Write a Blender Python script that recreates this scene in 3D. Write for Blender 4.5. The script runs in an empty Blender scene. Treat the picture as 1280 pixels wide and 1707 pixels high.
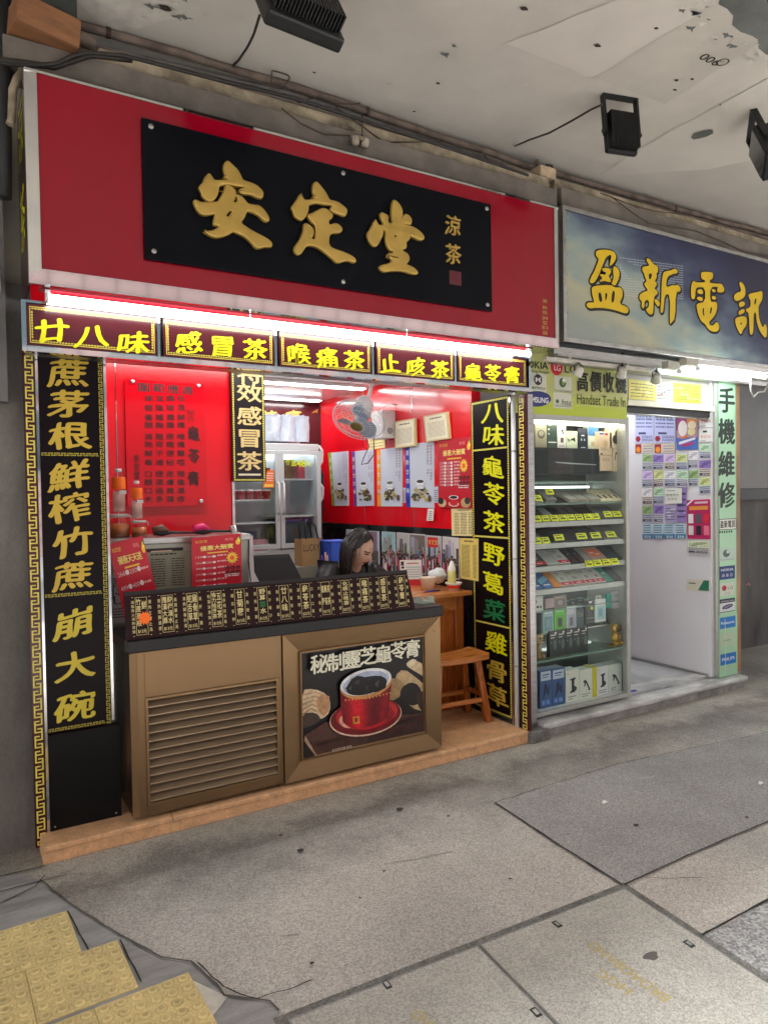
import bpy, bmesh, math, random
from math import pi, sin, cos, radians, sqrt, atan2
from mathutils import Vector, Matrix, Euler, noise
random.seed(7)
SC = bpy.context.scene
COL = SC.collection

# ------------------------------------------------------------------ camera
CAM = (0.0, 0.0, 1.6); FPX = 1183.0
YAW, PITCH, ROLL = radians(30.72), radians(-1.254), radians(0.9314)
_f = Vector((sin(YAW)*cos(PITCH), cos(YAW)*cos(PITCH), sin(PITCH)))
_r0 = Vector((cos(YAW), -sin(YAW), 0)); _d0 = _f.cross(_r0)
_r = cos(ROLL)*_r0 + sin(ROLL)*_d0
_d = -sin(ROLL)*_r0 + cos(ROLL)*_d0
cd = bpy.data.cameras.new('camera'); cam = bpy.data.objects.new('camera', cd); COL.objects.link(cam)
cam.matrix_world = Matrix(((_r.x, -_d.x, -_f.x, 0), (_r.y, -_d.y, -_f.y, 0), (_r.z, -_d.z, -_f.z, 1.6), (0, 0, 0, 1)))
cd.sensor_fit = 'VERTICAL'; cd.sensor_height = 36.0; cd.lens = FPX/1707*36.0
cd.clip_start = 0.05; cd.clip_end = 500
SC.camera = cam

def ray(px, py):
    return _r*((px-640)/FPX) + _d*((py-853.5)/FPX) + _f
def fp(px, py, Y):            # photo point on a front-facing plane at depth Y -> (X, Z)
    w = ray(px, py); k = Y/w.y; return (w.x*k, w.z*k+1.6)
def wp(px, py, X):            # on a side wall at X -> (Y, Z)
    w = ray(px, py); k = X/w.x; return (w.y*k, w.z*k+1.6)
def gp(px, py, Z=0.0):        # on a level surface -> (X, Y)
    w = ray(px, py); k = (Z-1.6)/w.z; return (w.x*k, w.y*k)

# ------------------------------------------------------------------ world, sun, exposure
W = bpy.data.worlds.new('World'); SC.world = W; W.use_nodes = True
nt = W.node_tree; nt.nodes.clear()
sk = nt.nodes.new('ShaderNodeTexSky'); sk.sky_type = 'NISHITA'; sk.sun_disc = False
SUN_EL, SUN_ROT = radians(58), radians(200)
sk.sun_elevation = SUN_EL; sk.sun_rotation = SUN_ROT; sk.dust_density = 4.0; sk.air_density = 1.2; sk.ozone_density = 1.0
hs = nt.nodes.new('ShaderNodeHueSaturation'); hs.inputs['Saturation'].default_value = 0.3
bg = nt.nodes.new('ShaderNodeBackground'); bg.inputs['Strength'].default_value = 0.15
wo = nt.nodes.new('ShaderNodeOutputWorld')
nt.links.new(sk.outputs[0], hs.inputs['Color']); nt.links.new(hs.outputs[0], bg.inputs[0]); nt.links.new(bg.outputs[0], wo.inputs[0])
sl = bpy.data.lights.new('sun', 'SUN'); sl.energy = 1.5; sl.angle = radians(28); sl.color = (1, .985, .96)
so = bpy.data.objects.new('sun', sl); COL.objects.link(so)
# the sun stands behind the photographer, above the street
so.rotation_euler = (radians(90)-SUN_EL, 0, radians(-20)); so.location = (0, -5, 12)
SC.view_settings.view_transform = 'Standard'; SC.view_settings.look = 'None'
SC.view_settings.exposure = 2.65; SC.view_settings.gamma = 1.0
SC.render.engine = 'CYCLES'
SC.cycles.max_bounces = 8; SC.cycles.diffuse_bounces = 4; SC.cycles.glossy_bounces = 4; SC.cycles.transparent_max_bounces = 12
SC.cycles.sample_clamp_indirect = 6.0; SC.cycles.use_denoising = True; SC.cycles.caustics_reflective = False; SC.cycles.caustics_refractive = False
TUBE = 3.6        # emission of the lit fluorescent tubes

# ------------------------------------------------------------------ materials
def lin(v):
    v /= 255.0
    return v/12.92 if v <= .04045 else ((v+.055)/1.055)**2.4
def S(r, g, b): return (lin(r), lin(g), lin(b))
MATS = {}
def M(name, c, r=.5, metal=0, var=0, vs=5, bump=0, bs=40, c2=None, spec=.5, em=0, coat=0, speck=0, ss=260, st=(1, 1, 1), alpha=1.0, sss=0, det=6):
    if name in MATS: return MATS[name]
    m = bpy.data.materials.new(name); m.use_nodes = True; MATS[name] = m
    t = m.node_tree; N = t.nodes; L = t.links; p = N['Principled BSDF']
    p.inputs['Roughness'].default_value = r; p.inputs['Metallic'].default_value = metal
    p.inputs['Specular IOR Level'].default_value = spec; p.inputs['Coat Weight'].default_value = coat
    p.inputs['Coat Roughness'].default_value = .08
    p.inputs['Base Color'].default_value = (*c, 1)
    if alpha < 1: p.inputs['Alpha'].default_value = alpha
    if sss: p.inputs['Subsurface Weight'].default_value = sss; p.inputs['Subsurface Scale'].default_value = .01
    if em:
        p.inputs['Emission Color'].default_value = (*c, 1); p.inputs['Emission Strength'].default_value = em
    if var or bump or speck:
        tc = N.new('ShaderNodeTexCoord'); mp = N.new('ShaderNodeMapping'); mp.inputs['Scale'].default_value = st
        L.new(tc.outputs['Object'], mp.inputs[0])
    out = None
    if var:
        n = N.new('ShaderNodeTexNoise'); n.inputs['Scale'].default_value = vs; n.inputs['Detail'].default_value = det; n.inputs['Roughness'].default_value = .62
        L.new(mp.outputs[0], n.inputs['Vector'])
        rp = N.new('ShaderNodeValToRGB'); e = rp.color_ramp.elements
        a = tuple(x*(1-var) for x in c) if c2 is None else c2
        b = tuple(min(1, x*(1+var*.7)) for x in c)
        e[0].position = .3; e[1].position = .68; e[0].color = (*a, 1); e[1].color = (*b, 1)
        L.new(n.outputs['Fac'], rp.inputs[0]); out = rp.outputs[0]
        mr = N.new('ShaderNodeMapRange'); mr.inputs[3].default_value = max(.02, r-.08); mr.inputs[4].default_value = min(1, r+.12)
        L.new(n.outputs['Fac'], mr.inputs[0]); L.new(mr.outputs[0], p.inputs['Roughness'])
    if speck:
        v = N.new('ShaderNodeTexVoronoi'); v.inputs['Scale'].default_value = ss; L.new(mp.outputs[0], v.inputs['Vector'])
        sp = N.new('ShaderNodeSeparateColor'); L.new(v.outputs['Color'], sp.inputs[0])
        m2 = N.new('ShaderNodeMapRange'); m2.inputs[3].default_value = 1-speck; m2.inputs[4].default_value = 1+speck
        L.new(sp.outputs[0], m2.inputs[0])
        mx = N.new('ShaderNodeMix'); mx.data_type = 'RGBA'; mx.blend_type = 'MULTIPLY'; mx.inputs[0].default_value = 1
        if out: L.new(out, mx.inputs[6])
        else: mx.inputs[6].default_value = (*c, 1)
        L.new(m2.outputs[0], mx.inputs[7]); out = mx.outputs[2]
    if out: L.new(out, p.inputs['Base Color'])
    if bump:
        n2 = N.new('ShaderNodeTexNoise'); n2.inputs['Scale'].default_value = bs; n2.inputs['Detail'].default_value = 5
        L.new(mp.outputs[0], n2.inputs['Vector'])
        bp = N.new('ShaderNodeBump'); bp.inputs['Strength'].default_value = bump; bp.inputs['Distance'].default_value = .01
        L.new(n2.outputs['Fac'], bp.inputs['Height']); L.new(bp.outputs[0], p.inputs['Normal'])
    return m
def glass(name, tint=(.93, .97, .96), refl=.12):
    if name in MATS: return MATS[name]
    m = bpy.data.materials.new(name); m.use_nodes = True; MATS[name] = m
    t = m.node_tree; t.nodes.clear()
    o = t.nodes.new('ShaderNodeOutputMaterial'); mx = t.nodes.new('ShaderNodeMixShader')
    tr = t.nodes.new('ShaderNodeBsdfTransparent'); tr.inputs[0].default_value = (*tint, 1)
    gl = t.nodes.new('ShaderNodeBsdfGlossy'); gl.inputs['Roughness'].default_value = .02
    lw = t.nodes.new('ShaderNodeLayerWeight'); lw.inputs[0].default_value = .3
    mr = t.nodes.new('ShaderNodeMapRange'); mr.inputs[3].default_value = refl*.3; mr.inputs[4].default_value = refl*2.2
    t.links.new(lw.outputs['Fresnel'], mr.inputs[0]); t.links.new(mr.outputs[0], mx.inputs[0])
    t.links.new(tr.outputs[0], mx.inputs[1]); t.links.new(gl.outputs[0], mx.inputs[2]); t.links.new(mx.outputs[0], o.inputs[0])
    return m
def flat(r, g, b, rough=.55):  # printed ink / plain paper colour, cached by value
    return M('ink_%d_%d_%d' % (r, g, b), S(r, g, b), rough)

CHROME = M('polished steel', (.66, .66, .66), .05, 1, bump=.015, bs=5)
STEEL = M('brushed steel', (.5, .5, .49), .32, 1, var=.25, vs=12, st=(1, 1, 8))
ALU = M('aluminium frame', S(176, 178, 174), .4, .35, var=.1, vs=14)
BRONZE = M('bronze sheet', S(140, 113, 82), .3, .72, var=.07, vs=1.6, bump=.012, bs=4)
BRONZE2 = M('bronze bevel', S(146, 119, 86), .28, .72, var=.07, vs=1.6, bump=.012, bs=4)
REDAC = M('red acrylic', S(148, 3, 32), .12, spec=.45, var=.12, vs=2.4, st=(1, 1, .35), bump=.012, bs=2)
REDWALL = M('red lacquer', S(226, 10, 30), .2, coat=.3, var=.05, vs=3)
BLACKAC = M('black acrylic', S(8, 11, 18), .35, spec=.12)
BLACK = M('black paint', S(18, 18, 20), .4, var=.2, vs=10)
BLKGLOSS = M('black granite', S(12, 12, 16), .22, spec=.3, speck=.5, ss=400)
MAROON = M('maroon acrylic', S(70, 18, 26), .18, coat=.15)
DARKBROWN = M('dark brown print', S(48, 24, 22), .4)
GOLD = M('gold leaf', S(196, 164, 84), .38, .5, var=.12, vs=10)
GOLDP = M('gold print', S(206, 176, 60), .45)
YEL = M('yellow vinyl', S(226, 226, 16), .4)
YELB = M('yellow border', S(196, 182, 70), .45)
GRN = M('green vinyl', S(18, 120, 66), .45)
WHITE = M('white plastic', S(228, 230, 232), .38, var=.05, vs=6)
PAPER = M('white paper', S(232, 232, 228), .75)
PINK = M('tongs pink', S(232, 40, 120), .35)
CREAM = M('cream paper', S(236, 220, 160), .75, var=.06, vs=9)
WOOD = M('varnished wood', S(180, 100, 42), .24, coat=.35, var=.28, vs=5, st=(9, 9, 1.0))
WOODH = M('varnished wood flat', S(196, 122, 58), .26, coat=.3, var=.14, vs=5, st=(1.0, 9, 9))
STONE = M('orange stone tile', S(224, 178, 134), .34, var=.2, vs=16, speck=.1, ss=120)
PLASTER = M('canopy plaster', S(210, 206, 198), .85, var=.14, vs=1.1, bump=.35, bs=6, det=9)
WALLG = M('dirty grey wall', S(112, 110, 106), .8, var=.5, vs=2.6, bump=.4, bs=16, st=(1, 1, .45), speck=.08, ss=160)
TUBEM = M('lit tube', (1.0, .98, .95), .5, em=TUBE)
BLKPL = M('black plastic', S(22, 22, 24), .38, var=.15, vs=20)
DIRTPIPE = M('dirty pipe paint', S(126, 112, 102), .7, var=.5, vs=6, bump=.3, bs=40, c2=S(66, 54, 46))
BEIGEP = M('old beige paint', S(176, 164, 140), .7, var=.45, vs=7, bump=.25, bs=30, c2=S(92, 82, 68))
GREYP = M('old grey paint', S(120, 114, 106), .7, var=.35, vs=6, bump=.2, bs=30)

# ------------------------------------------------------------------ object helpers
def clean(x): return x
def tag(o, label=None, cat=None, group=None, kind=None):
    if label: o['label'] = label
    if cat: o['category'] = cat
    if group: o['group'] = group
    if kind: o['kind'] = kind
    return o
def T(name, label, cat, group=None, loc=(0, 0, 0), rot=(0, 0, 0)):
    o = bpy.data.objects.new(name, None); COL.objects.link(o); o.empty_display_size = .05
    o.location = loc; o.rotation_euler = rot
    return tag(o, label, cat, group)
def dup(root, loc, label=None, rot=None):
    def cp(o, par):
        c = o.copy(); COL.objects.link(c); c.parent = par
        for ch in o.children: cp(ch, c)
        return c
    r = cp(root, None); r.location = loc
    if rot: r.rotation_euler = rot
    if label: r['label'] = label
    return r
class MB:
    def __init__(s): s.v = []; s.f = []; s.m = []; s.sm = []
    def add(s, vs, fs, m=0, sm=False):
        b = len(s.v); s.v += [tuple(v) for v in vs]
        for f in fs: s.f.append([i+b for i in f]); s.m.append(m); s.sm.append(sm)
        return s
    def box(s, x0, x1, y0, y1, z0, z1, m=0):
        v = [(x, y, z) for z in (z0, z1) for y in (y0, y1) for x in (x0, x1)]
        return s.add(v, [(0, 2, 3, 1), (4, 5, 7, 6), (0, 1, 5, 4), (2, 6, 7, 3), (0, 4, 6, 2), (1, 3, 7, 5)], m)
    def obox(s, c, ax, ay, az, m=0):    # oriented box: centre and half-axes
        c, ax, ay, az = map(Vector, (c, ax, ay, az))
        v = [c+ax*i+ay*j+az*k for k in (-1, 1) for j in (-1, 1) for i in (-1, 1)]
        return s.add(v, [(0, 2, 3, 1), (4, 5, 7, 6), (0, 1, 5, 4), (2, 6, 7, 3), (0, 4, 6, 2), (1, 3, 7, 5)], m)
    def quad(s, a, b, c, d, m=0): return s.add([a, b, c, d], [(0, 1, 2, 3)], m)
    def prism(s, pts, h0, h1, m=0, ax='z'):   # polygon extruded along an axis
        n = len(pts)
        def P(p, h): return (p[0], p[1], h) if ax == 'z' else ((p[0], h, p[1]) if ax == 'y' else (h, p[0], p[1]))
        v = [P(p, h0) for p in pts]+[P(p, h1) for p in pts]
        return s.add(v, [list(range(n))[::-1], list(range(n, 2*n))]+[(i, (i+1) % n, (i+1) % n+n, i+n) for i in range(n)], m)
    def tube(s, path, r, n=10, m=0, cap=True):
        P = [Vector(p) for p in path]; k = len(P); R = r if isinstance(r, (list, tuple)) else [r]*k
        vs = []; up = None
        for i in range(k):
            t = (P[min(i+1, k-1)]-P[max(i-1, 0)]).normalized()
            if up is None:
                up = Vector((0, 0, 1)) if abs(t.z) < .9 else Vector((1, 0, 0))
            a = t.cross(up).normalized(); up = a.cross(t).normalized()
            vs += [P[i]+(a*cos(2*pi*j/n)+up*sin(2*pi*j/n))*R[i] for j in range(n)]
        fs = [(i*n+j, i*n+(j+1) % n, (i+1)*n+(j+1) % n, (i+1)*n+j) for i in range(k-1) for j in range(n)]
        s.add(vs, fs, m, True)
        if cap:
            s.add(vs[:n], [list(range(n))[::-1]], m); s.add(vs[-n:], [list(range(n))], m)
        return s
    def lathe(s, prof, c=(0, 0, 0), n=24, m=0, axis=None, sm=True):
        q = Vector((0, 0, 1)).rotation_difference(Vector(axis).normalized()) if axis else None
        vs = []
        for r, z in prof:
            for j in range(n):
                p = Vector((r*cos(2*pi*j/n), r*sin(2*pi*j/n), z))
                if q: p = q @ p
                vs.append(p+Vector(c))
        fs = [(i*n+j, i*n+(j+1) % n, (i+1)*n+(j+1) % n, (i+1)*n+j) for i in range(len(prof)-1) for j in range(n)]
        return s.add(vs, fs, m, sm)
    def ball(s, c, rx, ry=None, rz=None, n=16, k=10, m=0):
        ry = ry or rx; rz = rz or rx
        vs = [(c[0]+rx*sin(pi*i/k)*cos(2*pi*j/n), c[1]+ry*sin(pi*i/k)*sin(2*pi*j/n), c[2]+rz*cos(pi*i/k)) for i in range(k+1) for j in range(n)]
        fs = [(i*n+j, (i+1)*n+j, (i+1)*n+(j+1) % n, i*n+(j+1) % n) for i in range(k) for j in range(n)]
        return s.add(vs, fs, m, True)
    def build(s, name, mats, parent=None, loc=None, rot=None, bevel=0, seg=2, label=None):
        me = bpy.data.meshes.new(name); me.from_pydata(s.v, [], s.f)
        for m in (mats if isinstance(mats, (list, tuple)) else [mats]): me.materials.append(m)
        me.polygons.foreach_set('material_index', s.m); me.polygons.foreach_set('use_smooth', s.sm)
        bm = bmesh.new(); bm.from_mesh(me); bmesh.ops.remove_doubles(bm, verts=bm.verts, dist=1e-6)
        bmesh.ops.recalc_face_normals(bm, faces=bm.faces); bm.to_mesh(me); bm.free()
        me.update()
        o = bpy.data.objects.new(name, me); COL.objects.link(o)
        if parent: o.parent = parent
        if loc: o.location = loc
        if rot: o.rotation_euler = rot
        if bevel:
            b = o.modifiers.new('bevel', 'BEVEL'); b.width = bevel; b.segments = seg; b.limit_method = 'ANGLE'; b.angle_limit = radians(50)
            b.harden_normals = False
        if label: o['label'] = label
        return o

# ------------------------------------------------------------------ lettering
_tc = bpy.data.curves.new('lettering_source', 'FONT'); _to = bpy.data.objects.new('lettering_source', _tc); COL.objects.link(_to)
_GL = {}
def glyph(st):
    """contours of a piece of text at em size 1, outer contours counter-clockwise"""
    if st in _GL: return _GL[st]
    _tc.body = st; dg = bpy.context.evaluated_depsgraph_get(); dg.update()
    cu = _to.to_curve(dg); res = []
    for sp in cu.splines:
        bp = sp.bezier_points; n = len(bp); c = []
        for i in range(n):
            a, b = bp[i], bp[(i+1) % n]
            p0, p1, p2, p3 = a.co, a.handle_right, b.handle_left, b.co
            ln = (p3-p0).length
            straight = abs((p1-p0).cross(p3-p0).z)+abs((p2-p0).cross(p3-p0).z) < 2e-3*ln*ln+1e-7
            k = 1 if straight else (4 if ln > .12 else 2)
            for j in range(k):
                t = j/k; u = 1-t
                q = p0*(u**3)+p1*(3*u*u*t)+p2*(3*u*t*t)+p3*(t**3); c.append((q.x, q.y))
        if len(c) > 2: res.append(c)
    _to.to_curve_clear()
    def area(c): return sum(c[i-1][0]*c[i][1]-c[i][0]*c[i-1][1] for i in range(len(c)))/2
    if res:
        big = max(res, key=lambda c: abs(area(c)))
        if area(big) < 0: res = [c[::-1] for c in res]
    _GL[st] = res
    return res
def resample(c, ds):
    o = []
    n = len(c)
    for i in range(n):
        a, b = c[i], c[(i+1) % n]; d = math.hypot(b[0]-a[0], b[1]-a[1]); k = max(1, int(d/ds+.5))
        o += [(a[0]+(b[0]-a[0])*j/k, a[1]+(b[1]-a[1])*j/k) for j in range(k)]
    return o
def grow(c, fn):
    n = len(c); o = []
    for i in range(n):
        a, p, b = c[i-1], c[i], c[(i+1) % n]
        tx, ty = b[0]-a[0], b[1]-a[1]; l = math.hypot(tx, ty) or 1e-9
        nx, ny = ty/l, -tx/l; d = fn(p, nx, ny); o.append((p[0]+nx*d, p[1]+ny*d))
    return o
def bold(cs, b): return [grow(c, lambda p, nx, ny: b) for c in cs] if b else cs
def brushed(cs, b=.02, slant=.13, seed=0, rough=1.0):
    """turns plain strokes into brush strokes: uneven weight, rising horizontals, soft ends"""
    o = []
    for c in cs:
        c = resample(c, .03)
        def fn(p, nx, ny):
            w = noise.noise(Vector((p[0]*3.2+seed*7.1, p[1]*3.2, seed*1.7)))
            h = noise.noise(Vector((p[0]*9+seed*3.3, p[1]*9, 4.2+seed)))
            return min(b, .008)*(.3+abs(nx)) + rough*(.011*w+.006*h)
        c = grow(c, fn)
        c = [(c[i-1][0]*.2+c[i][0]*.6+c[(i+1) % len(c)][0]*.2, c[i-1][1]*.2+c[i][1]*.6+c[(i+1) % len(c)][1]*.2) for i in range(len(c))]
        r = []
        for x, y in c:
            u, v = x-.5, y-.36
            y2 = v + slant*u - .10*u*u + .03*sin(5*u+seed) ; x2 = u*(1-.10*v) + .03*sin(4*v+seed*2)
            r.append((x2+.5, y2+.36))
        o.append(r)
    return o
def fill(cs, ext=0, bev=0, res=1, off=0):
    """closed outlines -> filled mesh data (verts, faces), in the xy plane"""
    cu = bpy.data.curves.new('outline', 'CURVE'); cu.dimensions = '2D'; cu.fill_mode = 'BOTH'
    cu.offset = off; cu.extrude = ext; cu.bevel_depth = bev; cu.bevel_resolution = res
    for c in cs:
        sp = cu.splines.new('POLY'); sp.points.add(len(c)-1)
        sp.points.foreach_set('co', [q for p in c for q in (p[0], p[1], 0, 1)]); sp.use_cyclic_u = True
    ob = bpy.data.objects.new('outline', cu)
    me = bpy.data.meshes.new_from_object(ob)
    vs = [tuple(v.co) for v in me.vertices]; fs = [tuple(p.vertices) for p in me.polygons]
    bpy.data.objects.remove(ob); bpy.data.curves.remove(cu); bpy.data.meshes.remove(me)
    return vs, fs
def cells(st, pos, sx, sy=None, b=0, brush=None, rot=0, lean=0):
    """one full-width character per position (centres)"""
    sy = sy or sx; o = []; ca, sa = cos(rot), sin(rot)
    for i, (ch, (x, y)) in enumerate(zip(st, pos)):
        if ch == ' ': continue
        g = glyph(ch)
        g = brushed(g, b=b, seed=(ord(ch) % 97)*.37+i, slant=brush if brush is not True else .13) if brush is not None and brush is not False else bold(g, b)
        w = .5 if ord(ch) > 0x2000 else (max(p[0] for c in g for p in c)+min(p[0] for c in g for p in c))/2
        for c in g:
            q = [((px-w)*sx+(py-.36)*lean*sy, (py-.36)*sy) for px, py in c]
            o.append([(x+u*ca-v*sa, y+u*sa+v*ca) for u, v in q])
    return o
def hline(st, x, y, h, w=None, anchor='l', b=0, rot=0, pitch=None):
    """a line of text: x,y = left (or centre) point of its mid height"""
    g = bold(glyph(st), b); x0 = min(p[0] for c in g for p in c); x1 = max(p[0] for c in g for p in c)
    sx = h if w is None else w/(x1-x0)
    off = x0 if anchor == 'l' else ((x0+x1)/2 if anchor == 'c' else x1)
    ca, sa = cos(rot), sin(rot); o = []
    for c in g:
        q = [((px-off)*sx, (py-.36)*h) for px, py in c]; o.append([(x+u*ca-v*sa, y+u*sa+v*ca) for u, v in q])
    return o
def vline(st, x, y0, y1, sx, sy=None, b=0, brush=None):
    n = len(st); return cells(st, [(x, y0+(y1-y0)*(i+.5)/n) for i in range(n)], sx, sy or abs(y1-y0)/n*.95, b, brush)
class Art:
    """printed matter: thin layers of ink laid one above the other on a panel (local xy, z towards the viewer)"""
    def __init__(s, z=.0006, dz=.00016): s.mb = MB(); s.mats = []; s.z = z; s.dz = dz
    def mi(s, m):
        if m not in s.mats: s.mats.append(m)
        return s.mats.index(m)
    def up(s): s.z += s.dz
    def poly(s, m, pts): s.mb.add([(p[0], p[1], s.z) for p in pts], [list(range(len(pts)))], s.mi(m)); s.up(); return s
    def polys(s, m, L):
        for pts in L: s.mb.add([(p[0], p[1], s.z) for p in pts], [list(range(len(pts)))], s.mi(m))
        s.up(); return s
    def rect(s, m, x0, y0, x1, y1): return s.poly(m, [(x0, y0), (x1, y0), (x1, y1), (x0, y1)])
    def rects(s, m, L): return s.polys(m, [[(a, b), (c, b), (c, d), (a, d)] for a, b, c, d in L])
    def ell(s, m, x, y, rx, ry=None, n=24, a0=0, a1=2*pi):
        ry = ry or rx; return s.poly(m, [(x+rx*cos(a0+(a1-a0)*i/n), y+ry*sin(a0+(a1-a0)*i/n)) for i in range(n)])
    def star(s, m, x, y, r0, r1, n):
        return s.poly(m, [(x+(r1 if i % 2 else r0)*cos(pi*i/n), y+(r1 if i % 2 else r0)*sin(pi*i/n)) for i in range(2*n)])
    def text(s, m, cs, fat=0):
        if cs:
            v, f = fill(cs)
            for dx, dy in ([(0, 0)] if not fat else [(-fat, 0), (fat, 0), (0, fat*.6), (0, -fat*.6)]):
                s.mb.add([(a+dx, b+dy, s.z) for a, b, c in v], f, s.mi(m)); s.up()
        return s
    def lines(s, m, x0, y0, x1, y1, n, fillr=.45, ragged=.35, rnd=None):   # rows of small print
        rnd = rnd or random; L = []; h = (y1-y0)/n
        for i in range(n):
            y = y0+h*i+h*.3; x = x0
            while x < x1:
                w = min((x1-x0)*rnd.uniform(.06, .2), x1-x); L.append((x, y, x+w, y+h*fillr)); x += w+(x1-x0)*.03
                if rnd.random() < ragged*.25: break
        return s.rects(m, L)
    def build(s, name, parent, label=None): return s.mb.build(name, s.mats, parent, label=label)
class Pan:
    """a flat thing on a plane: root Empty at its lower left corner, local x right, y up, z to the viewer"""
    def __init__(s, name, label, cat, ax, val, px, py, group=None, z=None):
        s.ax, s.val = ax, val
        if ax == 'Y': s.ox, s.oz = fp(px, py, val); loc = (s.ox, val, s.oz); rot = (pi/2, 0, 0)
        else: s.ox, s.oz = wp(px, py, val); loc = (val, s.ox, s.oz); rot = (pi/2, 0, -pi/2)
        s.o = T(name, label, cat, group, loc, rot)
    def L(s, px, py):
        if s.ax == 'Y': a, b = fp(px, py, s.val); return (a-s.ox, b-s.oz)
        a, b = wp(px, py, s.val); return (s.ox-a, b-s.oz)
    def slab(s, name, mat, x0, y0, x1, y1, th=.006, z=0, bevel=0):
        return MB().box(x0, x1, y0, y1, z-th, z).build(name, mat, s.o, bevel=bevel)
def raised(name, mat, cs, parent, z=.0, ext=.004, bev=.0, res=2, fat=0, off=0):
    v, f = fill(cs, ext, bev, res, off); mb = MB()
    for k, (dx, dy) in enumerate([(0, 0)] if not fat else [(-fat, -.2*fat), (fat, .2*fat), (.3*fat, fat*.55), (-.3*fat, -fat*.55), (0, 0)]):
        mb.add([(a+dx, b+dy, c+z+ext+bev+k*.00012) for a, b, c in v], f)
    o = mb.build(name, mat, parent)
    if bev:
        for p in o.data.polygons: p.use_smooth = True
    return o
def rectpts(x0, y0, x1, y1): return [(x0, y0), (x1, y0), (x1, y1), (x0, y1)]
def frame_rects(x0, y0, x1, y1, t): return [(x0, y0, x1, y0+t), (x0, y1-t, x1, y1), (x0, y0+t, x0+t, y1-t), (x1-t, y0+t, x1, y1-t)]
def fret(w, length, vertical=True, t=.13):
    """greek key band as rectangles; returns list of (x0,y0,x1,y1)"""
    o = []; n = max(1, round(length/w)); p = length/n
    U = [(0, 0, 1, .17), (0, .17, .19, .62), (.19, .45, .64, .62), (.81, .17, 1, 1)]
    for i in range(n):
        for a, b, c, d in U:
            if i % 2: a, c = 1-c, 1-a
            if vertical: o.append((a*w, (i+b)*p, c*w, (i+d)*p))
            else: o.append(((i+b)*p, a*w, (i+d)*p, c*w))
    return o
def chain(x0, y0, x1, y1, t, step):    # beaded thin border round a rectangle
    o = []
    nx = int((x1-x0)/step); ny = int((y1-y0)/step)
    for i in range(nx):
        a = x0+(x1-x0)*(i+.1)/nx; b = x0+(x1-x0)*(i+.85)/nx
        o += [(a, y0, b, y0+t), (a, y1-t, b, y1)]
    for i in range(1, ny-1):
        a = y0+(y1-y0)*(i+.1)/ny; b = y0+(y1-y0)*(i+.85)/ny
        o += [(x0, a, x0+t, b), (x1-t, a, x1, b)]
    return o
# ================================================================== setting
def sheet(name, pts, z, mat, label=None):
    o = MB().add([(p[0], p[1], z) for p in pts], [list(range(len(pts)))]).build(name, mat)
    o['kind'] = 'structure'
    if label: o['label'] = label
    return o
G = lambda L, z=0: [gp(x, y, z) for x, y in L]
def ground_mat():
    m = M('worn concrete', S(188, 185, 180), .82, var=.16, vs=1.6, bump=.4, bs=110, speck=.30, ss=180, det=9)
    # dirt that has settled along the foot of the shops, and dark drips
    t = m.node_tree; N = t.nodes; L = t.links; p = N['Principled BSDF']
    src = p.inputs['Base Color'].links[0].from_socket
    tc = N.new('ShaderNodeTexCoord'); sp = N.new('ShaderNodeSeparateXYZ'); L.new(tc.outputs['Object'], sp.inputs[0])
    n = N.new('ShaderNodeTexNoise'); n.inputs['Scale'].default_value = 2.2; n.inputs['Detail'].default_value = 10; n.inputs['Roughness'].default_value = .78
    L.new(tc.outputs['Object'], n.inputs['Vector'])
    a = N.new('ShaderNodeMath'); a.operation = 'MULTIPLY_ADD'; a.inputs[1].default_value = 1.15; L.new(n.outputs[0], a.inputs[0]); L.new(sp.outputs[1], a.inputs[2])
    r = N.new('ShaderNodeValToRGB'); e = r.color_ramp.elements; e[0].position = 0; e[0].color = (1, 1, 1, 1)
    mr = N.new('ShaderNodeMapRange'); mr.inputs[1].default_value = 3.2; mr.inputs[2].default_value = 4.3; L.new(a.outputs[0], mr.inputs[0])
    L.new(mr.outputs[0], r.inputs[0])
    e[1].position = .46; e[1].color = (.46, .45, .45, 1)
    q = e.new(.62); q.color = (.84, .84, .80, 1); q = e.new(.95); q.color = (.45, .44, .42, 1)
    mx = N.new('ShaderNodeMix'); mx.data_type = 'RGBA'; mx.blend_type = 'MULTIPLY'; mx.inputs[0].default_value = 1
    L.new(src, mx.inputs[6]); L.new(r.outputs[0], mx.inputs[7])
    # broad paler and browner areas
    n3 = N.new('ShaderNodeTexNoise'); n3.inputs['Scale'].default_value = .9; n3.inputs['Detail'].default_value = 3; L.new(tc.outputs['Object'], n3.inputs['Vector'])
    r3 = N.new('ShaderNodeValToRGB'); e = r3.color_ramp.elements; e[0].position = .35; e[0].color = (.86, .87, .87, 1); e[1].position = .65; e[1].color = (1.05, 1.02, 1.0, 1)
    L.new(n3.outputs[0], r3.inputs[0])
    m3 = N.new('ShaderNodeMix'); m3.data_type = 'RGBA'; m3.blend_type = 'MULTIPLY'; m3.inputs[0].default_value = 1
    L.new(mx.outputs[2], m3.inputs[6]); L.new(r3.outputs[0], m3.inputs[7]); L.new(m3.outputs[2], p.inputs['Base Color'])
    return m
CONC = ground_mat()
ASPH = M('grey asphalt', S(156, 155, 154), .85, var=.16, vs=2.5, bump=.45, bs=110, speck=.32, ss=190, det=9)
ASPH2 = M('coarse asphalt', S(150, 151, 152), .85, var=.15, vs=4, bump=.6, bs=70, speck=.5, ss=110)
SLATE = M('slate paving', S(152, 152, 152), .75, var=.3, vs=3, bump=.4, bs=24, st=(1, 5, 1), speck=.1, ss=150)
COVERM = M('cover concrete', S(180, 179, 172), .8, var=.18, vs=2.2, bump=.35, bs=100, speck=.26, ss=190)
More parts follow.
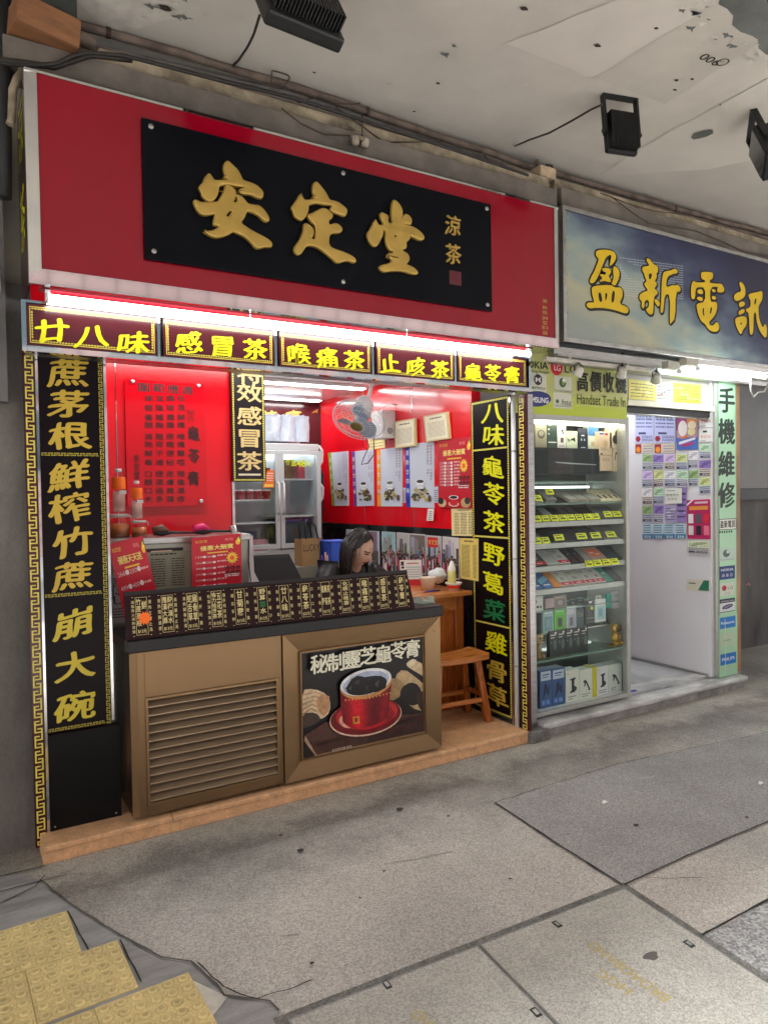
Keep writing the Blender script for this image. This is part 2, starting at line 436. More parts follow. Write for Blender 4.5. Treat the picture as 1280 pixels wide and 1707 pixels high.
GUTTER = M('joint mortar', S(116, 116, 112), .85, var=.35, vs=14, bump=.5, bs=70, speck=.3, ss=150)
CRACK = M('dark joint', S(44, 42, 40), .9)
TACT = M('yellow tactile tile', S(222, 202, 140), .7, var=.2, vs=5, c2=S(196, 178, 128), bump=.3, bs=60, speck=.14, ss=160)
BRASS = M('brass lettering', S(182, 168, 112), .6, .1)
R_ = 45
sheet('pavement', [(-R_, -R_), (R_, -R_), (R_, R_), (-R_, R_)], 0, CONC)
sheet('road', [(-R_, -9.0), (R_, -9.0), (R_, -3.2), (-R_, -3.2)], .004, M('road asphalt', S(120, 120, 120), .85, var=.2, vs=3, bump=.3, bs=90, speck=.25))
def jag(pts, amp=.006, step=.05, closed=True):
    o = []
    for i in range(len(pts) if closed else len(pts)-1):
        a, b = Vector((*pts[i], 0)), Vector((*pts[(i+1) % len(pts)], 0)); k = max(1, int((b-a).length/step))
        for j in range(k):
            p = a.lerp(b, j/k); q = noise.noise_vector(p*6)*amp*2; o.append((p.x+q.x, p.y+q.y))
    return o
sheet('asphalt_patch', jag(G([(825, 1340), (1036, 1477), (1160, 1422), (1280, 1371), (1500, 1290), (1500, 1150), (1280, 1222), (1030, 1275)])), .004, ASPH)
sheet('asphalt_patch', jag(G([(1172, 1562), (1280, 1502), (1450, 1415), (1800, 1600), (1280, 1648)])), .004, ASPH2)
edge = [(67, 1469), (112, 1505), (150, 1531), (210, 1567), (270, 1599), (319, 1606), (352, 1636), (375, 1662), (450, 1672), (466, 1688)]
sheet('slate_paving', G([(-420, 1560), (0, 1464), (40, 1456)])+jag(G(edge), .004, .05, False)+G([(466, 1688), (400, 1900), (-500, 1900)]), .004, SLATE)
def strip(pts, w, z=.0045, mat=CRACK, name='paving_joint', amp=.003):
    P = []
    for i in range(len(pts)-1):
        a, b = Vector((*pts[i], 0)), Vector((*pts[i+1], 0)); k = max(1, int((b-a).length/.03))
        P += [a.lerp(b, j/k) for j in range(k)]
    P.append(Vector((*pts[-1], 0))); vs = []
    for i, p in enumerate(P):
        t = (P[min(i+1, len(P)-1)]-P[max(i-1, 0)]).normalized(); n = Vector((-t.y, t.x, 0))
        j = noise.noise(p*14)*amp; ww = w*(.6+.8*abs(noise.noise(p*9+Vector((5, 2, 1)))))
        vs += [(p+n*(j+ww/2)), (p+n*(j-ww/2))]
    vs = [(v.x, v.y, z) for v in vs]
    o = MB().add(vs, [(2*i, 2*i+1, 2*i+3, 2*i+2) for i in range(len(P)-1)]).build(name, mat); o['kind'] = 'structure'
    return o
strip(G(edge), .010, .0085, M('worn joint', S(92, 90, 86), .9, var=.4, vs=20), amp=.006); strip(G([(-60, 1478), (0, 1464), (75, 1446)]), .010, .0085)
strip(G([(825, 1340), (930, 1410), (1036, 1477)]), .010, .0082); strip(G([(1040, 1477), (1160, 1422), (1280, 1371), (1400, 1325)]), .008, .0082)
strip(G([(825, 1340), (930, 1306), (1030, 1275), (1280, 1222)]), .005, .0082, amp=.008)
strip(G([(1075, 1465), (1110, 1467), (1170, 1466)]), .004, .0082, amp=.008)
strip(G([(1170, 1562), (1280, 1502), (1380, 1450)]), .012, .0082)
strip(G([(330, 1608), (372, 1650), (430, 1668), (520, 1640)]), .006, .0088, amp=.012)
sheet('mortar_fill', jag(G([(322, 1640), (352, 1652), (377, 1664), (352, 1700), (338, 1730), (326, 1690)]), .006), .0065, M('white mortar', S(206, 204, 194), .85, var=.25, vs=14, bump=.5, bs=40))
for q_ in ([(113, 1521), (150, 1590), (176, 1640)], [(0, 1510), (60, 1480), (75, 1462)], [(200, 1570), (236, 1640)], [(-40, 1500), (113, 1460)]): strip(G(q_), .007, .0087)
# two concrete filled utility covers in their frame
P0 = Vector((*gp(1040, 1484), 0)); A1 = (Vector((*gp(1163, 1566), 0))-P0).normalized(); B1 = (Vector((*gp(797, 1580), 0))-P0).normalized()
wB = (Vector((*gp(797, 1580), 0))-P0).length; wB2 = (Vector((*gp(473, 1690), 0))-P0).length
gut = [P0-A1*.035-B1*.035, P0-A1*.035+B1*(wB2+.04), P0+A1*1.0+B1*(wB2+.04), P0+A1*1.0-B1*.035]
sheet('joint_mortar', [(p.x, p.y) for p in gut], .005, GUTTER)
def cover(b0, b1, label, at, txt):
    q = [P0+B1*b0, P0+B1*b1, P0+B1*b1+A1*.95, P0+B1*b0+A1*.95]
    root = T('utility_cover', label, 'utility cover', 'concrete utility covers in the pavement', (q[0].x, q[0].y, 0))
    pr = [(p.x-q[0].x, p.y-q[0].y) for p in q]
    MB().prism(pr, .0, .0105).build('cover_plate', COVERM, root)
    ed = M('galvanised edge', S(150, 152, 154), .4, .7, var=.3, vs=30)
    for i in range(4):
        a = Vector((*pr[i], 0)); b = Vector((*pr[(i+1) % 4], 0)); n = (b-a).normalized(); n = Vector((-n.y, n.x, 0))
        c = sum((Vector((*p, 0)) for p in pr), Vector())/4
        if n.dot(c-a) < 0: n = -n
        MB().prism([(v.x, v.y) for v in (a+n*.001, b+n*.001, b+n*.005, a+n*.005)], .009, .0122).build('cover_edge', ed, root)
    for px, py in at:
        x, y = gp(px, py, .01); x -= q[0].x; y -= q[0].y
        MB().obox((x, y, .0112), A1*.019, B1*.011, (0, 0, .001)).build('lifting_slot', BLKPL, root)
        MB().obox((x, y, .0125), A1*.011, B1*.006, (0, 0, .0012)).build('lifting_key', STEEL, root)
    for s_, (c0, c1) in txt:
        a = Vector((*gp(*c0, .01), 0)); b = Vector((*gp(*c1, .01), 0)); d = b-a; rot = atan2(d.y, d.x); L = d.length
        cs = hline(s_, 0, 0, .058, L, 'l', .014, 0); cs = [[(x, y) for x, y in c] for c in cs]
        ca, sa = cos(rot), sin(rot)
        cs = [[(a.x-q[0].x+x*ca-y*sa, a.y-q[0].y+x*sa+y*ca) for x, y in c] for c in cs]
        v, f = fill(cs); MB().add([(x, y, .0112) for x, y, z in v], f).build('lettering', BRASS, root)
cover(0, wB-.003, 'grey concrete utility cover with gold broadband lettering, right plate of the pair', [(928, 1541), (1148, 1574)], [('BROADBAND', ((1112, 1668), (982, 1573))), ('HGC', ((1050, 1655), (994, 1620)))])
cover(wB+.003, wB2, 'grey concrete utility cover nearer the yellow tactile tiles, left plate of the pair', [(645, 1642), (893, 1688)], [('BROADBAND', ((800, 1776), (690, 1688)))])
x, y = gp(1085, 1594, .011)
sheet('oil_stain', [(x+.03*cos(a)*(1+.3*sin(3*a)), y+.02*sin(a)) for a in [i*.4 for i in range(16)]], .0112, M('oil stain', S(96, 94, 92), .7))
# pale scuffs, drips and lighter worn tracks
WORN = M('pale worn mark', S(194, 192, 187), .8, var=.2, vs=20, speck=.3, ss=160)
for i, q_ in enumerate(([(640, 1440), (700, 1431), (760, 1418)], [(670, 1428), (690, 1420)], [(470, 1560), (500, 1558)], [(1060, 1300), (1090, 1296)])):
    strip(G(q_), .008, .0047, WORN, 'worn_mark', .004)
# chewing gum spots and paper scraps
for i, (px, py, r) in enumerate([(501, 1420, .014), (666, 1351, .016), (468, 1395, .009), (850, 1468, .006), (747, 1363, .008), (640, 1455, .006), (520, 1609, .007), (1244, 1365, .009), (1060, 1378, .011), (600, 1500, .005), (980, 1290, .008)]):
    x, y = gp(px, py); o = sheet('gum_spot', [(x+r*cos(a)*1.2, y+r*sin(a)) for a in [k*.5236 for k in range(12)]], .0086, M('old gum', S(62, 58, 56), .8))
for px, py, n in ((1008, 1341, 5), (1268, 1309, 6)):
    x, y = gp(px, py); mb = MB(); mb.add([(x-.02, y-.006, .009), (x+.004, y-.012, .016), (x+.022, y+.002, .010), (x+.004, y+.012, .02), (x-.014, y+.008, .011)], [(0, 1, 3, 4), (1, 2, 3)])
    tag(mb.build('paper_scrap', PAPER), 'scrap of torn white paper lying on the grey asphalt' + (' near the photo centre' if n == 5 else ' at the right edge'), 'litter')
# tactile tiles : 0.3 m, laid in the frame of the photo's tile joints
t0 = Vector((*gp(113, 1521), 0)); tu = Vector((cos(radians(2.2)), sin(radians(2.2)), 0)); tv = Vector((-tu.y, tu.x, 0))
def tile_mesh():
    mb = MB(); s = .2985; mb.box(0, s, 0, s, 0, .011)
    for i in range(6):
        for j in range(6):
            mb.lathe([(.0165, .0), (.0155, .0035), (.012, .005), (.0095, .005)], (s*(i+.5)/6, s*(j+.5)/6, .0108), 14, 1)
            mb.lathe([(.0095, .005), (.008, .0036), (.0, .0036)], (s*(i+.5)/6, s*(j+.5)/6, .0108), 14, 2)
            mb.lathe([(.0205, .0), (.019, .0006), (.0165, .0006)], (s*(i+.5)/6, s*(j+.5)/6, .0108), 14, 2)
    return mb
first = None
rows = [(-1, [-1, -2, -3, -4]), (-2, [-1, -2, -3]), (-3, [-1, -2, -3, -4])]
offs = {-1: t0, -2: Vector((*gp(197, 1570), 0)), -3: Vector((*gp(315, 1624), 0)), -4: Vector((*gp(330, 1690), 0))}
TL = 'yellow tactile paving tile with round domes near the left kerb line'
for rw in (-1, -2, -3):
    for k in range(1, 5):
        p = offs[rw] - tu*(.3*k) - tv*.3
        if rw == -2: p = offs[rw]-tu*(.3*k)-tv*.3
        if first is None:
            first = tile_mesh().build('tactile_tile', [TACT, M('worn tile dome', S(222, 204, 146), .6, var=.3, vs=12), M('dirty tile ring', S(202, 180, 122), .8, var=.35, vs=12)], None, (p.x, p.y, -.0015), (0, 0, radians(2.2)), bevel=.0015, seg=1)
            tag(first, TL, 'paving tile', 'yellow tactile paving tiles'); o = first
        else:
            o = first.copy(); COL.objects.link(o); o.location = (p.x, p.y, -.0015)

# ---- canopy over the footway
CZ = 3.9
mb = MB(); mb.box(-9, 14, -1.1, 3.9, CZ, CZ+.25)
can = mb.build('canopy_ceiling', PLASTER); can['kind'] = 'structure'
n = 0
def ceil_patch(pts, mat, z, name='plaster_patch'):
    o = MB().add([(p[0], p[1], z) for p in pts], [list(range(len(pts)))[::-1]]).build(name, mat); o['kind'] = 'structure'; return o
BARE = M('bare concrete soffit', S(112, 116, 114), .9, var=.3, vs=3, bump=.3, bs=20)
FLAKE = M('flaking paint', S(220, 216, 208), .85, var=.2, vs=9, bump=.4, bs=30)
PL2 = M('repainted plaster', S(217, 213, 205), .8, var=.08, vs=2, bump=.2, bs=10)
PL3 = M('older plaster', S(203, 199, 190), .85, var=.1, vs=2, bump=.3, bs=9)
ceil_patch(jag(G([(1160, -10), (1190, 30), (1230, 62), (1290, 104), (1420, 150), (1420, -80), (1160, -80)], CZ), .02, .06), FLAKE, CZ-.004)
ceil_patch(jag(G([(1200, -10), (1222, 40), (1262, 80), (1300, 92), (1420, 130), (1420, -80), (1200, -80)], CZ), .03, .06), BARE, CZ-.008)
ceil_patch(jag(G([(842, 72), (975, 124), (1000, 128), (1180, 10), (1160, -10), (1050, -10)], CZ), .01, .08), PL2, CZ-.004)
ceil_patch(jag(G([(990, 128), (1108, 172), (1280, 60), (1280, -20), (1180, 10)], CZ), .008, .08), PL3, CZ-.006)
ceil_patch(jag(G([(1068, 245), (1280, 130), (1280, 260), (1180, 282), (1000, 292)], CZ), .01, .08), PL2, CZ-.004)
ceil_patch(jag(G([(230, -60), (330, -10), (260, 8), (300, 30), (180, 60), (120, -10)], CZ), .02, .05), FLAKE, CZ-.004)
rnd_ = random.Random(12)
for i in range(46):     # small flakes and stains where the paint is coming away
    if i < 30: t_ = rnd_.random(); px, py = 1150+140*t_+rnd_.uniform(-30, 10), 20+100*t_+rnd_.uniform(-24, 22)
    elif i < 40: px, py = rnd_.uniform(225, 345), rnd_.uniform(-10, 30)
    else: px, py = rnd_.uniform(600, 1000), rnd_.uniform(20, 240)
    x, y = gp(px, py, CZ); r = rnd_.uniform(.006, .03)
    ceil_patch([(x+r*(1+.5*sin(3*k+i))*cos(k*.7), y+r*(.5+.4*cos(2*k+i))*sin(k*.7)) for k in range(9)], [BARE, FLAKE, PL3][i % 3], CZ-.0088, 'paint_flake')
for i, (px, py, r) in enumerate([(276, 10, .03), (873, 11, .02), (995, 73, .018), (1093, 44, .012), (730, 136, .014), (524, 118, .01), (1127, 131, .014), (1153, 129, .012), (1124, 147, .012), (690, 183, .01), (1200, 172, .008)]):
    x, y = gp(px, py, CZ); ceil_patch([(x+r*(1+.4*sin(3*k+i))*cos(k*.7), y+r*.7*sin(k*.7)) for k in range(9)], M('hole in plaster', S(58, 52, 46), .9), CZ-.0095, 'plaster_hole')
x, y = gp(1170, 222, CZ); 
ceil_patch([(x+.05*cos(k*.7)*(1+.3*sin(k*5)), y+.07*sin(k*.7)) for k in range(9)], BARE, CZ-.009)
# chalk marks written on the soffit
ca = Art(0, .0)
cx, cy = gp(1204, 101, CZ)
ring = [[(cx+.032*cos(a), cy+.032*sin(a)) for a in [i*.3 for i in range(21)]], [(cx+.026*cos(a), cy+.026*sin(a)) for a in [i*.3 for i in range(21)]]]
v, f = fill(ring+[[(cx-.012+u*.03, cy+.008-w*.03) for u, w in c] for c in glyph('F')])
tx, ty = gp(1168, 90, CZ)
v2, f2 = fill([[(tx+(u)*.10, ty-(w-.3)*.07) for u, w in c] for c in glyph('006')])
mb = MB().add([(a, b, CZ-.0098) for a, b, c in v], f).add([(a, b, CZ-.0098) for a, b, c in v2], f2)
o = mb.build('chalk_mark', M('black marker', S(52, 48, 44), .8)); o['kind'] = 'structure'

# ---- walls
def wall(name, label, boxes, mat, cat='wall'):
    mb = MB()
    for b in boxes: mb.box(*b)
    return tag(mb.build(name, mat), label, cat)
wall('facade_wall', 'pale plaster wall above the shop signs under the canopy', [(-9, 14, 3.76, 3.9, 2.62, CZ-.002)], M('pale dirty wall', S(186, 182, 172), .8, var=.3, vs=3, bump=.2, bs=20))
wall('concrete_wall', 'dark grey concrete wall left of the tea shop', [(-9, .298, 3.66, 3.9, 0, 2.6)], WALLG)
lw = MB(); lw.box(-9, .19, 3.58, 3.659, 2.05, 3.3)
tag(lw.build('wall_cladding', M('grey cladding', S(104, 104, 106), .6, var=.2, vs=4)), 'flat grey cladding panel high on the left wall', 'cladding')
wall('recess_wall', 'stained grey wall in the dark recess right of the phone shop', [(5.43, 14, 4.3, 4.45, 0, CZ-.002)], M('stained dark wall', S(96, 96, 96), .85, var=.6, vs=1.7, bump=.3, bs=20, st=(1.8, 1.8, .4), det=9))
rp = T('recess_panel', 'flat grey board with black lower edge on the wall right of the phone shop', 'panel', None, (5.6, 4.3, 1.6))
MB().box(0, 6, -.05, -.002, .02, 1.9).build('board', M('grey board', S(126, 128, 130), .6, var=.12, vs=3), rp)
MB().box(0, 6, -.06, -.002, -.09, .015).build('lower_edge', BLACK, rp)
pl = Art(.0, .0002)
L0 = [fp(x, y, 4.24) for x, y in ((1262, 735), (1280, 742))]
# opposite building across the street, seen only as reflections in the polished sign frames
ob = T('opposite_building', 'pink tiled apartment block across the street with rows of windows', 'building', None, (0, -16, 0))
tm_ = M('pink tiles', S(198, 166, 156), .5)
_t = tm_.node_tree; _b = _t.nodes.new('ShaderNodeTexBrick'); _c = _t.nodes.new('ShaderNodeTexCoord'); _m = _t.nodes.new('ShaderNodeMapping'); _m.inputs['Rotation'].default_value = (pi/2, 0, 0)
_b.inputs['Scale'].default_value = 1.0; _b.inputs['Brick Width'].default_value = .9; _b.inputs['Row Height'].default_value = .45; _b.inputs['Mortar Size'].default_value = .035
_b.inputs['Color1'].default_value = (*S(204, 172, 162), 1); _b.inputs['Color2'].default_value = (*S(190, 158, 150), 1); _b.inputs['Mortar'].default_value = (*S(96, 80, 78), 1)
_t.links.new(_c.outputs['Object'], _m.inputs[0]); _t.links.new(_m.outputs[0], _b.inputs['Vector']); _t.links.new(_b.outputs['Color'], _t.nodes['Principled BSDF'].inputs['Base Color'])
MB().box(-30, 34, -6, 0, 0, 24).build('wall', tm_, ob)
wm = M('window glass', S(52, 76, 80), .12, coat=.4); fm = M('window frame', S(206, 208, 206), .5)
for iy in range(5):
    for ix in range(-5, 8):
        x = ix*3.9; z = 2.4+iy*3.6
        w_ = MB().box(x, x+2.6, .0, .08, z, z+2).box(x+1.26, x+1.34, .08, .1, z, z+2).build('window', fm, ob)
        MB().box(x+.08, x+1.24, .081, .092, z+.08, z+1.92).box(x+1.36, x+2.52, .081, .092, z+.08, z+1.92).build('pane', wm, w_)
MB().box(-30, 34, .0, .3, 4.7, 5.2).build('ledge', M('grey ledge', S(120, 126, 120), .7), ob)
# ================================================================== tea shop, outside
YR, YS = 3.30, 3.45          # red sign face, row of small signs
# --- red sign box
X0, Z1 = fp(62, 122, YR); X1, Z0 = fp(924, 565, YR); Z0 = fp(66, 447, YR)[1]
sb = T('red_sign_box', 'big glossy red shop sign box with polished steel edges over the tea shop', 'sign', None, (X0, YR, Z0))
w, h = X1-X0, Z1-Z0
def lb(*a): return MB().box(*a)
lb(0, w, 0, .012, 0, h).build('front_panel', REDAC, sb)
# polished bevel frame: left, right, bottom, thin top lip
def bevel_strip(name, a, b, da, db, mat=CHROME):
    # a,b: inner edge end points (x,z); da,db: outward offsets (x,z) at each end; bevel falls back .05
    v = [(a[0], -.006, a[1]), (b[0], -.006, b[1]), (b[0]+db[0], .004, b[1]+db[1]), (a[0]+da[0], .004, a[1]+da[1]),
         (a[0], .02, a[1]), (b[0], .02, b[1]), (b[0]+db[0], .07, b[1]+db[1]), (a[0]+da[0], .07, a[1]+da[1])]
    return MB().add(v, [(0, 1, 2, 3), (4, 7, 6, 5), (0, 4, 5, 1), (3, 2, 6, 7), (0, 3, 7, 4), (1, 5, 6, 2)]).build(name, mat, sb)
lx, bz = -.048, -.060
bevel_strip('frame', (-.002, h), (-.002, -.002), (lx, .012), (lx, bz))
bevel_strip('frame', (-.002, -.002), (w+.002, -.002), (lx, bz), (.04, bz))
bevel_strip('frame', (w+.002, -.002), (w+.002, h), (.04, bz), (.04, .012))
lb(-.048, w+.04, -.004, .07, h+.001, h+.012).build('top_lip', CHROME, sb)
lb(lx, lx+.01, .071, .44, bz, h+.02).build('side_panel', MAROON, sb)
lb(w+.03, w+.04, .071, .44, bz, h+.02).build('side_panel', STEEL, sb)
lb(lx+.011, w+.029, .071, .44, bz, bz+.008).build('underside', CHROME, sb)
ad = []
for i, (ch, y) in enumerate(zip(['崇', '齡', '街', '34', '號', 'E1', '舖'], [502, 513, 521, 530, 538, 546, 555])):
    x, z = fp(908, y, YR-.0015); ad += cells(ch, [(x-X0, z-Z0)], .042, .026, .012) if len(ch) == 1 else hline(ch, x-X0, z-Z0, .028, .046, 'c', .03)
ob_ = MB(); v, f = fill(ad); ob_.add([(a, -.0015, b) for a, b, c in v], f).build('address_lettering', GOLD, sb)
# gold characters on the left flank of the sign box
fl = []
for ch, z in (('涼', .66), ('茶', .28)): fl += cells(ch, [(.19, z)], .26, .30, .03, .1)
v, f = fill(fl); MB().add([(lx-.0015, .44-a, b) for a, b, c in v], f).build('side_lettering', YEL, sb)
# --- black name board on it
YB = YR-.02
bb = Pan('name_board', 'black name board with three large raised gold characters on the red sign', 'sign board', 'Y', YB, 242, 431)
a = bb.L(242, 431); b = bb.L(818, 341)
bb.slab('board', BLACKAC, 0, 0, b[0], b[1], .02, 0, bevel=.002)
def tr(x0, y0, k, pts): return [bb.L(x0+u*k, y0+v*k) for u, v in pts]
def smooth(pts, it=2):
    for _ in range(it):
        o = []
        for i in range(len(pts)):
            p, q = pts[i], pts[(i+1) % len(pts)]
            o += [(p[0]*.75+q[0]*.25, p[1]*.75+q[1]*.25), (p[0]*.25+q[0]*.75, p[1]*.25+q[1]*.75)]
        pts = o
    return pts
k1 = 170/1280
AN = [[(590,165),(640,215),(700,270),(745,350),(765,405),(850,430),(940,465),(1000,520),(1025,560),(1015,615),(985,632),(920,605),(860,575),(790,575),(720,550),(700,530),(770,510),(805,480),(740,480),(680,470),(610,455),(540,455),(470,470),(465,540),(440,610),(390,665),(330,665),(265,600),(255,550),(225,500),(240,470),(275,440),(300,370),(345,320),(385,360),(410,410),(480,410),(560,400),(600,385),(545,370),(510,350),(560,350),(540,300),(530,240),(550,180)],
 [(560,452),(640,490),(685,545),(680,600),(655,660),(645,685),(700,680),(710,650),(695,600),(710,585),(760,610),(800,660),(830,700),(910,715),(975,720),(1030,770),(1080,840),(1100,890),(1075,918),(1040,910),(980,850),(920,810),(860,790),(815,785),(800,840),(770,890),(740,940),(830,1000),(930,1060),(1050,1120),(1120,1170),(1135,1210),(1120,1235),(1040,1230),(990,1250),(935,1250),(870,1170),(790,1100),(700,1060),(650,1035),(590,1080),(480,1115),(400,1112),(330,1075),(260,1020),(350,1045),(420,1025),(490,985),(440,965),(405,950),(415,880),(435,805),(370,830),(280,840),(215,800),(160,685),(165,655),(195,655),(250,685),(360,680),(460,680),(500,610),(545,530)],
 [(600,780),(655,775),(620,830),(595,865),(550,855)]]
k2 = 150/1280
DING = [[(545,140),(580,165),(620,215),(670,280),(710,350),(735,400),(800,410),(870,435),(920,475),(975,520),(980,560),(955,620),(920,615),(860,585),(790,570),(745,530),(765,490),(770,460),(700,455),(640,455),(590,440),(540,430),(480,450),(435,460),(430,540),(405,610),(350,675),(310,675),(240,620),(225,555),(195,500),(230,455),(270,400),(320,312),(350,350),(375,400),(450,395),(530,380),(570,370),(520,365),(470,335),(530,340),(500,280),(498,200),(515,155)],
 [(625,512),(690,520),(735,560),(775,600),(775,630),(745,665),(720,670),(720,755),(790,735),(820,725),(870,745),(915,800),(900,840),(850,860),(790,855),(725,885),(720,1040),(800,1090),(900,1120),(1000,1160),(1070,1200),(1105,1240),(1100,1275),(1060,1275),(1000,1245),(940,1255),(880,1280),(830,1275),(760,1210),(690,1150),(600,1080),(520,1045),(460,1035),(400,1045),(370,1090),(330,1150),(290,1170),(245,1135),(230,1080),(270,1020),(320,950),(350,880),(375,800),(370,740),(400,725),(450,750),(500,800),(510,850),(490,910),(470,945),(530,955),(540,880),(535,740),(490,710),(440,650),(425,600),(480,590),(550,550)]]
k3 = 210/1280
TANG = [[(385,95),(430,130),(465,190),(470,240),(452,305),(490,240),(530,250),(565,300),(550,350),(500,335),(470,345),(560,365),(620,395),(670,440),(690,480),(665,505),(610,490),(540,450),(545,490),(500,520),(510,560),(500,590),(465,590),(470,615),(520,640),(540,690),(520,730),(490,745),(560,770),(610,805),(625,835),(600,850),(540,835),(480,815),(410,810),(340,815),(290,825),(250,805),(240,770),(270,755),(330,745),(370,715),(350,685),(305,668),(330,640),(385,635),(380,615),(340,600),(310,545),(300,510),(305,400),(270,395),(270,450),(240,510),(210,560),(180,565),(140,530),(110,440),(150,390),(190,300),(215,330),(235,360),(290,345),(250,280),(248,235),(270,225),(290,245),(335,240),(320,290),(325,335),(370,335),(360,270),(360,180),(370,120)],
 [(375,450),(425,445),(390,490)]]
for C, x0, y0, k in ((AN, 300, 250, k1), (DING, 460, 290, k2), (TANG, 590, 320, k3)):
    cs = [smooth(tr(x0, y0, k, c), 1) for c in C]
    ar_ = [sum(c[i-1][0]*c[i][1]-c[i][0]*c[i-1][1] for i in range(len(c))) for c in cs]
    hole = [len(q_) < 8 for q_ in C]
    cs = [grow(c if (a_ > 0) != h_ else c[::-1], lambda p, nx, ny: -.0055) for c, a_, h_ in zip(cs, ar_, hole)]
    o = raised('character', GOLD, cs, bb.o, .0015, .005, .009, 3)
for ch, px, py, s_ in (('涼', 754, 377, .115), ('茶', 754, 424, .115)):
    raised('small_character', GOLD, cells(ch, [bb.L(px, py)], s_, s_*1.05, .004, .1), bb.o, .001, .003, fat=.002)
p = bb.L(749, 451); q = bb.L(768, 476)
se = Art(.0015); se.rect(M('seal red', S(104, 24, 40), .4), p[0], q[1], q[0], p[1]); se.rects(M('seal line', S(60, 40, 44), .5), frame_rects(p[0]-.003, q[1]-.003, q[0]+.003, p[1]+.003, .003)+[(p[0]+.008+i*.014, q[1]+.006, p[0]+.012+i*.014, p[1]-.006) for i in range(4)]); se.build('seal', bb.o)
for px, py in ((252, 211), (257, 419), (572, 289), (572, 470), (811, 348), (812, 508)):
    x, y = bb.L(px, py); MB().lathe([(.012, 0), (.012, .004), (.008, .007), (0, .0075)], (x, y, 0), 14).build('screw', STEEL, bb.o)
# --- row of five small signs
ZT = fp(45, 504, YS)[1]; ZB = fp(47, 575, YS)[1]; XL = fp(45, 540, YS)[0]; XR = fp(881, 625, YS)[0]
sf = T('steel_surround', 'long polished steel frame holding the five small yellow lettered signs', 'sign frame', None, (XL, YS, ZB))
W_ = XR-XL; H_ = ZT-ZB
lb(0, W_, 0, .04, -.026, -.001).build('bottom_rail', CHROME, sf); lb(0, W_, 0, .04, H_+.001, H_+.012).build('top_rail', CHROME, sf)
lb(-.02, -.001, 0, .04, -.026, H_+.012).build('end_post', CHROME, sf); lb(W_+.001, W_+.02, 0, .04, -.026, H_+.012).build('end_post', CHROME, sf)
px_ = [(45, 268), (273, 462), (466, 623), (627, 760), (763, 881)]
texts = ['廿八味', '感冒茶', '喉痛茶', '止咳茶', '龜苓膏']
names = ['first of the row, beside the left pillar', 'with a reflection of the tube, second of the row', 'middle of the row', 'fourth of the row, above the fan', 'last of the row, beside the phone shop']
ctr = [[(86, 552), (154, 560), (223, 572)], [(316, 571), (371, 577), (425, 582)], [(498, 591), (546, 597), (590, 600)], [(651, 607), (693, 612), (733, 616)], [(789, 621), (821, 622), (854, 626)]]
for (a, b), tx, nm, ct in zip(px_, texts, names, ctr):
    xa = fp(a, 560, YS)[0]; xb = fp(b, 580, YS)[0]
    if a == 45: xa = XL
    if b == 881: xb = XR
    r = T('tea_sign', 'maroon sign with yellow characters '+tx+', '+nm, 'sign', 'small maroon signs in a row', (xa, YS, ZB), (pi/2, 0, 0))
    wd = xb-xa-.014
    MB().box(0, wd, 0, H_-.001, -.03, -.004).build('panel', MAROON, r, bevel=.002)
    bo = Art(-.0034); bo.rects(YELB, frame_rects(.012, .012, wd-.012, H_-.013, .004)); bo.rects(YELB, chain(.019, .019, wd-.019, H_-.02, .006, .012)); bo.build('border', r)
    for ch, (cx, cy) in zip(tx, ct):
        u, v_ = fp(cx, cy, YS); big = .152 if tx == '廿八味' else .136
        raised('character', YEL, cells(ch, [(u-xa, v_-ZB)], big, .110, .006, .14), r, -.004, .0012, fat=.003)
for (a, b) in px_[:-1]:
    x = fp(b, 580, YS)[0]; lb(x-XL-.0135, x-XL-.001, -.002, .04, 0, H_).build('divider', CHROME, sf)
lb(0, W_, .041, .06, -.024, H_).build('backing', BLACK, sf)
lb(.0, W_, .061, .15, -.024, -.016).build('soffit', STEEL, sf)
# --- long lit tube over them
ta = fp(76, 496, 3.37); tb = fp(884, 591, 3.37)
tl = T('fluorescent_tube_light', 'long lit white fluorescent tube light above the row of yellow lettered signs', 'tube light', None, (ta[0], 3.37, ta[1]))
TLW = tb[0]-ta[0]
MB().tube([(.012, 0, 0), (TLW-.012, 0, 0)], .0165, 14).build('tube', TUBEM, tl)
for x in (.0, TLW-.012): MB().tube([(x, 0, 0), (x+.012, 0, 0)], .018, 14).build('end_cap', WHITE, tl)
lb(-.02, TLW+.02, .0, .05, .034, .060).build('housing', M('red housing', S(120, 6, 24), .4), tl)
for x in (.0, TLW-.02): lb(x, x+.02, -.006, .02, .0, .034).build('lamp_holder', WHITE, tl)
for i in (1, 2):
    MB().tube([(TLW*i/3, -.0, .017), (TLW*i/3, .0, .036)], .003, 6).build('clip', CHROME, tl)
# --- left pillar: fret strip, tall banner, black kick panel
YP = 3.58
def fret_strip(name, label, ax, val, xa, xb, z0, z1):
    w = abs(xb-xa)
    loc, rot = ((xa, val, z0), (pi/2, 0, 0)) if ax == 'Y' else ((val, xa, z0), (pi/2, 0, -pi/2))
    r = T(name, label, 'pillar strip', None, loc, rot)
    MB().box(0, w, 0, z1-z0, -.03, 0).build('strip', MAROON, r)
    fa = Art(.0008); kw = w*.72; fa.rects(M('fret yellow', S(226, 212, 96), .4), [(w*.14+a, b+.008, w*.14+c, d+.008) for a, b, c, d in fret(kw, z1-z0-.02)]); fa.build('fret_pattern', r)
    return r
xa = fp(56, 1300, YP)[0]; xb = fp(79, 1300, YP)[0]
xa, xb = .252, .300
fret_strip('fret_strip', 'maroon strip with yellow greek key pattern on the left pillar of the tea shop', 'Y', YP, xa, xb, .02, 2.32)
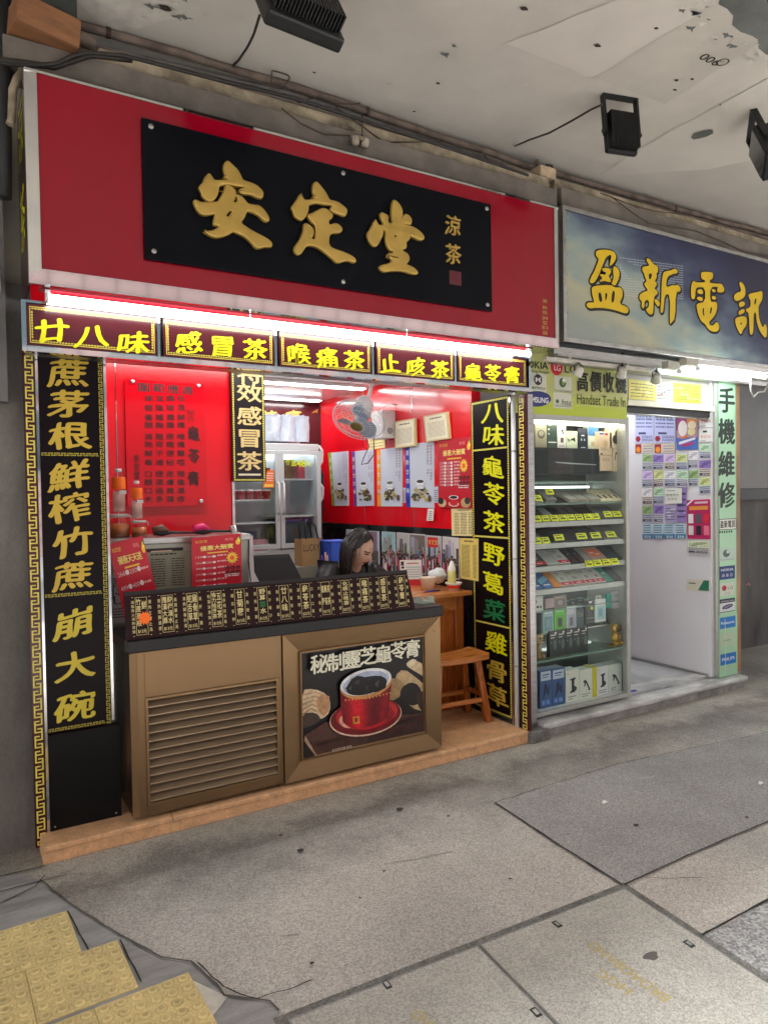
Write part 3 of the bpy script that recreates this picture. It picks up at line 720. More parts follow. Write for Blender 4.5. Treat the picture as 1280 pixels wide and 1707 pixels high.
tag(MB().box(xb+.001, xb+.012, YP-.006, YP+.05, .081, 2.33).build('steel_trim', CHROME), 'thin polished steel trim between key pattern strip and tall black banner', 'trim')
lbn = Pan('vertical_banner', 'tall black banner with golden herb names left of the counter', 'banner', 'Y', YP, 84, 1222)
lbn.o.location.x = xb+.014; lbn.ox = xb+.014
wb = fp(172, 620, YP)[0]-lbn.ox; hb = 2.33-lbn.oz
lbn.slab('board', M('black banner', S(18, 10, 15), .3, spec=.15), 0, 0, wb, hb, .02)
ba = Art(); dv = [lbn.L(120, y)[1] for y in (993, 760)]
bw = .017
ba.rects(YELB, [(wb-bw-.004+a, b, wb-bw-.004+c, d) for a, b, c, d in fret(bw, hb)])
for y in dv+[.004]: ba.rects(YELB, [(a+.004, y+b, c+.004, y+d) for a, b, c, d in fret(bw*.8, wb-bw-.014, False)])
ba.build('border', lbn.o)
for st, cs in (('蔗茅根', [(116, 622), (116, 674), (118, 727)]), ('鮮榨竹蔗', [(117, 793), (118, 846), (121, 905), (124, 960)]), ('崩大碗', [(125, 1039), (125, 1110), (127, 1178)])):
    for ch, c in zip(st, cs):
        raised('character', GOLDP if st != '崩大碗' else M('bright gold print', S(214, 196, 60), .42), cells(ch, [lbn.L(*c)], .185 if st != '崩大碗' else .182, .142 if ch not in '蔗茅根' else .134, .006, .16), lbn.o, 0, .0008, fat=.004)
x = lbn.ox+wb
tag(MB().box(x+.001, x+.013, YP-.004, YP+.05, .55, 2.33).build('steel_trim', CHROME), 'thin polished steel trim right of the tall black banner', 'trim')
kz = lbn.oz
kp = T('kick_panel', 'plain black panel at the foot of the tall banner', 'panel', None, (xb+.014, YP, .082))
MB().box(0, wb+.035, -.004, .05, 0, kz-.082-.012).build('panel', M('black kick plate', S(14, 15, 17), .35, var=.2, vs=6, spec=.2), kp)
for u in (.02, wb+.01): MB().ball((u, -.005, .018), .004).build('screw', STEEL, kp)
# --- right jamb, all on the side wall at X = 3.09
XJ = 3.09
tag(MB().box(XJ+.035, XJ+.125, 3.49, 3.97, .0, 2.25).build('jamb_pillar', STEEL), 'steel clad pillar between tea shop and phone shop', 'pillar')
rb = Pan('vertical_banner', 'narrow black banner with yellow herb names on the right jamb behind the wooden stool', 'banner', 'X', XJ, 803, 1174)
rb.o.location = (XJ, 3.985, .11); rb.ox = 3.985; rb.oz = .11
wr = 3.985-wp(851, 900, XJ)[0]; hr = 2.14
rb.slab('board', M('black banner', S(18, 10, 15)), 0, 0, wr, hr, .03)
ra = Art(); ra.rects(M('bright border', S(214, 206, 92), .4), chain(.008, .006, wr-.008, hr-.006, .014, .016))
for y in (749, 897, 1043): z = rb.L(825, y)[1]; ra.rects(M('bright border', S(214, 206, 92)), [(.022, z, wr-.022, z+.012)])
ra.build('border', rb.o)
for ch, c in (('八', (821, 688)), ('味', (822, 726)), ('龜', (821, 779)), ('苓', (822, 823)), ('茶', (822, 870)), ('野', (822, 924)), ('葛', (822, 972)), ('菜', (824, 1018)), ('雞', (827, 1072)), ('骨', (828, 1119)), ('草', (829, 1160))):
    raised('character', GRN if ch == '菜' else YEL if ch not in '骨草' else GOLDP, cells(ch, [rb.L(*c)], .235, .15, .006, -.16), rb.o, 0, .001, fat=.003)
yj = 3.985-wr
tag(MB().box(XJ-.004, XJ+.03, yj-.012, yj-.001, .081, 2.24).build('steel_trim', CHROME), 'polished steel trim beside the narrow black banner on the right jamb', 'trim')
wt = T('pipe', 'thin white pipe standing upright on the right jamb of the tea shop', 'pipe', None, (XJ-.004, yj-.045, .081))
MB().tube([(0, 0, 0), (0, 0, 2.16)], .016, 12).build('pipe_run', WHITE, wt)
for z in (.4, 1.1, 1.8): MB().lathe([(.018, -.006), (.0185, 0), (.018, .006)], (0, 0, z), 12).build('clip', STEEL, wt)
tag(MB().box(XJ+.004, XJ+.03, yj-.085, yj-.013, .081, 2.24).build('jamb_liner', BLACK), 'black liner behind the white pipe on the right jamb', 'jamb liner')
fret_strip('fret_strip', 'maroon strip with yellow greek key pattern on the right jamb beside the white pipe', 'X', XJ, yj-.088, yj-.145, .075, 2.24)
# --- stone step
st = T('stone_step', 'low orange stone tile step along the front of the tea shop', 'step', None, (.27, 3.44, 0))
MB().box(0, XJ-.27, .0, .5, 0, .0545).build('riser', STONE, st)
mb = MB()
for i in range(5):
    w_ = (XJ-.27)/5; mb.box(i*w_+.001, (i+1)*w_-.001, -.012, .5, .055, .08)
mb.build('tread', STONE, st, bevel=.005)
mb = MB()
for i in range(5):
    w_ = (XJ-.27)/5; mb.box(i*w_+.25*w_, min((i+1)*w_+.25*w_-.002, XJ-.27), -.003, -.0001, .002, .054)
mb.build('riser_tile', STONE, st)
tag(MB().box(XJ+.001, XJ+.16, 3.40, 3.9, 0, .075).build('kerb_block', GUTTER, bevel=.01), 'rough grey concrete block between the step and the phone shop sill', 'kerb block')
# --- counter
YC = 3.462; cx0, cx1 = .69, 2.425; cz0, cz1 = .10, .885
ct = T('counter', 'bronze metal shop counter with louvred front and a framed dessert poster', 'counter', None, (cx0, YC, cz0))
cw, ch_ = cx1-cx0, cz1-cz0
ps = fp(471, 1180, YC)[0]-cx0
def panelbox(*b): return MB().box(*b)
zl0, zl1 = fp(240, 1345, YC)[1]-cz0, fp(236, 1165, YC)[1]-cz0
sx0 = .035
mb = MB(); mb.box(0, sx0, 0, .02, 0, ch_).box(ps-.022, ps, 0, .02, 0, ch_).box(sx0, ps-.022, 0, .02, zl1, ch_).box(sx0, ps-.022, 0, .02, 0, zl0)
mb.build('front_panel', BRONZE, ct, bevel=.002)
panelbox(-.03, 0, .02, .36, 0, ch_).build('side_panel', BLKGLOSS, ct); panelbox(cw, cw+.012, .006, .16, 0, ch_).build('side_panel', BRONZE, ct)
MB().add([(-.03, .02, 0), (0, -.001, 0), (0, -.001, ch_), (-.03, .02, ch_)], [(0, 1, 2, 3)]).build('corner_post', BRONZE, ct)
panelbox(sx0, ps-.022, .06, .07, zl0-.01, zl1+.01).build('louvre_backing', BLACK, ct)
panelbox(-.02, cw, .0705, .34, .03, ch_).build('carcass', BLACK, ct)
lf = MB()
for a in frame_rects(sx0, zl0, ps-.022, zl1, .012): lf.box(a[0], a[2], -.006, .03, a[1], a[3])
lf.build('louvre_frame', BRONZE2, ct, bevel=.0015)
NL = 12; pz = (zl1-zl0-.024)/NL
lv = MB()
for i in range(NL):
    z = zl0+.012+pz*(i+.5)
    v = [(sx0+.012, -.002, z-pz*.40), (sx0+.012, -.002, z-pz*.26), (sx0+.012, .036, z+pz*.30), (sx0+.012, .036, z+pz*.20)]
    v += [(ps-.034, y, zz) for _, y, zz in v]
    lv.add(v, [(0, 1, 2, 3), (4, 7, 6, 5), (0, 4, 5, 1), (1, 5, 6, 2), (2, 6, 7, 3), (3, 7, 4, 0)])
lv.build('louvre_slats', M('slat bronze lit tone', S(176, 154, 126), .34, .5, var=.06, vs=3), ct)  # paler than the panel bronze: light on the slat tops painted into the colour
# framed poster door
fx0, fx1, fz0, fz1 = ps+.004, cw, 0, ch_
pa = fp(503, 1090, YC); pb = fp(707, 1224, YC); pc = fp(505, 1264, YC); pd = fp(706, 1060, YC)
ix0, ix1, iz0, iz1 = pa[0]-cx0, pb[0]-cx0, pc[1]-cz0, pa[1]-cz0
df = MB()
q = [(fx0, fz0), (fx1, fz0), (fx1, fz1), (fx0, fz1)]; ii = [(ix0, iz0), (ix1, iz0), (ix1, iz1), (ix0, iz1)]
for i in range(4):
    j = (i+1) % 4
    v = [(q[i][0], -.012, q[i][1]), (q[j][0], -.012, q[j][1]), (ii[j][0], .004, ii[j][1]), (ii[i][0], .004, ii[i][1]), (q[i][0], .03, q[i][1]), (q[j][0], .03, q[j][1]), (ii[j][0], .03, ii[j][1]), (ii[i][0], .03, ii[i][1])]
    df.add(v, [(0, 1, 2, 3), (4, 7, 6, 5), (0, 4, 5, 1), (2, 6, 7, 3)])
df.build('poster_frame', [BRONZE2], ct)
bf = MB()
for a in frame_rects(ix0-.014, iz0-.014, ix1+.014, iz1+.014, .008): bf.box(a[0], a[2], -.012, .01, a[1], a[3])
bf.build('frame_bead', BRONZE, ct, bevel=.001)
# poster itself: traced layers of the printed picture
po = bpy.data.objects.new('poster', None); bpy.data.objects.remove(po)
def PL(u, v):
    x, z = fp(400+u*.375, 1000+v*.375, YC); return (min(max(x-cx0, ix0), ix1), min(max(z-cz0, iz0), iz1))
pr = Art(0, .0003)
K = lambda r, g, b: M('photo_print_%d_%d_%d' % (r, g, b), S(r, g, b), .3, var=.3, vs=34, det=8)
pr.rect(K(14, 14, 14), ix0, iz0, ix1, iz1)
def pp(c, pts, it=0):
    P_ = [PL(*p) for p in (smooth(pts, it) if it else pts)]; pr.poly(K(*c), P_)
pp((28, 22, 20), [(640, 380), (830, 330), (830, 600), (700, 620), (600, 560)], 1)
pp((200, 176, 132), [(690, 340), (730, 305), (790, 350), (826, 380), (826, 500), (760, 480), (700, 400)], 1)
pp((222, 200, 160), [(735, 290), (765, 262), (826, 290), (826, 345), (790, 325)], 1)
pp((236, 220, 184), [(765, 262), (790, 268), (775, 300), (735, 292)], 1)
pp((170, 140, 96), [(640, 380), (690, 340), (740, 380), (700, 450), (640, 440)], 1)
pp((30, 26, 26), [(720, 390), (760, 365), (800, 380), (815, 440), (780, 475), (730, 460), (712, 425)], 1)
pp((60, 40, 34), [(780, 420), (826, 400), (826, 500), (800, 490)], 1)
pp((224, 200, 164), [(275, 402), (330, 395), (390, 420), (408, 470), (390, 520), (330, 540), (275, 545)], 1)
for i in range(5): pp((200-i*6, 168-i*6, 128-i*5), [(275, 420+i*22), (340-i*6, 408+i*18), (400-i*14, 430+i*16), (398-i*14, 436+i*16), (340-i*6, 414+i*18), (275, 428+i*22)])
pp((196, 150, 110), [(360, 420), (396, 424), (404, 470), (380, 520), (350, 500), (340, 450)], 1)
pp((70, 56, 48), [(275, 505), (340, 500), (365, 535), (320, 560), (275, 575)], 1)
pp((84, 54, 46), [(290, 600), (380, 545), (640, 520), (826, 500), (826, 590), (560, 640), (340, 690)])
pp((64, 40, 36), [(600, 545), (826, 505), (826, 590), (560, 640)])
for i in range(26): pp((60+(i*37) % 46, 38+(i*23) % 26, 34+(i*13) % 18), [(300+(i*71) % 430, 640-(i*71) % 430*.21+(i % 5)*9), (360+(i*71) % 430, 626-(i*71) % 430*.21+(i % 5)*9), (360+(i*71) % 430, 628.5-(i*71) % 430*.21+(i % 5)*9), (300+(i*71) % 430, 643-(i*71) % 430*.21+(i % 5)*9)])
for i in range(9): pp((46 + (i % 3)*16, 30+(i % 2)*12, 28), [(340+i*55, 640-i*14), (520+i*36, 596-i*10), (522+i*36, 601-i*10), (342+i*55, 648-i*14)])
pp((176, 146, 118), [(287, 600), (340, 690), (334, 700), (283, 625)])
pp((30, 24, 22), [(275, 640), (300, 650), (330, 705), (275, 712)])
def ell(cx, cy, rx, ry, rot=0, n=36, a0=0, a1=2*pi):
    return [(cx+rx*cos(t)*cos(rot)-ry*sin(t)*sin(rot), cy+rx*cos(t)*sin(rot)+ry*sin(t)*cos(rot)) for t in [a0+(a1-a0)*i/n for i in range(n)]]
pp((224, 196, 170), ell(555, 520, 162, 82, -.18)); pp((120, 16, 26), ell(555, 516, 158, 79, -.18)); pp((190, 40, 46), ell(560, 506, 138, 64, -.18)); pp((232, 170, 150), ell(470, 540, 34, 26, .5)); pp((150, 20, 30), ell(570, 520, 112, 52, -.18))
pp((196, 18, 34), [(440, 405), (452, 540), (480, 565), (530, 577), (590, 570), (635, 545), (650, 520), (668, 370), (600, 420), (500, 430)], 1)
for i in range(20):     # shaded sides of the cup
    t0_, t1_ = i/20, (i+1)/20; sh_ = .52+.62*math.exp(-((t0_-.30)/.2)**2)+.22*math.exp(-((t0_-.86)/.08)**2)
    def cup(t, low): x = 441+t*226; return (x, (404+34*sin(pi*t)**.8-36*t) if not low else (452+t*198, (541+38*sin(pi*t)**.7-22*t))[1])
    xb = lambda t: 453+t*196
    pp(tuple(min(255, int(c*sh_)) for c in (206, 24, 42)), [cup(t0_, 0), cup(t1_, 0), (xb(t1_), 540+36*sin(pi*t1_)**.7-24*t1_), (xb(t0_), 540+36*sin(pi*t0_)**.7-24*t0_)])
pp((206, 150, 90), ell(554, 372, 117, 62, -.24)); pp((232, 236, 246), ell(553, 362, 116, 56, -.26)); pp((176, 188, 214), ell(553, 366, 104, 48, -.26)); pp((26, 26, 30), ell(556, 378, 92, 38, -.26))
for c, P_ in (((12, 12, 14), [(462, 392), (488, 350), (515, 334), (560, 342), (575, 372), (545, 412), (490, 414)]), ((10, 10, 12), [(560, 384), (582, 340), (620, 334), (646, 360), (640, 388), (605, 406), (570, 410)]), ((18, 18, 22), [(505, 355), (530, 335), (560, 345), (575, 370), (540, 375)]), ((56, 54, 56), [(500, 365), (525, 350), (520, 375)]), ((66, 64, 66), [(590, 370), (612, 352), (604, 388)]), ((46, 44, 46), [(545, 385), (565, 372), (560, 398)]), ((74, 72, 74), [(474, 392), (490, 376), (486, 398)])): pp(c, P_)
pp((216, 150, 52), [(494, 516), (522, 512), (524, 545), (496, 548)]); pp((170, 24, 30), [(500, 522), (516, 520), (517, 538), (502, 540)])
for i in range(14): pp((226, 150, 90), ell(462+i*15, 438-abs(7-i)*1.2+(i-7)*-2.6-6, 4.5, 4, 0, 6))
tt = '秘制靈芝龜苓膏'; tp = [(345, 282), (419, 274), (490, 262), (559, 246), (627, 238), (694, 222), (755, 214)]
tcs = []
for c, p in zip(tt, tp): tcs += cells(c, [PL(*p)], .112, .108)
pr.text(K(30, 30, 26), [[(x+.003, y-.003) for x, y in c] for c in tcs], .003); pr.text(K(244, 244, 214), tcs, .003)
x, y = PL(415, 660); pr.text(K(214, 200, 190), hline('安定堂涼茶 精選', x-.02, y, .016, .12))
po = pr.build('poster', ct)
for v in po.data.vertices: v.co = (v.co.x, .0075-v.co.z, v.co.y)
po.data.update()
MB().box(ix0-.012, ix1+.012, .0085, .02, iz0-.012, iz1+.012).build('poster_backing', BLACK, ct)
# top slab, castors
MB().prism([(-.045, -.032), (cw+.01, -.032), (cw+.065, .20), (cw+.065, .36), (-.06, .38)], ch_+.001, ch_+.062).build('top_slab', BLKGLOSS, ct, bevel=.006)
for x in (.06, cw-.06):
    for y in (.06, .30): MB().tube([(x-.012, y, -.002), (x+.012, y, -.002)], .0175, 12).build('castor', BLKPL, ct)
# --- menu board leaning along the front of the slab
MZ = cz0+ch_+.0625-.1+.1
ml = fp(212, 1062, 3.445); mr_ = fp(692, 1013, 3.445)
Mw = mr_[0]-ml[0]; tilt = radians(8)
mn = T('menu_board', 'long brown menu board with thirteen gold lettered tea columns on the counter front edge', 'menu board', None, (ml[0], 3.447, .9485), (pi/2-tilt, 0, 0))
Mh = .225
MB().prism([(0, 0), (Mw, 0), (Mw-.035, Mh), (-.004, Mh)], -.008, 0).build('board', M('menu brown', S(38, 16, 17), .4, spec=.2), mn)
MB().prism([(0, Mh-.018), (Mw-.03, Mh-.018), (Mw-.035, Mh), (-.004, Mh)], .0002, .0015).build('top_edge', BLACK, mn)
items = [(('竹蔗茅根', '鮮榨'), '13', '滋陰降火清熱潤燥', '清熱生津止渴'), (('羅漢大蔴', '酸梅湯水'), '13', '清熱潤腸通便', '滋潤腸胃止渴'), (('蛇舌草', '雞骨草'), '13', '清熱解毒利濕', '清肝利膽'), (('強力祛濕茶', '五花茶'), '13', '祛濕消滯降火', '清肝明目消毒'), (('甘菊露',), '13', '補血安神', '清熱散風'), (('野葛菜水',), '13', '清熱潤肺', '咽干喉沙'), (('廿八味',), '13', '清熱解毒', '感冒發熱'), (('龜苓茶',), '22', '滋陰降火', '口苦口臭'), (('銀翹', '桑菊', '茶茶'), '27', '大便秘結', '肝熱目赤'), (('化痰止咳茶',), '27', '咳嗽多痰', '喉干聲沙'), (('喉痛茶',), '27', '咽喉腫痛', '口苦口乾'), (('感冒茶',), '27', '頭痛發熱', '流鼻水'), (('龜苓膏',), '40', '滋陰養顏', '去濕解毒')]
LT = M('menu lettering', S(226, 212, 150), .45); NT = 13; pitch = (Mw-.03)/NT
lines_ = Art(.0008); txt = []; grn = []
for i, (main, price, sl_, sr_) in enumerate(items):
    cx = .012+pitch*(i+.5)-.002*i*.1; t_ = .0016; bx0, bx1, by0, by1 = cx-.027, cx+.027, .018, .195
    for a in frame_rects(bx0, by0, bx1, by1, t_): lines_.mb.add([(a[0], a[1], lines_.z), (a[2], a[1], lines_.z), (a[2], a[3], lines_.z), (a[0], a[3], lines_.z)], [(0, 1, 2, 3)], lines_.mi(LT))
    for s_, xx in ((sl_, bx0-.012), (sr_, bx1+.012)):
        n_ = len(s_); txt += cells(s_, [(xx, by1-.012-(by1-by0-.02)*(j+.5)/n_) for j in range(n_)], .0155, min(.020, .13/n_), .004)
        d = .01 if xx > cx else -.01
        for yy in (by0-.004, by1): lines_.mb.add([(xx-.004, yy, lines_.z), (xx+.004, yy, lines_.z), (xx+.004, yy+.0018, lines_.z), (xx-.004, yy+.0018, lines_.z)], [(0, 1, 2, 3)], lines_.mi(LT))
    nm = len(main)
    for k_, s_ in enumerate(main):
        xx = cx if nm == 1 else cx+(k_-(nm-1)/2)*(.025 if nm == 2 else .017); n_ = len(s_)
        ys = [by1-.006-(by1-by0-.045)*(j+.5)/n_ for j in range(n_)]
        for j, c in enumerate(s_):
            q_ = cells(c, [(xx, ys[j])], .036 if nm == 1 else (.024 if nm == 2 else .016), min(.042, (by1-by0-.045)/n_*.95), .014)
            (grn if (c == '菜') else txt).extend(q_)
    txt += hline('$'+price+'元', cx, by0+.018, .020, .04, 'c', .01)
lines_.up(); lines_.text(LT, txt); lines_.text(GRN, grn, .0004)
lines_.build('lettering', mn)
sx, sz = .075, .085
stk = Art(.0); stk.star(M('orange sticker', S(255, 120, 30), .5), 0, 0, .034, .023, 14)
so_ = stk.build('starburst_sticker', None); so_.location = mn.matrix_basis @ Vector((.085, .095, .0022)); so_.rotation_euler = (pi/2-tilt, 0, 0)
tag(so_, 'small orange starburst sticker on the first column of the menu board', 'sticker')
# --- wooden stool
so2 = T('wooden_stool', 'varnished orange wooden stool with a curved seat beside the counter', 'stool', None, (2.80, 3.86, .081), (0, 0, radians(-4)))
SWx, SWy, SHh = .225, .125, .44
n = 12; tv_ = []; 
mb = MB(); vs = []
for side in (0, 1):
    for j in (0, 1):
        for i in range(n+1):
            u = i/n*2-1; z = SHh+.022*u*u-(0 if side == 0 else .034+.012*(u*u)); vs.append((u*SWx, (j*2-1)*SWy, z))
N1 = n+1
fs = [(i, i+1, N1+i+1, N1+i) for i in range(n)]+[(2*N1+i, 3*N1+i, 3*N1+i+1, 2*N1+i+1) for i in range(n)]
fs += [(i, 2*N1+i, 2*N1+i+1, i+1) for i in range(n)]+[(N1+i, N1+i+1, 3*N1+i+1, 3*N1+i) for i in range(n)]+[(0, N1, 3*N1, 2*N1), (n, 2*N1+n, 3*N1+n, N1+n)]
mb.add(vs, fs).build('seat', WOODH, so2, bevel=.006)
def leg(sx, sy):
    tp_ = Vector((sx*.15, sy*.085, SHh-.032)); bt = Vector((sx*.205, sy*.125, 0)); d = (bt-tp_); ax = Vector((.023, 0, 0)); ay = Vector((0, .020, 0))
    v = [tp_+ax*i+ay*j for j in (-1, 1) for i in (-1, 1)]+[bt+ax*i*1.05+ay*j*1.05 for j in (-1, 1) for i in (-1, 1)]
    MB().add(v, [(0, 1, 3, 2), (4, 6, 7, 5), (0, 4, 5, 1), (2, 3, 7, 6), (0, 2, 6, 4), (1, 5, 7, 3)]).build('leg', WOOD, so2, bevel=.006)
for sx in (-1, 1):
    for sy in (-1, 1): leg(sx, sy)
for sy in (-1, 1): MB().box(-.165, .165, sy*.11-.011, sy*.11+.011, .135, .165).build('stretcher', WOODH, so2, bevel=.004)
for sx in (-1, 1): MB().box(sx*.178-.011, sx*.178+.011, -.09, .09, .165, .195).build('stretcher', WOOD, so2, bevel=.004)
# ================================================================== tea shop, inside
XW, YBK, ZC = 3.1, 6.45, 2.56
def room(name, mat, b, z=None):
    o = MB().box(*b).build(name, mat); o['kind'] = 'structure'; return o
room('shop_floor', STONE, (.3, XW, 3.945, YBK, 0, .078))
CEILM = M('white ceiling sheet', S(226, 226, 228), .22, coat=.2)
o = MB().box(.3, XW+.08, 3.62, YBK, ZC, ZC+.05).build('shop_ceiling', CEILM); o['kind'] = 'structure'
wall('shop_wall', 'red lacquered side wall of the tea shop behind the hung posters', [(XW, XW+.08, 3.99, YBK+.1, 1.352, ZC-.001)], REDWALL)
DK = M('dark tile', S(28, 28, 32), .25, var=.3, vs=6, coat=.2)
wall('shop_wall', 'dark tiled lower half of the tea shop side wall under the red part', [(XW+.004, XW+.08, 3.99, YBK+.1, .0, 1.30)], DK)
tag(MB().box(XW-.006, XW+.08, 3.99, YBK, 1.301, 1.351).build('dado_rail', M('smoked glass trim', S(36, 44, 44), .08, .3, coat=.5)), 'dark glassy rail between the red wall and the street photographs', 'rail')
for i, y in enumerate((4.75, 5.55)): tag(MB().box(XW-.0035, XW, y, y+.006, 1.353, ZC-.002).build('wall_joint', CHROME), 'thin vertical steel joint in the red wall ' + ('nearer the street' if i == 0 else 'nearer the fridge'), 'joint')
wall('shop_wall', 'rear wall of the tea shop behind the glass door fridge', [(.3, XW-.001, YBK, YBK+.1, 0, ZC-.001)], M('rear wall maroon', S(74, 20, 28), .25, coat=.3))
wall('shop_wall', 'hidden left side wall of the tea shop', [(.22, .299, 3.91, YBK+.1, 0, ZC-.001)], GREYP)
# gold lettering on a maroon fascia over the fridge
ff = Pan('fascia_board', 'maroon fascia board with gold characters on the rear wall above the fridge', 'board', 'Y', YBK-.03, 400, 740)
ff.slab('board', MAROON, 0, 0, 1.55, .40, .025)
for ch, c in (('茶', (448, 698)), ('膏', (490, 698)), ('苓', (410, 698))): raised('character', GOLD, cells(ch, [ff.L(*c)], .19, .16, .006, .14), ff.o, .0, .002, fat=.004)
a = Art(); u, v = ff.L(526, 684)
for k in range(4): a.poly(GOLD, [(u-.02*k, v-.01*k*k*.6), (u+.03-.02*k, v+.02-.012*k), (u+.02-.02*k, v-.03)])
a.build('corner_ornament', ff.o)
# ceiling lights
for i, (y, x0, x1) in enumerate(((5.38, 1.2, 3.02), (6.22, 1.2, 3.0), (3.92, .5, 2.95))):
    r = T('ceiling_light', ['long lit strip light on the tea shop ceiling in front of the fridge', 'long lit strip light on the tea shop ceiling close to the rear wall', 'lit strip light on the tea shop ceiling just behind the row of small signs'][i], 'ceiling light', 'strip lights on the tea shop ceiling', (x0, y, ZC-.001))
    MB().box(0, x1-x0, -.05, .05, -.028, 0).build('housing', WHITE, r, bevel=.004)
    MB().box(.01, x1-x0-.01, -.042, .042, -.034, -.0285).build('diffuser', M('lit diffuser', (1, .985, .96), .5, em=4.6), r)
# red partition with the notice panel
YPt = 4.30
tag(MB().box(.30, 1.45, YPt, YPt+.05, 1.15, ZC-.001).build('partition', REDWALL), 'bright red lacquered partition behind the tea jars', 'partition')
tag(MB().box(1.452, 1.468, YPt-.01, YPt+.05, 1.15, ZC-.001).build('steel_post', CHROME), 'thin steel post at the right edge of the red partition', 'post')
tag(MB().box(.775, .779, YPt-.004, YPt, 1.152, ZC-.002).build('wall_joint', CHROME), 'thin steel joint in the red partition behind the tea jars', 'joint')
npn = Pan('notice_board', 'red acrylic notice board with black writing and four studs on the red partition', 'notice board', 'Y', YPt-.02, 213, 846)
nw, nh = npn.L(346, 846)[0], npn.L(213, 632)[1]
npn.slab('board', M('red acrylic sheet', S(210, 8, 28), .15, coat=.1), 0, 0, nw, nh, .006, 0, .001)
INK = M('black ink', S(44, 12, 18), .5)
na = Art()
na.text(INK, cells('圍範應適', [npn.L(x, y) for x, y in ((240, 646), (265, 647), (289, 649), (312, 651))], .075, .055), .0015)
cols = [(302, '祛濕解積喉痛聲啞 暗瘡濕疹', ), (284, '調玻潤腸尿痛便秘 皮膚風濕'), (266, '滋陰補胸腸胃不適 煙酒過多'), (248, '保健養顏清熱解毒 口酸口水')]
rowy = [664, 680, 696, 709, 728, 741, 756, 771, 790, 804, 818, 832]
for x, s_ in cols:
    s_ = s_.replace(' ', '')
    na.text(INK, cells(s_, [npn.L(x, y) for y in rowy[:len(s_)]], .050, .040), .0006)
for ch, y in (('龜', 723), ('苓', 760), ('膏', 798)): na.text(INK, cells(ch, [npn.L(323, y)], .075, .092, 0, 0.0), .002)
na.text(INK, vline('安定堂', npn.L(228, 760)[0], npn.L(228, 757)[1], npn.L(228, 800)[1], .034), .0006)
na.text(M('dark red ink', S(120, 10, 20), .5), vline('秘方', npn.L(318, 690)[0], npn.L(318, 682)[1], npn.L(318, 704)[1], .05))
na.build('lettering', npn.o)
for px, py in ((221, 636), (331, 643), (335, 835)): x, y = npn.L(px, py); MB().lathe([(.013, 0), (.013, .012), (.009, .016), (0, .0165)], (x, y, 0), 14).build('stud', CHROME, npn.o)
# hanging sign with a beaded border
hg = Pan('hanging_sign', 'narrow black hanging sign with cream characters and a beaded border over the fridge side', 'sign', 'Y', 4.26, 389, 803)
hw = hg.L(444, 803)[0]; hh = ZC-hg.oz-.02
hg.slab('board', M('sign black', S(26, 18, 22), .3), 0, 0, hw, hh, .03)
ha = Art(); ha.rects(M('bright border', S(214, 206, 92), .4), chain(.006, .006, hw-.006, hh-.006, .010, .014)); ha.rect(M('cream bar', S(226, 214, 190)), .035, .038, hw-.035, .050); ha.build('border', hg.o)
for ch, y in (('特', 624), ('效', 655), ('感', 694), ('冒', 731), ('茶', 769)):
    raised('character', M('cream gold', S(222, 196, 136), .4), cells(ch, [hg.L(416, y)], .17, .125), hg.o, 0, .0012, fat=.0035)
for u in (.03, hw-.03): MB().tube([(u, hh, -.015), (u, hh+.019, -.015)], .004, 8).build('hanger', STEEL, hg.o)
# --- steel cabinet with jars
sc_ = T('steel_cabinet', 'stainless steel serving cabinet behind the left end of the counter', 'cabinet', None, (.605, 3.86, .081))
MB().box(0, .79, .004, .42, 0, 1.285).build('body', M('steel cabinet side', S(168, 170, 160), .4, .6, var=.12, vs=5), sc_)
MB().box(-.01, .80, -.012, .43, 1.286, 1.32).build('top', STEEL, sc_, bevel=.004)
MB().box(.19, .42, -.001, .0035, 1.18, 1.262).build('opening', BLACK, sc_); MB().box(.25, .36, -.004, -.0015, 1.19, 1.25).build('label_strip', M('pale label', S(226, 190, 170), .6), sc_)
def notice(name, label, cat, val, TLp, TRp, BRp, BLp, mat, art=None, th=.003, ax='Y', group=None):
    p = Pan(name, label, cat, ax, val, *BLp, group)
    q = [p.L(*BLp), p.L(*BRp), p.L(*TRp), p.L(*TLp)]
    MB().prism(q, -th, 0).build('sheet', mat, p.o)
    if art:
        A = Art(); 
        def UV(u, v):   # bilinear position on the sheet, u to the right, v upwards
            a = Vector(q[0]).lerp(Vector(q[1]), u); b = Vector(q[3]).lerp(Vector(q[2]), u); r = a.lerp(b, v); return (r.x, r.y)
        W0 = (Vector(q[1])-Vector(q[0])).length; H0 = (Vector(q[3])-Vector(q[0])).length
        art(A, UV, W0, H0, atan2(q[1][1]-q[0][1], q[1][0]-q[0][0]))
        A.build('print', p.o)
    return p
def uvrect(A, m, UV, *rs): A.polys(m, [[UV(a, b), UV(c, b), UV(c, d), UV(a, d)] for a, b, c, d in rs])
def uvell(A, m, UV, u, v, ru, rv, n=20): A.poly(m, [UV(u+ru*cos(2*pi*i/n), v+rv*sin(2*pi*i/n)) for i in range(n)])
def rows(n, v0, v1, us, rnd, w=.5):
    L = []; h = (v1-v0)/n
    for i in range(n):
        for (a, b) in us:
            x = a
            while x < b-.01:
                e = min(b, x+rnd.uniform(.04, .14)); L.append((x, v0+h*i+h*.25, e, v0+h*i+h*(.25+w))); x = e+.018
    return L
GRY = flat(110, 108, 100); DKI = flat(46, 46, 48); GOLDI = flat(240, 196, 70); WHI = flat(240, 226, 226); REDI = flat(206, 26, 40)
def grey_menu(A, UV, W0, H0, rot):
    rnd = random.Random(3); uvrect(A, DKI, UV, *rows(1, .9, .97, [(.1, .7)], rnd)); uvrect(A, DKI, UV, *[r for r in rows(12, .15, .85, [(.1, .42), (.56, .86)], rnd, .35)])
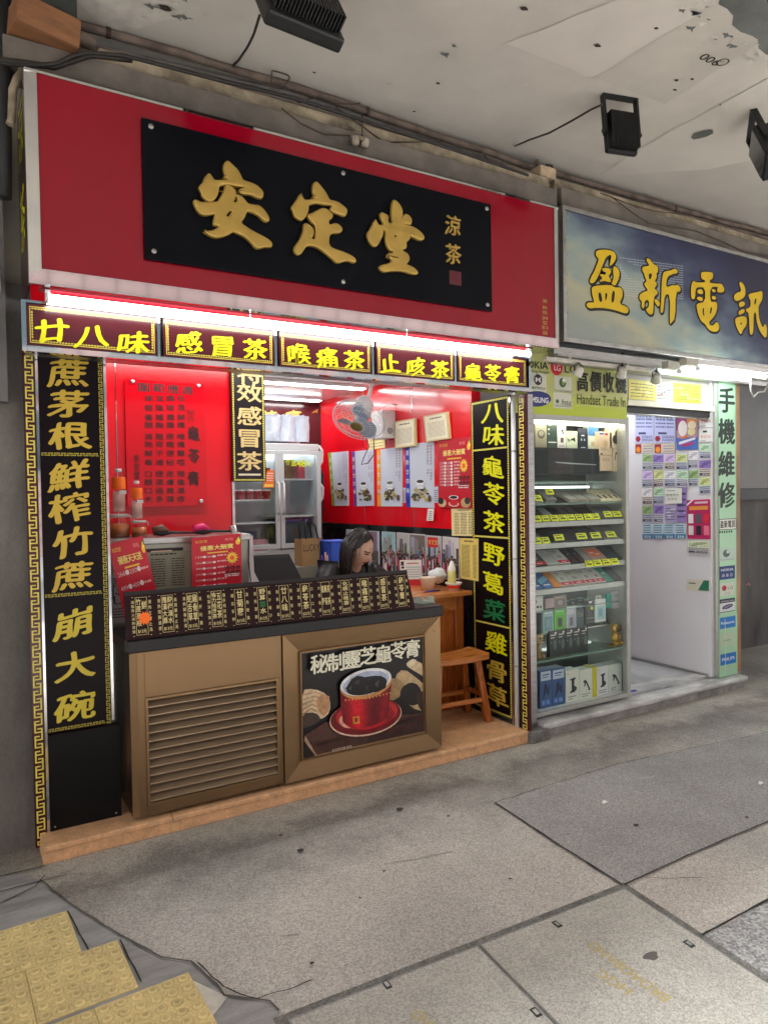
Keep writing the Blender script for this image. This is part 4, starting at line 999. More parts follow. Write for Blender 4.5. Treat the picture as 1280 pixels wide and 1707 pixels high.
notice('price_notice', 'grey green price notice taped to the steel cabinet between the two red promotion sheets', 'notice', 3.855, (244, 921), (318, 917), (318, 985), (246, 990), M('grey green sheet', S(150, 152, 132), .5), grey_menu)
def grey_ask(A, UV, W0, H0, rot):
    A.text(DKI, cells('請', [UV(.3, .8)], .09, .07)); A.text(DKI, cells('小心', [UV(.3, .62), UV(.55, .5)], .09, .07)); rnd = random.Random(5); uvrect(A, DKI, UV, *rows(4, .1, .32, [(.08, .9)], rnd, .4))
notice('notice', 'pale grey notice with black writing beside the left end of the menu board', 'notice', 3.80, (180, 958), (207, 955), (212, 1038), (181, 1040), M('grey sheet', S(166, 168, 168), .6), grey_ask)
def promo(rowsT, title, extra):
    def f(A, UV, W0, H0, rot):
        A.text(GOLDI, [c for i, ch in enumerate('安定堂') for c in cells(ch, [UV(.10+.085*i, .92-.0)], W0*.085, H0*.05, rot=rot)])
        A.text(flat(236, 150, 150), [c for i, ch in enumerate('來啦') for c in cells(ch, [UV(.70+.09*i, .92)], W0*.09, H0*.055, rot=rot)])
        uvell(A, GOLDI, UV, .93, .86, .05, .045); uvell(A, flat(250, 226, 90), UV, .95, .90, .035, .04); uvell(A, flat(70, 130, 60), UV, .975, .93, .02, .03)
        ti = [c for i, ch in enumerate(title) for c in cells(ch, [UV(.16+.68*(i+.5)/len(title), .80)], W0*.135, H0*.09, rot=rot)]
        A.text(flat(244, 222, 130), ti, W0*.004)
        n = len(rowsT)
        uvrect(A, GOLDI, UV, (.3, .705, .72, .725))
        for i, t in enumerate(rowsT):
            v = .66-(.66-(.30 if extra else .08))*(i/(n-.2 if n > 1 else 1)); x, y = UV(.07, v)
            A.text(WHI, hline(t, x, y, H0*(.07 if n < 5 else .048), W0*(.62 if n < 5 else .40), 'l', .015, rot))
            rnd = random.Random(i); uvrect(A, flat(232, 170, 170), UV, *rows(1, v-.02, v+.02, [(.74, .93)] if n < 5 else [(.50, .68)], rnd, .6))
        if n >= 5:
            x, y = UV(.80, .60); A.star(GOLDI, x, y, W0*.13, W0*.085, 12); A.star(flat(244, 90, 40), x, y, W0*.05, W0*.04, 8)
            for i in range(3):
                for j in range(2): uvell(A, flat(50, 14, 18), UV, .70+.11*i, .43-.075*j, .048, .028); uvell(A, flat(150, 20, 30), UV, .70+.11*i, .425-.075*j, .035, .014)
            uvrect(A, WHI, UV, *rows(2, .28, .335, [(.64, .94)], random.Random(2), .5))
        if extra:
            for u, v, ru, rv, c in ((.14, .07, .13, .06, (206, 180, 140)), (.10, .10, .09, .05, (40, 30, 28)), (.85, .08, .14, .07, (190, 160, 110)), (.9, .11, .08, .05, (60, 44, 36)), (.5, .06, .16, .04, (224, 190, 170))): uvell(A, flat(*c), UV, u, v, ru, rv)
            A.poly(REDI, [UV(.36, .15), UV(.39, .05), UV(.5, .03), UV(.61, .05), UV(.64, .15)]); uvell(A, flat(236, 236, 240), UV, .5, .155, .145, .03); uvell(A, flat(20, 18, 20), UV, .5, .155, .115, .022)
    return f
REDS = M('red sheet', S(198, 26, 46), .4)
R6 = ['139送30送', '266送200送', '499送400送', '299送170送', '539送400送', '699送600送']
R6 = [r.replace('送', '●') for r in R6]
notice('promotion_sheet', 'red promotion sheet leaning at a tilt against the left end of the menu board', 'poster', 3.70, (181, 907), (238, 893), (275, 1040), (215, 1062), REDS, promo(['266●200●', '499●400●', '699●600●', ' 買五送一'], '優惠天天送', False))
notice('promotion_sheet', 'red promotion sheet standing upright between the tongs and the menu board', 'poster', 3.74, (320, 897), (402, 889), (404, 986), (321, 994), REDS, promo(R6, '優惠大酬賓', False))
# jars and bottles
TEA = M('brown tea', S(206, 116, 56), .15, coat=.4); CLR = glass('clear plastic', (.96, .95, .95), .10)
def jar(px0, px1, py0, py1, Y, label):
    xa, zb = fp(px0, py1, Y); xb, _ = fp(px1, py1, Y); _, zt = fp(px0, py0, Y); r = (xb-xa)/2; h = zt-1.402
    t = T('tea_jar', label, 'jar', 'tea jars on the steel cabinet', (xa+r, Y, 1.4015))
    MB().lathe([(0, .003), (r*.9, .003), (r*.93, h*.6), (0, h*.6)], n=28).build('tea', TEA, t)
    MB().lathe([(0, 0), (r*.96, 0), (r, .01), (r, h*.72), (r*.86, h*.84), (r*.86, h*.9)], n=28).build('glass', CLR, t)
    MB().lathe([(0, h), (r*.88, h), (r*.92, h*.97), (r*.92, h*.86), (0, h*.86)], n=28).build('lid', M('clear lid', S(210, 206, 202), .25, alpha=.75), t)
    MB().tube([(r*.9, 0, h*.95), (r*1.12, 0, h*.86), (r*1.1, -.01, h*.7)], .003, 6).build('clasp', STEEL, t)
    return xa+r, 1.4015+h
def bottle(px0, px1, py0, py1, Y, zb, label):
    xa, _ = fp(px0, py1, Y); xb, _ = fp(px1, py1, Y); _, zt = fp(px0, py0, Y); r = (xb-xa)/2; h = zt-zb
    t = T('bottle', label, 'bottle', 'clear plastic bottles on the tea jars', (xa+r, Y, zb+.001))
    MB().lathe([(0, 0), (r*.9, 0), (r, .008), (r*.96, h*.2), (r, h*.4), (r*.96, h*.6), (r, h*.74), (r*.8, h*.83), (r*.42, h*.9), (r*.42, h*.93)], n=24).build('body', CLR, t)
    MB().lathe([(0, h), (r*.46, h), (r*.48, h*.985), (r*.48, h*.93), (0, h*.93)], n=20).build('cap', WHITE, t)
    MB().lathe([(r*1.01, h*.55), (r*1.01, h*.78), (r*.93, h*.82)], n=24).build('label_band', M('orange label', S(250, 110, 20), .45), t)
    MB().box(-r*.1, r*.9, -r*1.03, -r*.98, h*.44, h*.52).build('sticker', PAPER, t)
    MB().lathe([(0, .012), (r*.93, .012), (r*.9, h*.5), (0, h*.5)], n=20).build('contents', M('pink tinted water', S(232, 196, 186), .2, alpha=.62), t)
x, z = jar(182, 218, 857, 896, 4.02, 'larger glass jar of brown tea at the left end of the steel cabinet'); bottle(188, 211, 782, 858, 4.02, z, 'taller clear bottle with orange label on the left tea jar')
x, z = jar(219, 246, 868, 893, 3.98, 'smaller glass jar of brown tea right of the other jar'); bottle(220, 239, 802, 868, 3.98, z, 'shorter clear bottle with orange label on the right tea jar')
def tongs(p0, p1, Y, m, label):
    a = fp(*p0, Y); b = fp(*p1, Y); t = T('tongs', label, 'tongs', None, (a[0], Y, 1.408))
    L_ = b[0]-a[0]
    MB().tube([(0, 0, .03), (L_*.2, 0, .04), (L_*.34, 0, .022)], [.018, .022, .008], 12).build('tip', m, t)
    MB().tube([(L_*.02, 0, .016), (L_*.2, .0, .012), (L_*.4, 0, .014), (L_, .03, .006)], [.014, .017, .009, .006], 10).build('handle', BLKPL, t)
tongs((255, 884), (330, 893), 3.93, M('brown tongs', S(110, 74, 60), .4), 'black serving tongs with brown tip on the steel cabinet'); tongs((323, 880), (400, 889), 3.90, PINK, 'black serving tongs with bright pink tip on the steel cabinet')
# receipt printer with a long paper strip, till screen
rp_ = T('receipt_printer', 'silver stand with a long white receipt strip beside the black till screen', 'printer', None, (1.37, 3.88, .9485-.0))
MB().box(-.02, .10, -.01, .12, 0, .10).build('printer_body', M('printer white', S(206, 206, 204), .4), rp_, bevel=.006)
MB().add([(.02, -.02, .10), (.06, -.02, .10), (.062, -.005, .2), (.02, -.005, .2), (.064, .01, .32), (.022, .012, .32), (.06, .0, .44), (.018, .002, .45), (.02, -.0192, .10), (.06, -.0192, .10), (.062, -.0042, .2), (.02, -.0042, .2), (.064, .0108, .32), (.022, .0128, .32), (.06, .0008, .44), (.018, .0028, .45)], [(0, 1, 2, 3), (3, 2, 4, 5), (5, 4, 6, 7), (8, 11, 10, 9), (11, 13, 12, 10), (13, 15, 14, 12)]).build('receipt_strip', M('thermal paper', S(228, 218, 222), .6), rp_)
MB().tube([(-.01, .03, .1), (-.012, .03, .3), (-.03, .03, .42), (-.05, .03, .5)], [.012, .014, .018, .02], 10).build('stand', STEEL, rp_)
MB().tube([(.03, -.02, .44), (.02, -.03, .3), (.03, -.03, .18), (.0, -.02, .1)], .0035, 8).build('cable', BLKPL, rp_)
xs = fp(452, 965, 3.98)[0]
ts = T('till_screen', 'black till screen seen from behind between the receipt strip and the woman', 'till', None, (1.62, 3.98, .9485))
MB().obox((0, .0, .19), (.125, -.03, -.0), (.0, .006, .012), (-.045, .04, .115)).build('screen', BLKPL, ts, bevel=.008)
MB().obox((.0, .04, .10), (.05, 0, 0), (0, .03, .01), (0, -.015, .07)).build('neck', BLKPL, ts, bevel=.006); MB().box(-.09, .09, -.01, .12, 0, .02).build('base', BLKPL, ts, bevel=.006)
tag(MB().obox((1.83, 4.0, .99), (.03, 0, 0), (0, .025, 0), (0, 0, .035)).build('card_reader', BLKPL, bevel=.008), 'small black card reader beside the till screen', 'card reader')
# shelf the till stands on
tag(MB().box(1.30, 2.05, 3.845, 4.15, .90, .947).build('till_shelf', WOODH, bevel=.003), 'brown wooden till shelf behind the counter', 'shelf')
# --- fridge
fxl, fxr = 1.93, 2.775; YF = 5.80
fr = T('fridge', 'tall grey two door glass fridge at the back of the tea shop', 'fridge', None, (fxl, YF, .081))
FM = M('fridge grey', S(196, 204, 206), .4, .15); FW = fxr-fxl; ft = 2.02-.081
fb = 1.16-.081
MB().box(0, .03, .03, .62, 0, ft).build('side_panel', FM, fr); MB().box(FW-.03, FW, .03, .62, 0, ft).build('side_panel', FM, fr)
MB().box(.03, FW-.03, .6, .62, 0, ft).build('back_panel', WHITE, fr)
MB().box(0, FW, .0, .62, ft, ft+.06).build('top_panel', FM, fr, bevel=.006); MB().box(.03, FW-.03, .03, .6, fb-.06, fb-.02).build('floor_panel', WHITE, fr)
MB().box(0, FW, .0, .03, .05, fb-.03).build('kick_panel', M('fridge white', S(214, 220, 222), .4), fr, bevel=.004)
gr = Art(.0, 0)
gl = MB()
for px0, py0 in ((462, 931), (480, 946)):
    for i in range(9):
        for j in range(3):
            x, z = fp(px0+i*2.0, py0+j*4, YF); x -= fxl; z -= .081; gl.box(x, x+.007, -.002, -.0005, z, z+.012)
gl.build('grille', BLACK, fr)
mid = fp(465, 830, YF)[0]-fxl
GLS = glass('fridge glass', (.94, .97, .97), .10)
for k, (x0, x1) in enumerate(((.003, mid-.003), (mid+.003, FW-.003))):
    d = MB()
    for a in frame_rects(x0, fb, x1, ft-.003, .038): d.box(a[0], a[2], -.035, -.002, a[1], a[3])
    dr = d.build('door', FM, fr, bevel=.004)
    MB().box(x0+.038, x1-.038, -.022, -.018, fb+.038, ft-.041).build('pane', GLS, dr)
    hx = x1-.02 if k == 0 else x0+.02
    MB().tube([(hx, -.036, fb+.30), (hx, -.07, fb+.32), (hx, -.07, fb+.56), (hx, -.036, fb+.58)], .009, 10).build('handle', M('handle white', S(222, 224, 226), .35), dr)
    MB().tube([(hx, -.036, fb+.25), (hx, -.042, fb+.25)], .008, 10).build('lock', STEEL, dr)
fa = Art(.0); x, z = fp(498, 772, YF-.026)
tcs = cells('每盅', [(-.10, .0), (-.045, 0)], .055, .06, .02)+hline('48', .025, 0, .085, .085, 'c', .03)+cells('元', [(.10, -.005)], .05, .05, .02)
v, f = fill(tcs); MB().add([(x-fxl+a, -.0232, z-.081+b) for a, b, c in v], f).build('price_lettering', M('lime lettering', S(206, 230, 40), .45), fr)
for zz in (fb+.22, fb+.42, fb+.62): MB().box(.032, mid-.006, .06, .56, zz, zz+.012).build('shelf', M('shelf white', S(224, 228, 230), .4), fr)
for zz in (fb+.27, fb+.60): MB().box(mid+.006, FW-.032, .06, .56, zz, zz+.012).build('shelf', MATS['shelf white'], fr)
MB().box(.032, FW-.032, .58, .598, ft-.03, ft-.015).box(.04, FW-.04, .09, .11, ft-.035, ft-.012).build('interior_lamp', M('fridge lamp', (.92, .97, 1), .5, em=1.6), fr)
cup0 = None
for zz in (fb+.42, fb+.62):
    for i in range(5):
        for j in range(2):
            p = (fxl+.085+i*.076, YF+.12+j*.1, .081+zz+.0125)
            if cup0 is None:
                cup0 = T('dessert_cup', 'small red dessert cup among the rows on the left fridge shelves', 'cup', 'red dessert cups in the fridge', p)
                MB().lathe([(0, 0), (.024, 0), (.034, .075), (.034, .078), (0, .078)], n=16).build('cup', M('red cup', S(176, 24, 36), .4), cup0)
                MB().lathe([(.035, .074), (.036, .084), (0, .086)], n=16).build('lid', M('cup lid', S(226, 220, 222), .3), cup0)
            else: dup(cup0, p)
def simple(name, label, cat, mb, mat, bevel=0, group=None, loc=None): return tag(mb.build(name, mat, None, loc, None, bevel), label, cat, group)
zz = .081+fb+.613
simple('carton', 'brown carton on the upper right shelf of the fridge', 'carton', MB().box(fxl+mid+.08, fxl+mid+.19, YF+.1, YF+.3, zz, zz+.17), M('brown carton', S(116, 92, 66), .7), .003)
simple('carton', 'red carton on the upper right shelf of the fridge', 'carton', MB().box(fxl+mid+.24, fxl+mid+.31, YF+.12, YF+.25, zz, zz+.15), M('red carton', S(186, 40, 56), .6), .003)
zz = .081+fb-.019
simple('storage_tub', 'dark tub with purple lid at the bottom of the right fridge door', 'tub', MB().box(fxl+mid+.05, fxl+FW-.06, YF+.08, YF+.4, zz, zz+.24, 0).box(fxl+mid+.04, fxl+FW-.05, YF+.07, YF+.41, zz+.2405, zz+.27, 1), [M('dark tub', S(60, 70, 74), .4), M('purple lid', S(70, 60, 130), .4)], .006)
simple('food_box', 'pale pink box at the bottom of the left fridge door', 'box', MB().box(fxl+.22, fxl+.38, YF+.1, YF+.3, zz, zz+.10), M('pale pink box', S(204, 140, 146), .5), .004)
nt_ = Art(); 
def orange(A, UV, W0, H0, rot): uvrect(A, flat(250, 214, 90), UV, (.08, .06, .92, .2)); uvrect(A, WHI, UV, *rows(4, .35, .9, [(.12, .88)], random.Random(4), .4))
notice('flyer', 'orange flyer taped to the left glass door of the fridge', 'flyer', YF-.04, (446, 784), (457, 784), (457, 813), (438, 813), flat(238, 120, 40), orange, .0015)
# stack of clear plastic bags on the fridge
bags = MB(); rnd = random.Random(11)
nb = 5; BX = fxl+.10
for i in range(nb):
    x0 = BX+i*.142; pts = []
    for j in range(9):
        for k in range(7):
            u, v = j/8, k/6
            bulge = .05*sin(pi*u)*(1-.3*v); zt = .02+.235*v+(.022*noise.noise(Vector((u*9+i*3, 1, i))) if k == 6 else 0)
            pts.append((x0+.146*u, .12-bulge-.012*sin(u*26+i)*(1-.2*v)+.03*noise.noise(Vector((u*4, v*4, i*2.2))), zt))
    b0 = len(bags.v); bags.add(pts, [(j*7+k, (j+1)*7+k, (j+1)*7+k+1, j*7+k+1) for j in range(8) for k in range(6)], 0, True)
    back = [(x, .34, z) for x, y, z in pts]; bags.add(back, [(j*7+k, j*7+k+1, (j+1)*7+k+1, (j+1)*7+k) for j in range(8) for k in range(6)], 0, True)
    bags.add([pts[j*7+6] for j in range(9)]+[back[j*7+6] for j in range(9)], [(j, j+1, j+10, j+9) for j in range(8)], 0, True)
o = bags.build('plastic_bag_stack', M('milky plastic', S(204, 214, 228), .3, var=.12, vs=30, bump=.5, bs=26)); o.location = (0, YF, 2.085)
tag(o, 'stack of bundled milky white plastic bags on top of the fridge', 'plastic bags')
for i, (z0, z1) in enumerate(((1.55, 1.72), (1.88, 2.06))):
    x = fxr+.035
    simple('hook', ['white curved hook beside the fridge, lower of the two', 'white curved hook beside the fridge, upper of the two'][i], 'hook', MB().tube([(x-.03, YF+.1, z1), (x+.01, YF+.08, z1+.005), (x+.035, YF+.08, z1-.03), (x+.03, YF+.08, z0+.05), (x, YF+.08, z0)], [.012, .014, .015, .014, .012], 12), WHITE)
simple('umbrella', 'folded black umbrella hanging beside the fridge', 'umbrella', MB().tube([(fxr+.07, YF+.15, 1.9), (fxr+.075, YF+.14, 1.8), (fxr+.07, YF+.13, 1.6), (fxr+.06, YF+.12, 1.25)], [.012, .035, .03, .012], 12), M('black nylon', S(24, 26, 34), .6))
# --- wall pictures on the red wall (X = 3.1)
def poster(pxs, strip, seed, label, dark):
    (x0, y0), (x1, y1), (x2, y2), (x3, y3) = pxs
    def art(A, UV, W0, H0, rot):
        rnd = random.Random(seed)
        uvrect(A, flat(*strip), UV, (0, 0, .16, 1))
        for k in range(5): uvell(A, flat(*[min(255, int(c*rnd.uniform(.7, 1.35))) for c in strip]), UV, .08+rnd.uniform(-.03, .03), rnd.uniform(.05, .95), .05, .06)
        A.text(flat(250, 250, 252), [c for i, ch in enumerate('清熱廿四味') for c in cells(ch, [UV(.08, .86-.15*i)], W0*.13, H0*.09)])
        for u, n_ in ((.80, 9), (.91, 11)):
            st_ = ''.join(rnd.choice('清熱解毒滋陰降火感冒咳喉痛茶利濕口苦潤') for _ in range(n_)); A.text(flat(120, 60, 76), cells(st_, [UV(u, .94-.045*i-(.05 if i > 6 else 0)) for i in range(n_)], W0*.075, H0*.036))
        uvell(A, flat(150, 158, 160), UV, .55, .30, .19, .028)
        for k in range(26): uvell(A, flat(*[(84, 88, 50), (120, 110, 60), (70, 74, 44), (180, 168, 100), (92, 70, 44), (200, 190, 130)][rnd.randrange(6)]), UV, .55+rnd.uniform(-.26, .26)*(1 if dark else .8), .20+rnd.uniform(-.09, .09), rnd.uniform(.03, .1), rnd.uniform(.012, .03), 9)
        A.poly(flat(232, 234, 238), [UV(.40, .40), UV(.44, .29), UV(.66, .29), UV(.70, .40)]); uvell(A, flat(236, 238, 242), UV, .55, .405, .155, .034); uvell(A, flat(*((40, 42, 48) if dark else (104, 110, 112))), UV, .55, .405, .13, .026)
        A.text(flat(150, 156, 160), [c for i, ch in enumerate('安定堂') for c in cells(ch, [UV(.47+.08*i, .335)], W0*.07, H0*.03)])
        uvrect(A, flat(96, 70, 60), UV, (.82, .10, .92, .19))
    return notice('tea_poster', label, 'poster', XW-.006, (x0, y0), (x1, y1), (x2, y2), (x3, y3), M('poster board', S(206, 214, 230), .4), art, .012, 'X', 'herbal tea posters on the red wall')
poster(((547, 755), (580, 752), (581, 843), (554, 843)), (120, 170, 40), 1, 'white herbal tea poster with a green left strip, farthest along the red wall', True)
poster(((586, 753), (622, 749), (623, 843), (590, 844)), (110, 60, 150), 2, 'white herbal tea poster with a purple left strip on the red wall', True)
poster(((628, 750), (670, 744), (670, 844), (629, 844)), (240, 160, 40), 3, 'white herbal tea poster with an orange left strip on the red wall', False)
poster(((675, 741), (723, 736), (723, 847), (677, 845)), (44, 60, 170), 4, 'white herbal tea poster with a dark blue left strip on the red wall', True)
notice('promotion_sheet', 'red promotion poster with a bowl of jelly hung on the red wall beside the jamb', 'poster', XW-.016, (729, 735), (785, 727), (786, 848), (731, 846), REDS, promo(R6+['899●999●', '399●300●'], '優惠大酬賓', True), .008, 'X')
def cert(A, UV, W0, H0, rot): rnd = random.Random(9); uvrect(A, flat(250, 244, 214), UV, (.06, .05, .94, .95)); uvrect(A, flat(150, 140, 120), UV, *rows(13, .15, .72, [(.14, .86)], rnd, .3)); uvrect(A, flat(120, 104, 90), UV, *rows(1, .8, .9, [(.25, .75)], rnd, .5))
CF = M('pale gilt frame', S(222, 206, 150), .4)
notice('framed_certificate', 'framed cream certificate on the red wall just right of the fan', 'certificate', XW-.03, (657, 703), (691, 697), (692, 743), (658, 748), CF, cert, .02, 'X')
notice('framed_certificate', 'framed cream certificate on the red wall above the blue striped poster, nearer the street', 'certificate', XW-.03, (706, 694), (745, 686), (749, 731), (710, 737), CF, cert, .02, 'X')
def lines_art(seed, n, cols_, head=True, ink=(96, 84, 60)):
    def f(A, UV, W0, H0, rot):
        rnd = random.Random(seed)
        if head: uvrect(A, flat(*ink), UV, *rows(1, .90, .955, [(.25, .75)], rnd, .6))
        uvrect(A, flat(*ink), UV, *rows(n, .06, .85, cols_, rnd, .38))
    return f
notice('price_notice', 'yellow printed price notice on the wall under the red promotion poster', 'notice', XW-.008, (752, 848), (796, 846), (796, 894), (753, 893), CREAM, lines_art(21, 14, [(.12, .3), (.36, .6), (.66, .9)]), .003, 'X')
notice('price_notice', 'tall yellow framed price list on the wall above the sauce bottle', 'notice', XW-.012, (766, 897), (797, 898), (797, 969), (767, 964), M('deeper yellow paper', S(232, 206, 110), .6), lines_art(22, 26, [(.1, .55), (.72, .92)]), .008, 'X')
notice('paper_slip', 'small white paper slip pinned under the blue striped poster', 'paper slip', XW-.018, (713, 848), (723, 848), (722, 868), (711, 868), PAPER, lines_art(23, 5, [(.2, .8)], False), .001, 'X')
for i, (a, b, c, d) in enumerate((((672, 813), (676, 813), (676, 838), (672, 838)), ((722, 812), (730, 811), (730, 838), (723, 838)))):
    notice('paper_slip', ['pale blue slip showing between the orange and blue striped posters', 'pale blue slip showing between the blue striped poster and the red promotion poster'][i], 'paper slip', XW-.002, a, b, c, d, flat(190, 206, 226), lines_art(24+i, 6, [(.1, .9)], False), .001, 'X')
# photographs of the street along the dark wall
def street(seed, sky, sign):
    def f(A, UV, W0, H0, rot):
        rnd = random.Random(seed)
        uvrect(A, flat(*sky), UV, (.03, .5, .97, .97)); 
        for k in range(9): a = rnd.uniform(.03, .85); uvrect(A, flat(*[min(255, max(20, g_+rnd.randint(-16, 16))) for g_ in [rnd.randint(70, 190)]*3]), UV, (a, .5, min(.97, a+rnd.uniform(.06, .22)), rnd.uniform(.65, .95)))
        if sign: uvrect(A, flat(214, 40, 36), UV, (.1, .72, .8, .96)); A.text(flat(246, 214, 120), [c for i, ch in enumerate('安定堂') for c in cells(ch, [UV(.25+.22*i, .84)], W0*.2, H0*.12)])
        uvrect(A, flat(96, 92, 92), UV, (.03, .03, .97, .5))
        for k in range(26):     # passers-by
            u = rnd.uniform(.08, .92); v = rnd.uniform(.30, .58)-k*.012; s_ = rnd.uniform(.7, 1.2)*.12; c = rnd.choice([(230, 226, 230), (180, 40, 50), (60, 60, 84), (200, 190, 196), (90, 110, 160), (40, 36, 42), (220, 120, 130)])
            A.poly(flat(*c), [UV(max(.03, u-s_*.55), max(.03, v-s_)), UV(min(.97, u+s_*.55), max(.03, v-s_)), UV(min(.97, u+s_*.45), v+s_*.55), UV(u, v+s_*.72), UV(max(.03, u-s_*.45), v+s_*.55)])
            uvell(A, flat(214, 170, 146), UV, u, v+s_*.95, s_*.26, s_*.3, 10); uvell(A, flat(34, 28, 28), UV, u, v+s_*1.1, s_*.27, s_*.2, 10)
    return f
ph = [((577, 880), (632, 882), (633, 955), (578, 955), 'street scene photograph with flecked shop front behind the woman, farthest of the row'), ((636, 884), (659, 886), (660, 955), (637, 955), 'street photograph with pale blue sky right of the woman'), ((661, 887), (682, 889), (683, 956), (662, 956), 'street photograph with a narrow lane and passers-by'), ((683, 889), (709, 891), (710, 958), (684, 958), 'street photograph of a crowd behind the desk calendar'), ((710, 892), (735, 894), (736, 962), (711, 962), 'street photograph with a red shop sign right of the calendar'), ((737, 894), (765, 897), (766, 966), (738, 966), 'street photograph with a woman in pale pink behind the sauce bottle')]
for i, (a, b, c, d, lab) in enumerate(ph):
    notice('photo_print', lab, 'photograph', XW-.004, a, b, c, d, flat(214, 214, 216), street(40+i, [(170, 196, 206), (160, 206, 216), (190, 190, 186), (120, 110, 100), (180, 196, 200), (210, 204, 200)][i], i in (4,)), .003, 'X', 'street photographs along the dark wall')
# electrical box and pale board behind the fan
eb = T('electrical_box', 'white electrical box on the red wall behind the fan', 'electrical box', None, (XW, 5.10, 2.08))
MB().box(-.13, -.001, -.10, .10, 0, .23).build('case', WHITE, eb, bevel=.008); MB().lathe([(.026, 0), (.026, .006), (.02, .009), (0, .009)], (-.06, -.101, .06), 18, axis=(0, -1, 0)).build('dial', M('grey dial', S(150, 152, 154), .4), eb)
MB().tube([(-.06, 0, .23), (-.06, .0, .27), (-.02, -.06, .29), (-.005, -.12, .27)], .005, 8).build('cable', WHITE, eb)
notice('card_notice', 'cream card on the red wall below the fan cage', 'notice', XW-.004, (613, 718), (641, 714), (642, 746), (614, 750), CREAM, lines_art(31, 5, [(.1, .9)], False, (170, 160, 110)), .003, 'X')
# --- fan hung from the ceiling by the wall
fc = Vector((*fp(598, 700, 4.75), 0)); FC = Vector((fc.x, 4.75, fc.y)); axf = Vector((-.50, -.34, -.80)).normalized()
fan = T('wall_fan', 'white wall fan with wire cage and blue blades tilted down from the ceiling corner', 'fan', None, FC)
q_ = Vector((0, 0, 1)).rotation_difference(axf)
FRr = .205
def fm(mb): return mb
cg = MB()
for r_, z_ in ((FRr, 0), (FRr*.96, .03), (FRr*.8, .05), (FRr*.55, .062), (FRr*.3, .068), (FRr*.96, -.03), (FRr*.75, -.055), (FRr*.5, -.07)):
    cg.tube([q_ @ Vector((r_*cos(2*pi*i/36), r_*sin(2*pi*i/36), z_)) for i in range(37)], .0045 if z_ == 0 else .0016, 6, cap=False)
for i in range(40):
    a = 2*pi*i/40
    cg.tube([q_ @ Vector((r_*cos(a+k), r_*sin(a+k), z_)) for r_, z_, k in ((FRr, 0, 0), (FRr*.96, .03, .02), (FRr*.8, .05, .08), (FRr*.55, .062, .16), (.045, .07, .25))], .0012, 4, cap=False)
    cg.tube([q_ @ Vector((r_*cos(a), r_*sin(a), z_)) for r_, z_ in ((FRr, 0), (FRr*.96, -.03), (FRr*.75, -.055), (FRr*.4, -.073))], .0012, 4, cap=False)
cg.build('cage', M('cage white', S(214, 218, 222), .35), fan)
hubm = MB().lathe([(0, .076), (.03, .075), (.048, .070), (.048, .062), (0, .062)], n=20, axis=axf); hubm.build('badge', M('badge olive', S(120, 116, 60), .4), fan)
for k in range(3):
    bl = MB(); vs = []
    for i in range(9):
        r_ = .03+.15*i/8; w_ = .75*sin(pi*min(1, (i+1.6)/9.5))
        for j in range(5):
            t_ = k*2*pi/3+(j/4-.5)*w_*1.9; vs.append(q_ @ Vector((r_*cos(t_), r_*sin(t_), .02-.05*(j/4-.5))))
    bl.add(vs, [(i*5+j, i*5+5+j, i*5+6+j, i*5+1+j) for i in range(8) for j in range(4)], 0, True).build('blade', M('fan blue', S(140, 164, 190), .35), fan)
MB().lathe([(0, .03), (.035, .028), (.035, -.02), (0, -.02)], n=16, axis=axf).build('hub', M('fan hub', S(180, 190, 200), .4), fan)
MB().lathe([(0, -.21), (.052, -.205), (.07, -.18), (.076, -.12), (.08, -.076), (0, -.074)], n=22, axis=axf).build('motor_housing', WHITE, fan)
b_ = -axf*.16
MB().tube([b_+Vector((.02, 0, -.0)), b_+Vector((.07, .03, .10)), b_+Vector((.10, .04, .20))], .016, 10).build('neck', WHITE, fan)
top = ZC-FC.z
MB().box(b_.x+.06, b_.x+.15, b_.y+.0, b_.y+.08, b_.z+.18, top-.002).build('mount', WHITE, fan, bevel=.004)
MB().tube([(.05, -.02, -.14), (.07, -.03, -.2), (.02, -.03, -.29), (.0, -.03, -.34), (.06, -.02, -.33), (.13, .0, -.26), (.14, .02, -.1), b_+Vector((.05, .02, 0))], .004, 8).build('cord', BLKPL, fan)
# --- desk with things on it
DZ = .93
dk = T('wooden_desk', 'varnished brown wooden desk behind the right end of the counter', 'desk', None, (2.28, 3.95, .081))
dz = DZ-.081
MB().box(0, .775, 0, .62, dz-.03, dz).build('top', WOODH, dk, bevel=.004)
MB().box(.06, .70, .105, .125, dz-.14, dz-.031).build('apron', WOODH, dk)
for x in (.0, .70):
    for y in (.10, .54): MB().box(x, x+.072, y, y+.07, 0, dz-.031).build('leg', WOOD, dk, bevel=.004)
MB().box(.06, .70, .56, .58, .1, dz-.031).build('back_panel', WOOD, dk)
MB().box(.52, .699, .13, .15, 0, dz-.141).build('side_board', WOOD, dk)
simple('water_tub', 'dark blue plastic tub on the floor under the desk', 'tub', MB().lathe([(0, 0), (.14, 0), (.16, .42), (.165, .42), (.165, .44), (.13, .44), (.12, .40), (0, .40)], (2.62, 4.33, .081), 24), M('blue tub', S(24, 60, 130), .4))
def onD(px, py): return gp(px, py, DZ)
x, y = onD(692, 976)
cal = T('desk_calendar', 'white desk calendar with a red base standing on the desk', 'calendar', None, (x-.02, y+.02, DZ+.0005), (0, 0, radians(-26)))
MB().add([(-.085, 0, .0), (.085, 0, 0), (.085, .04, .19), (-.085, .04, .19), (-.085, .085, 0), (.085, .085, 0)], [(0, 1, 2, 3), (3, 2, 5, 4), (0, 3, 4), (1, 5, 2), (0, 4, 5, 1)]).build('stand', M('calendar red', S(206, 34, 40), .5), cal)
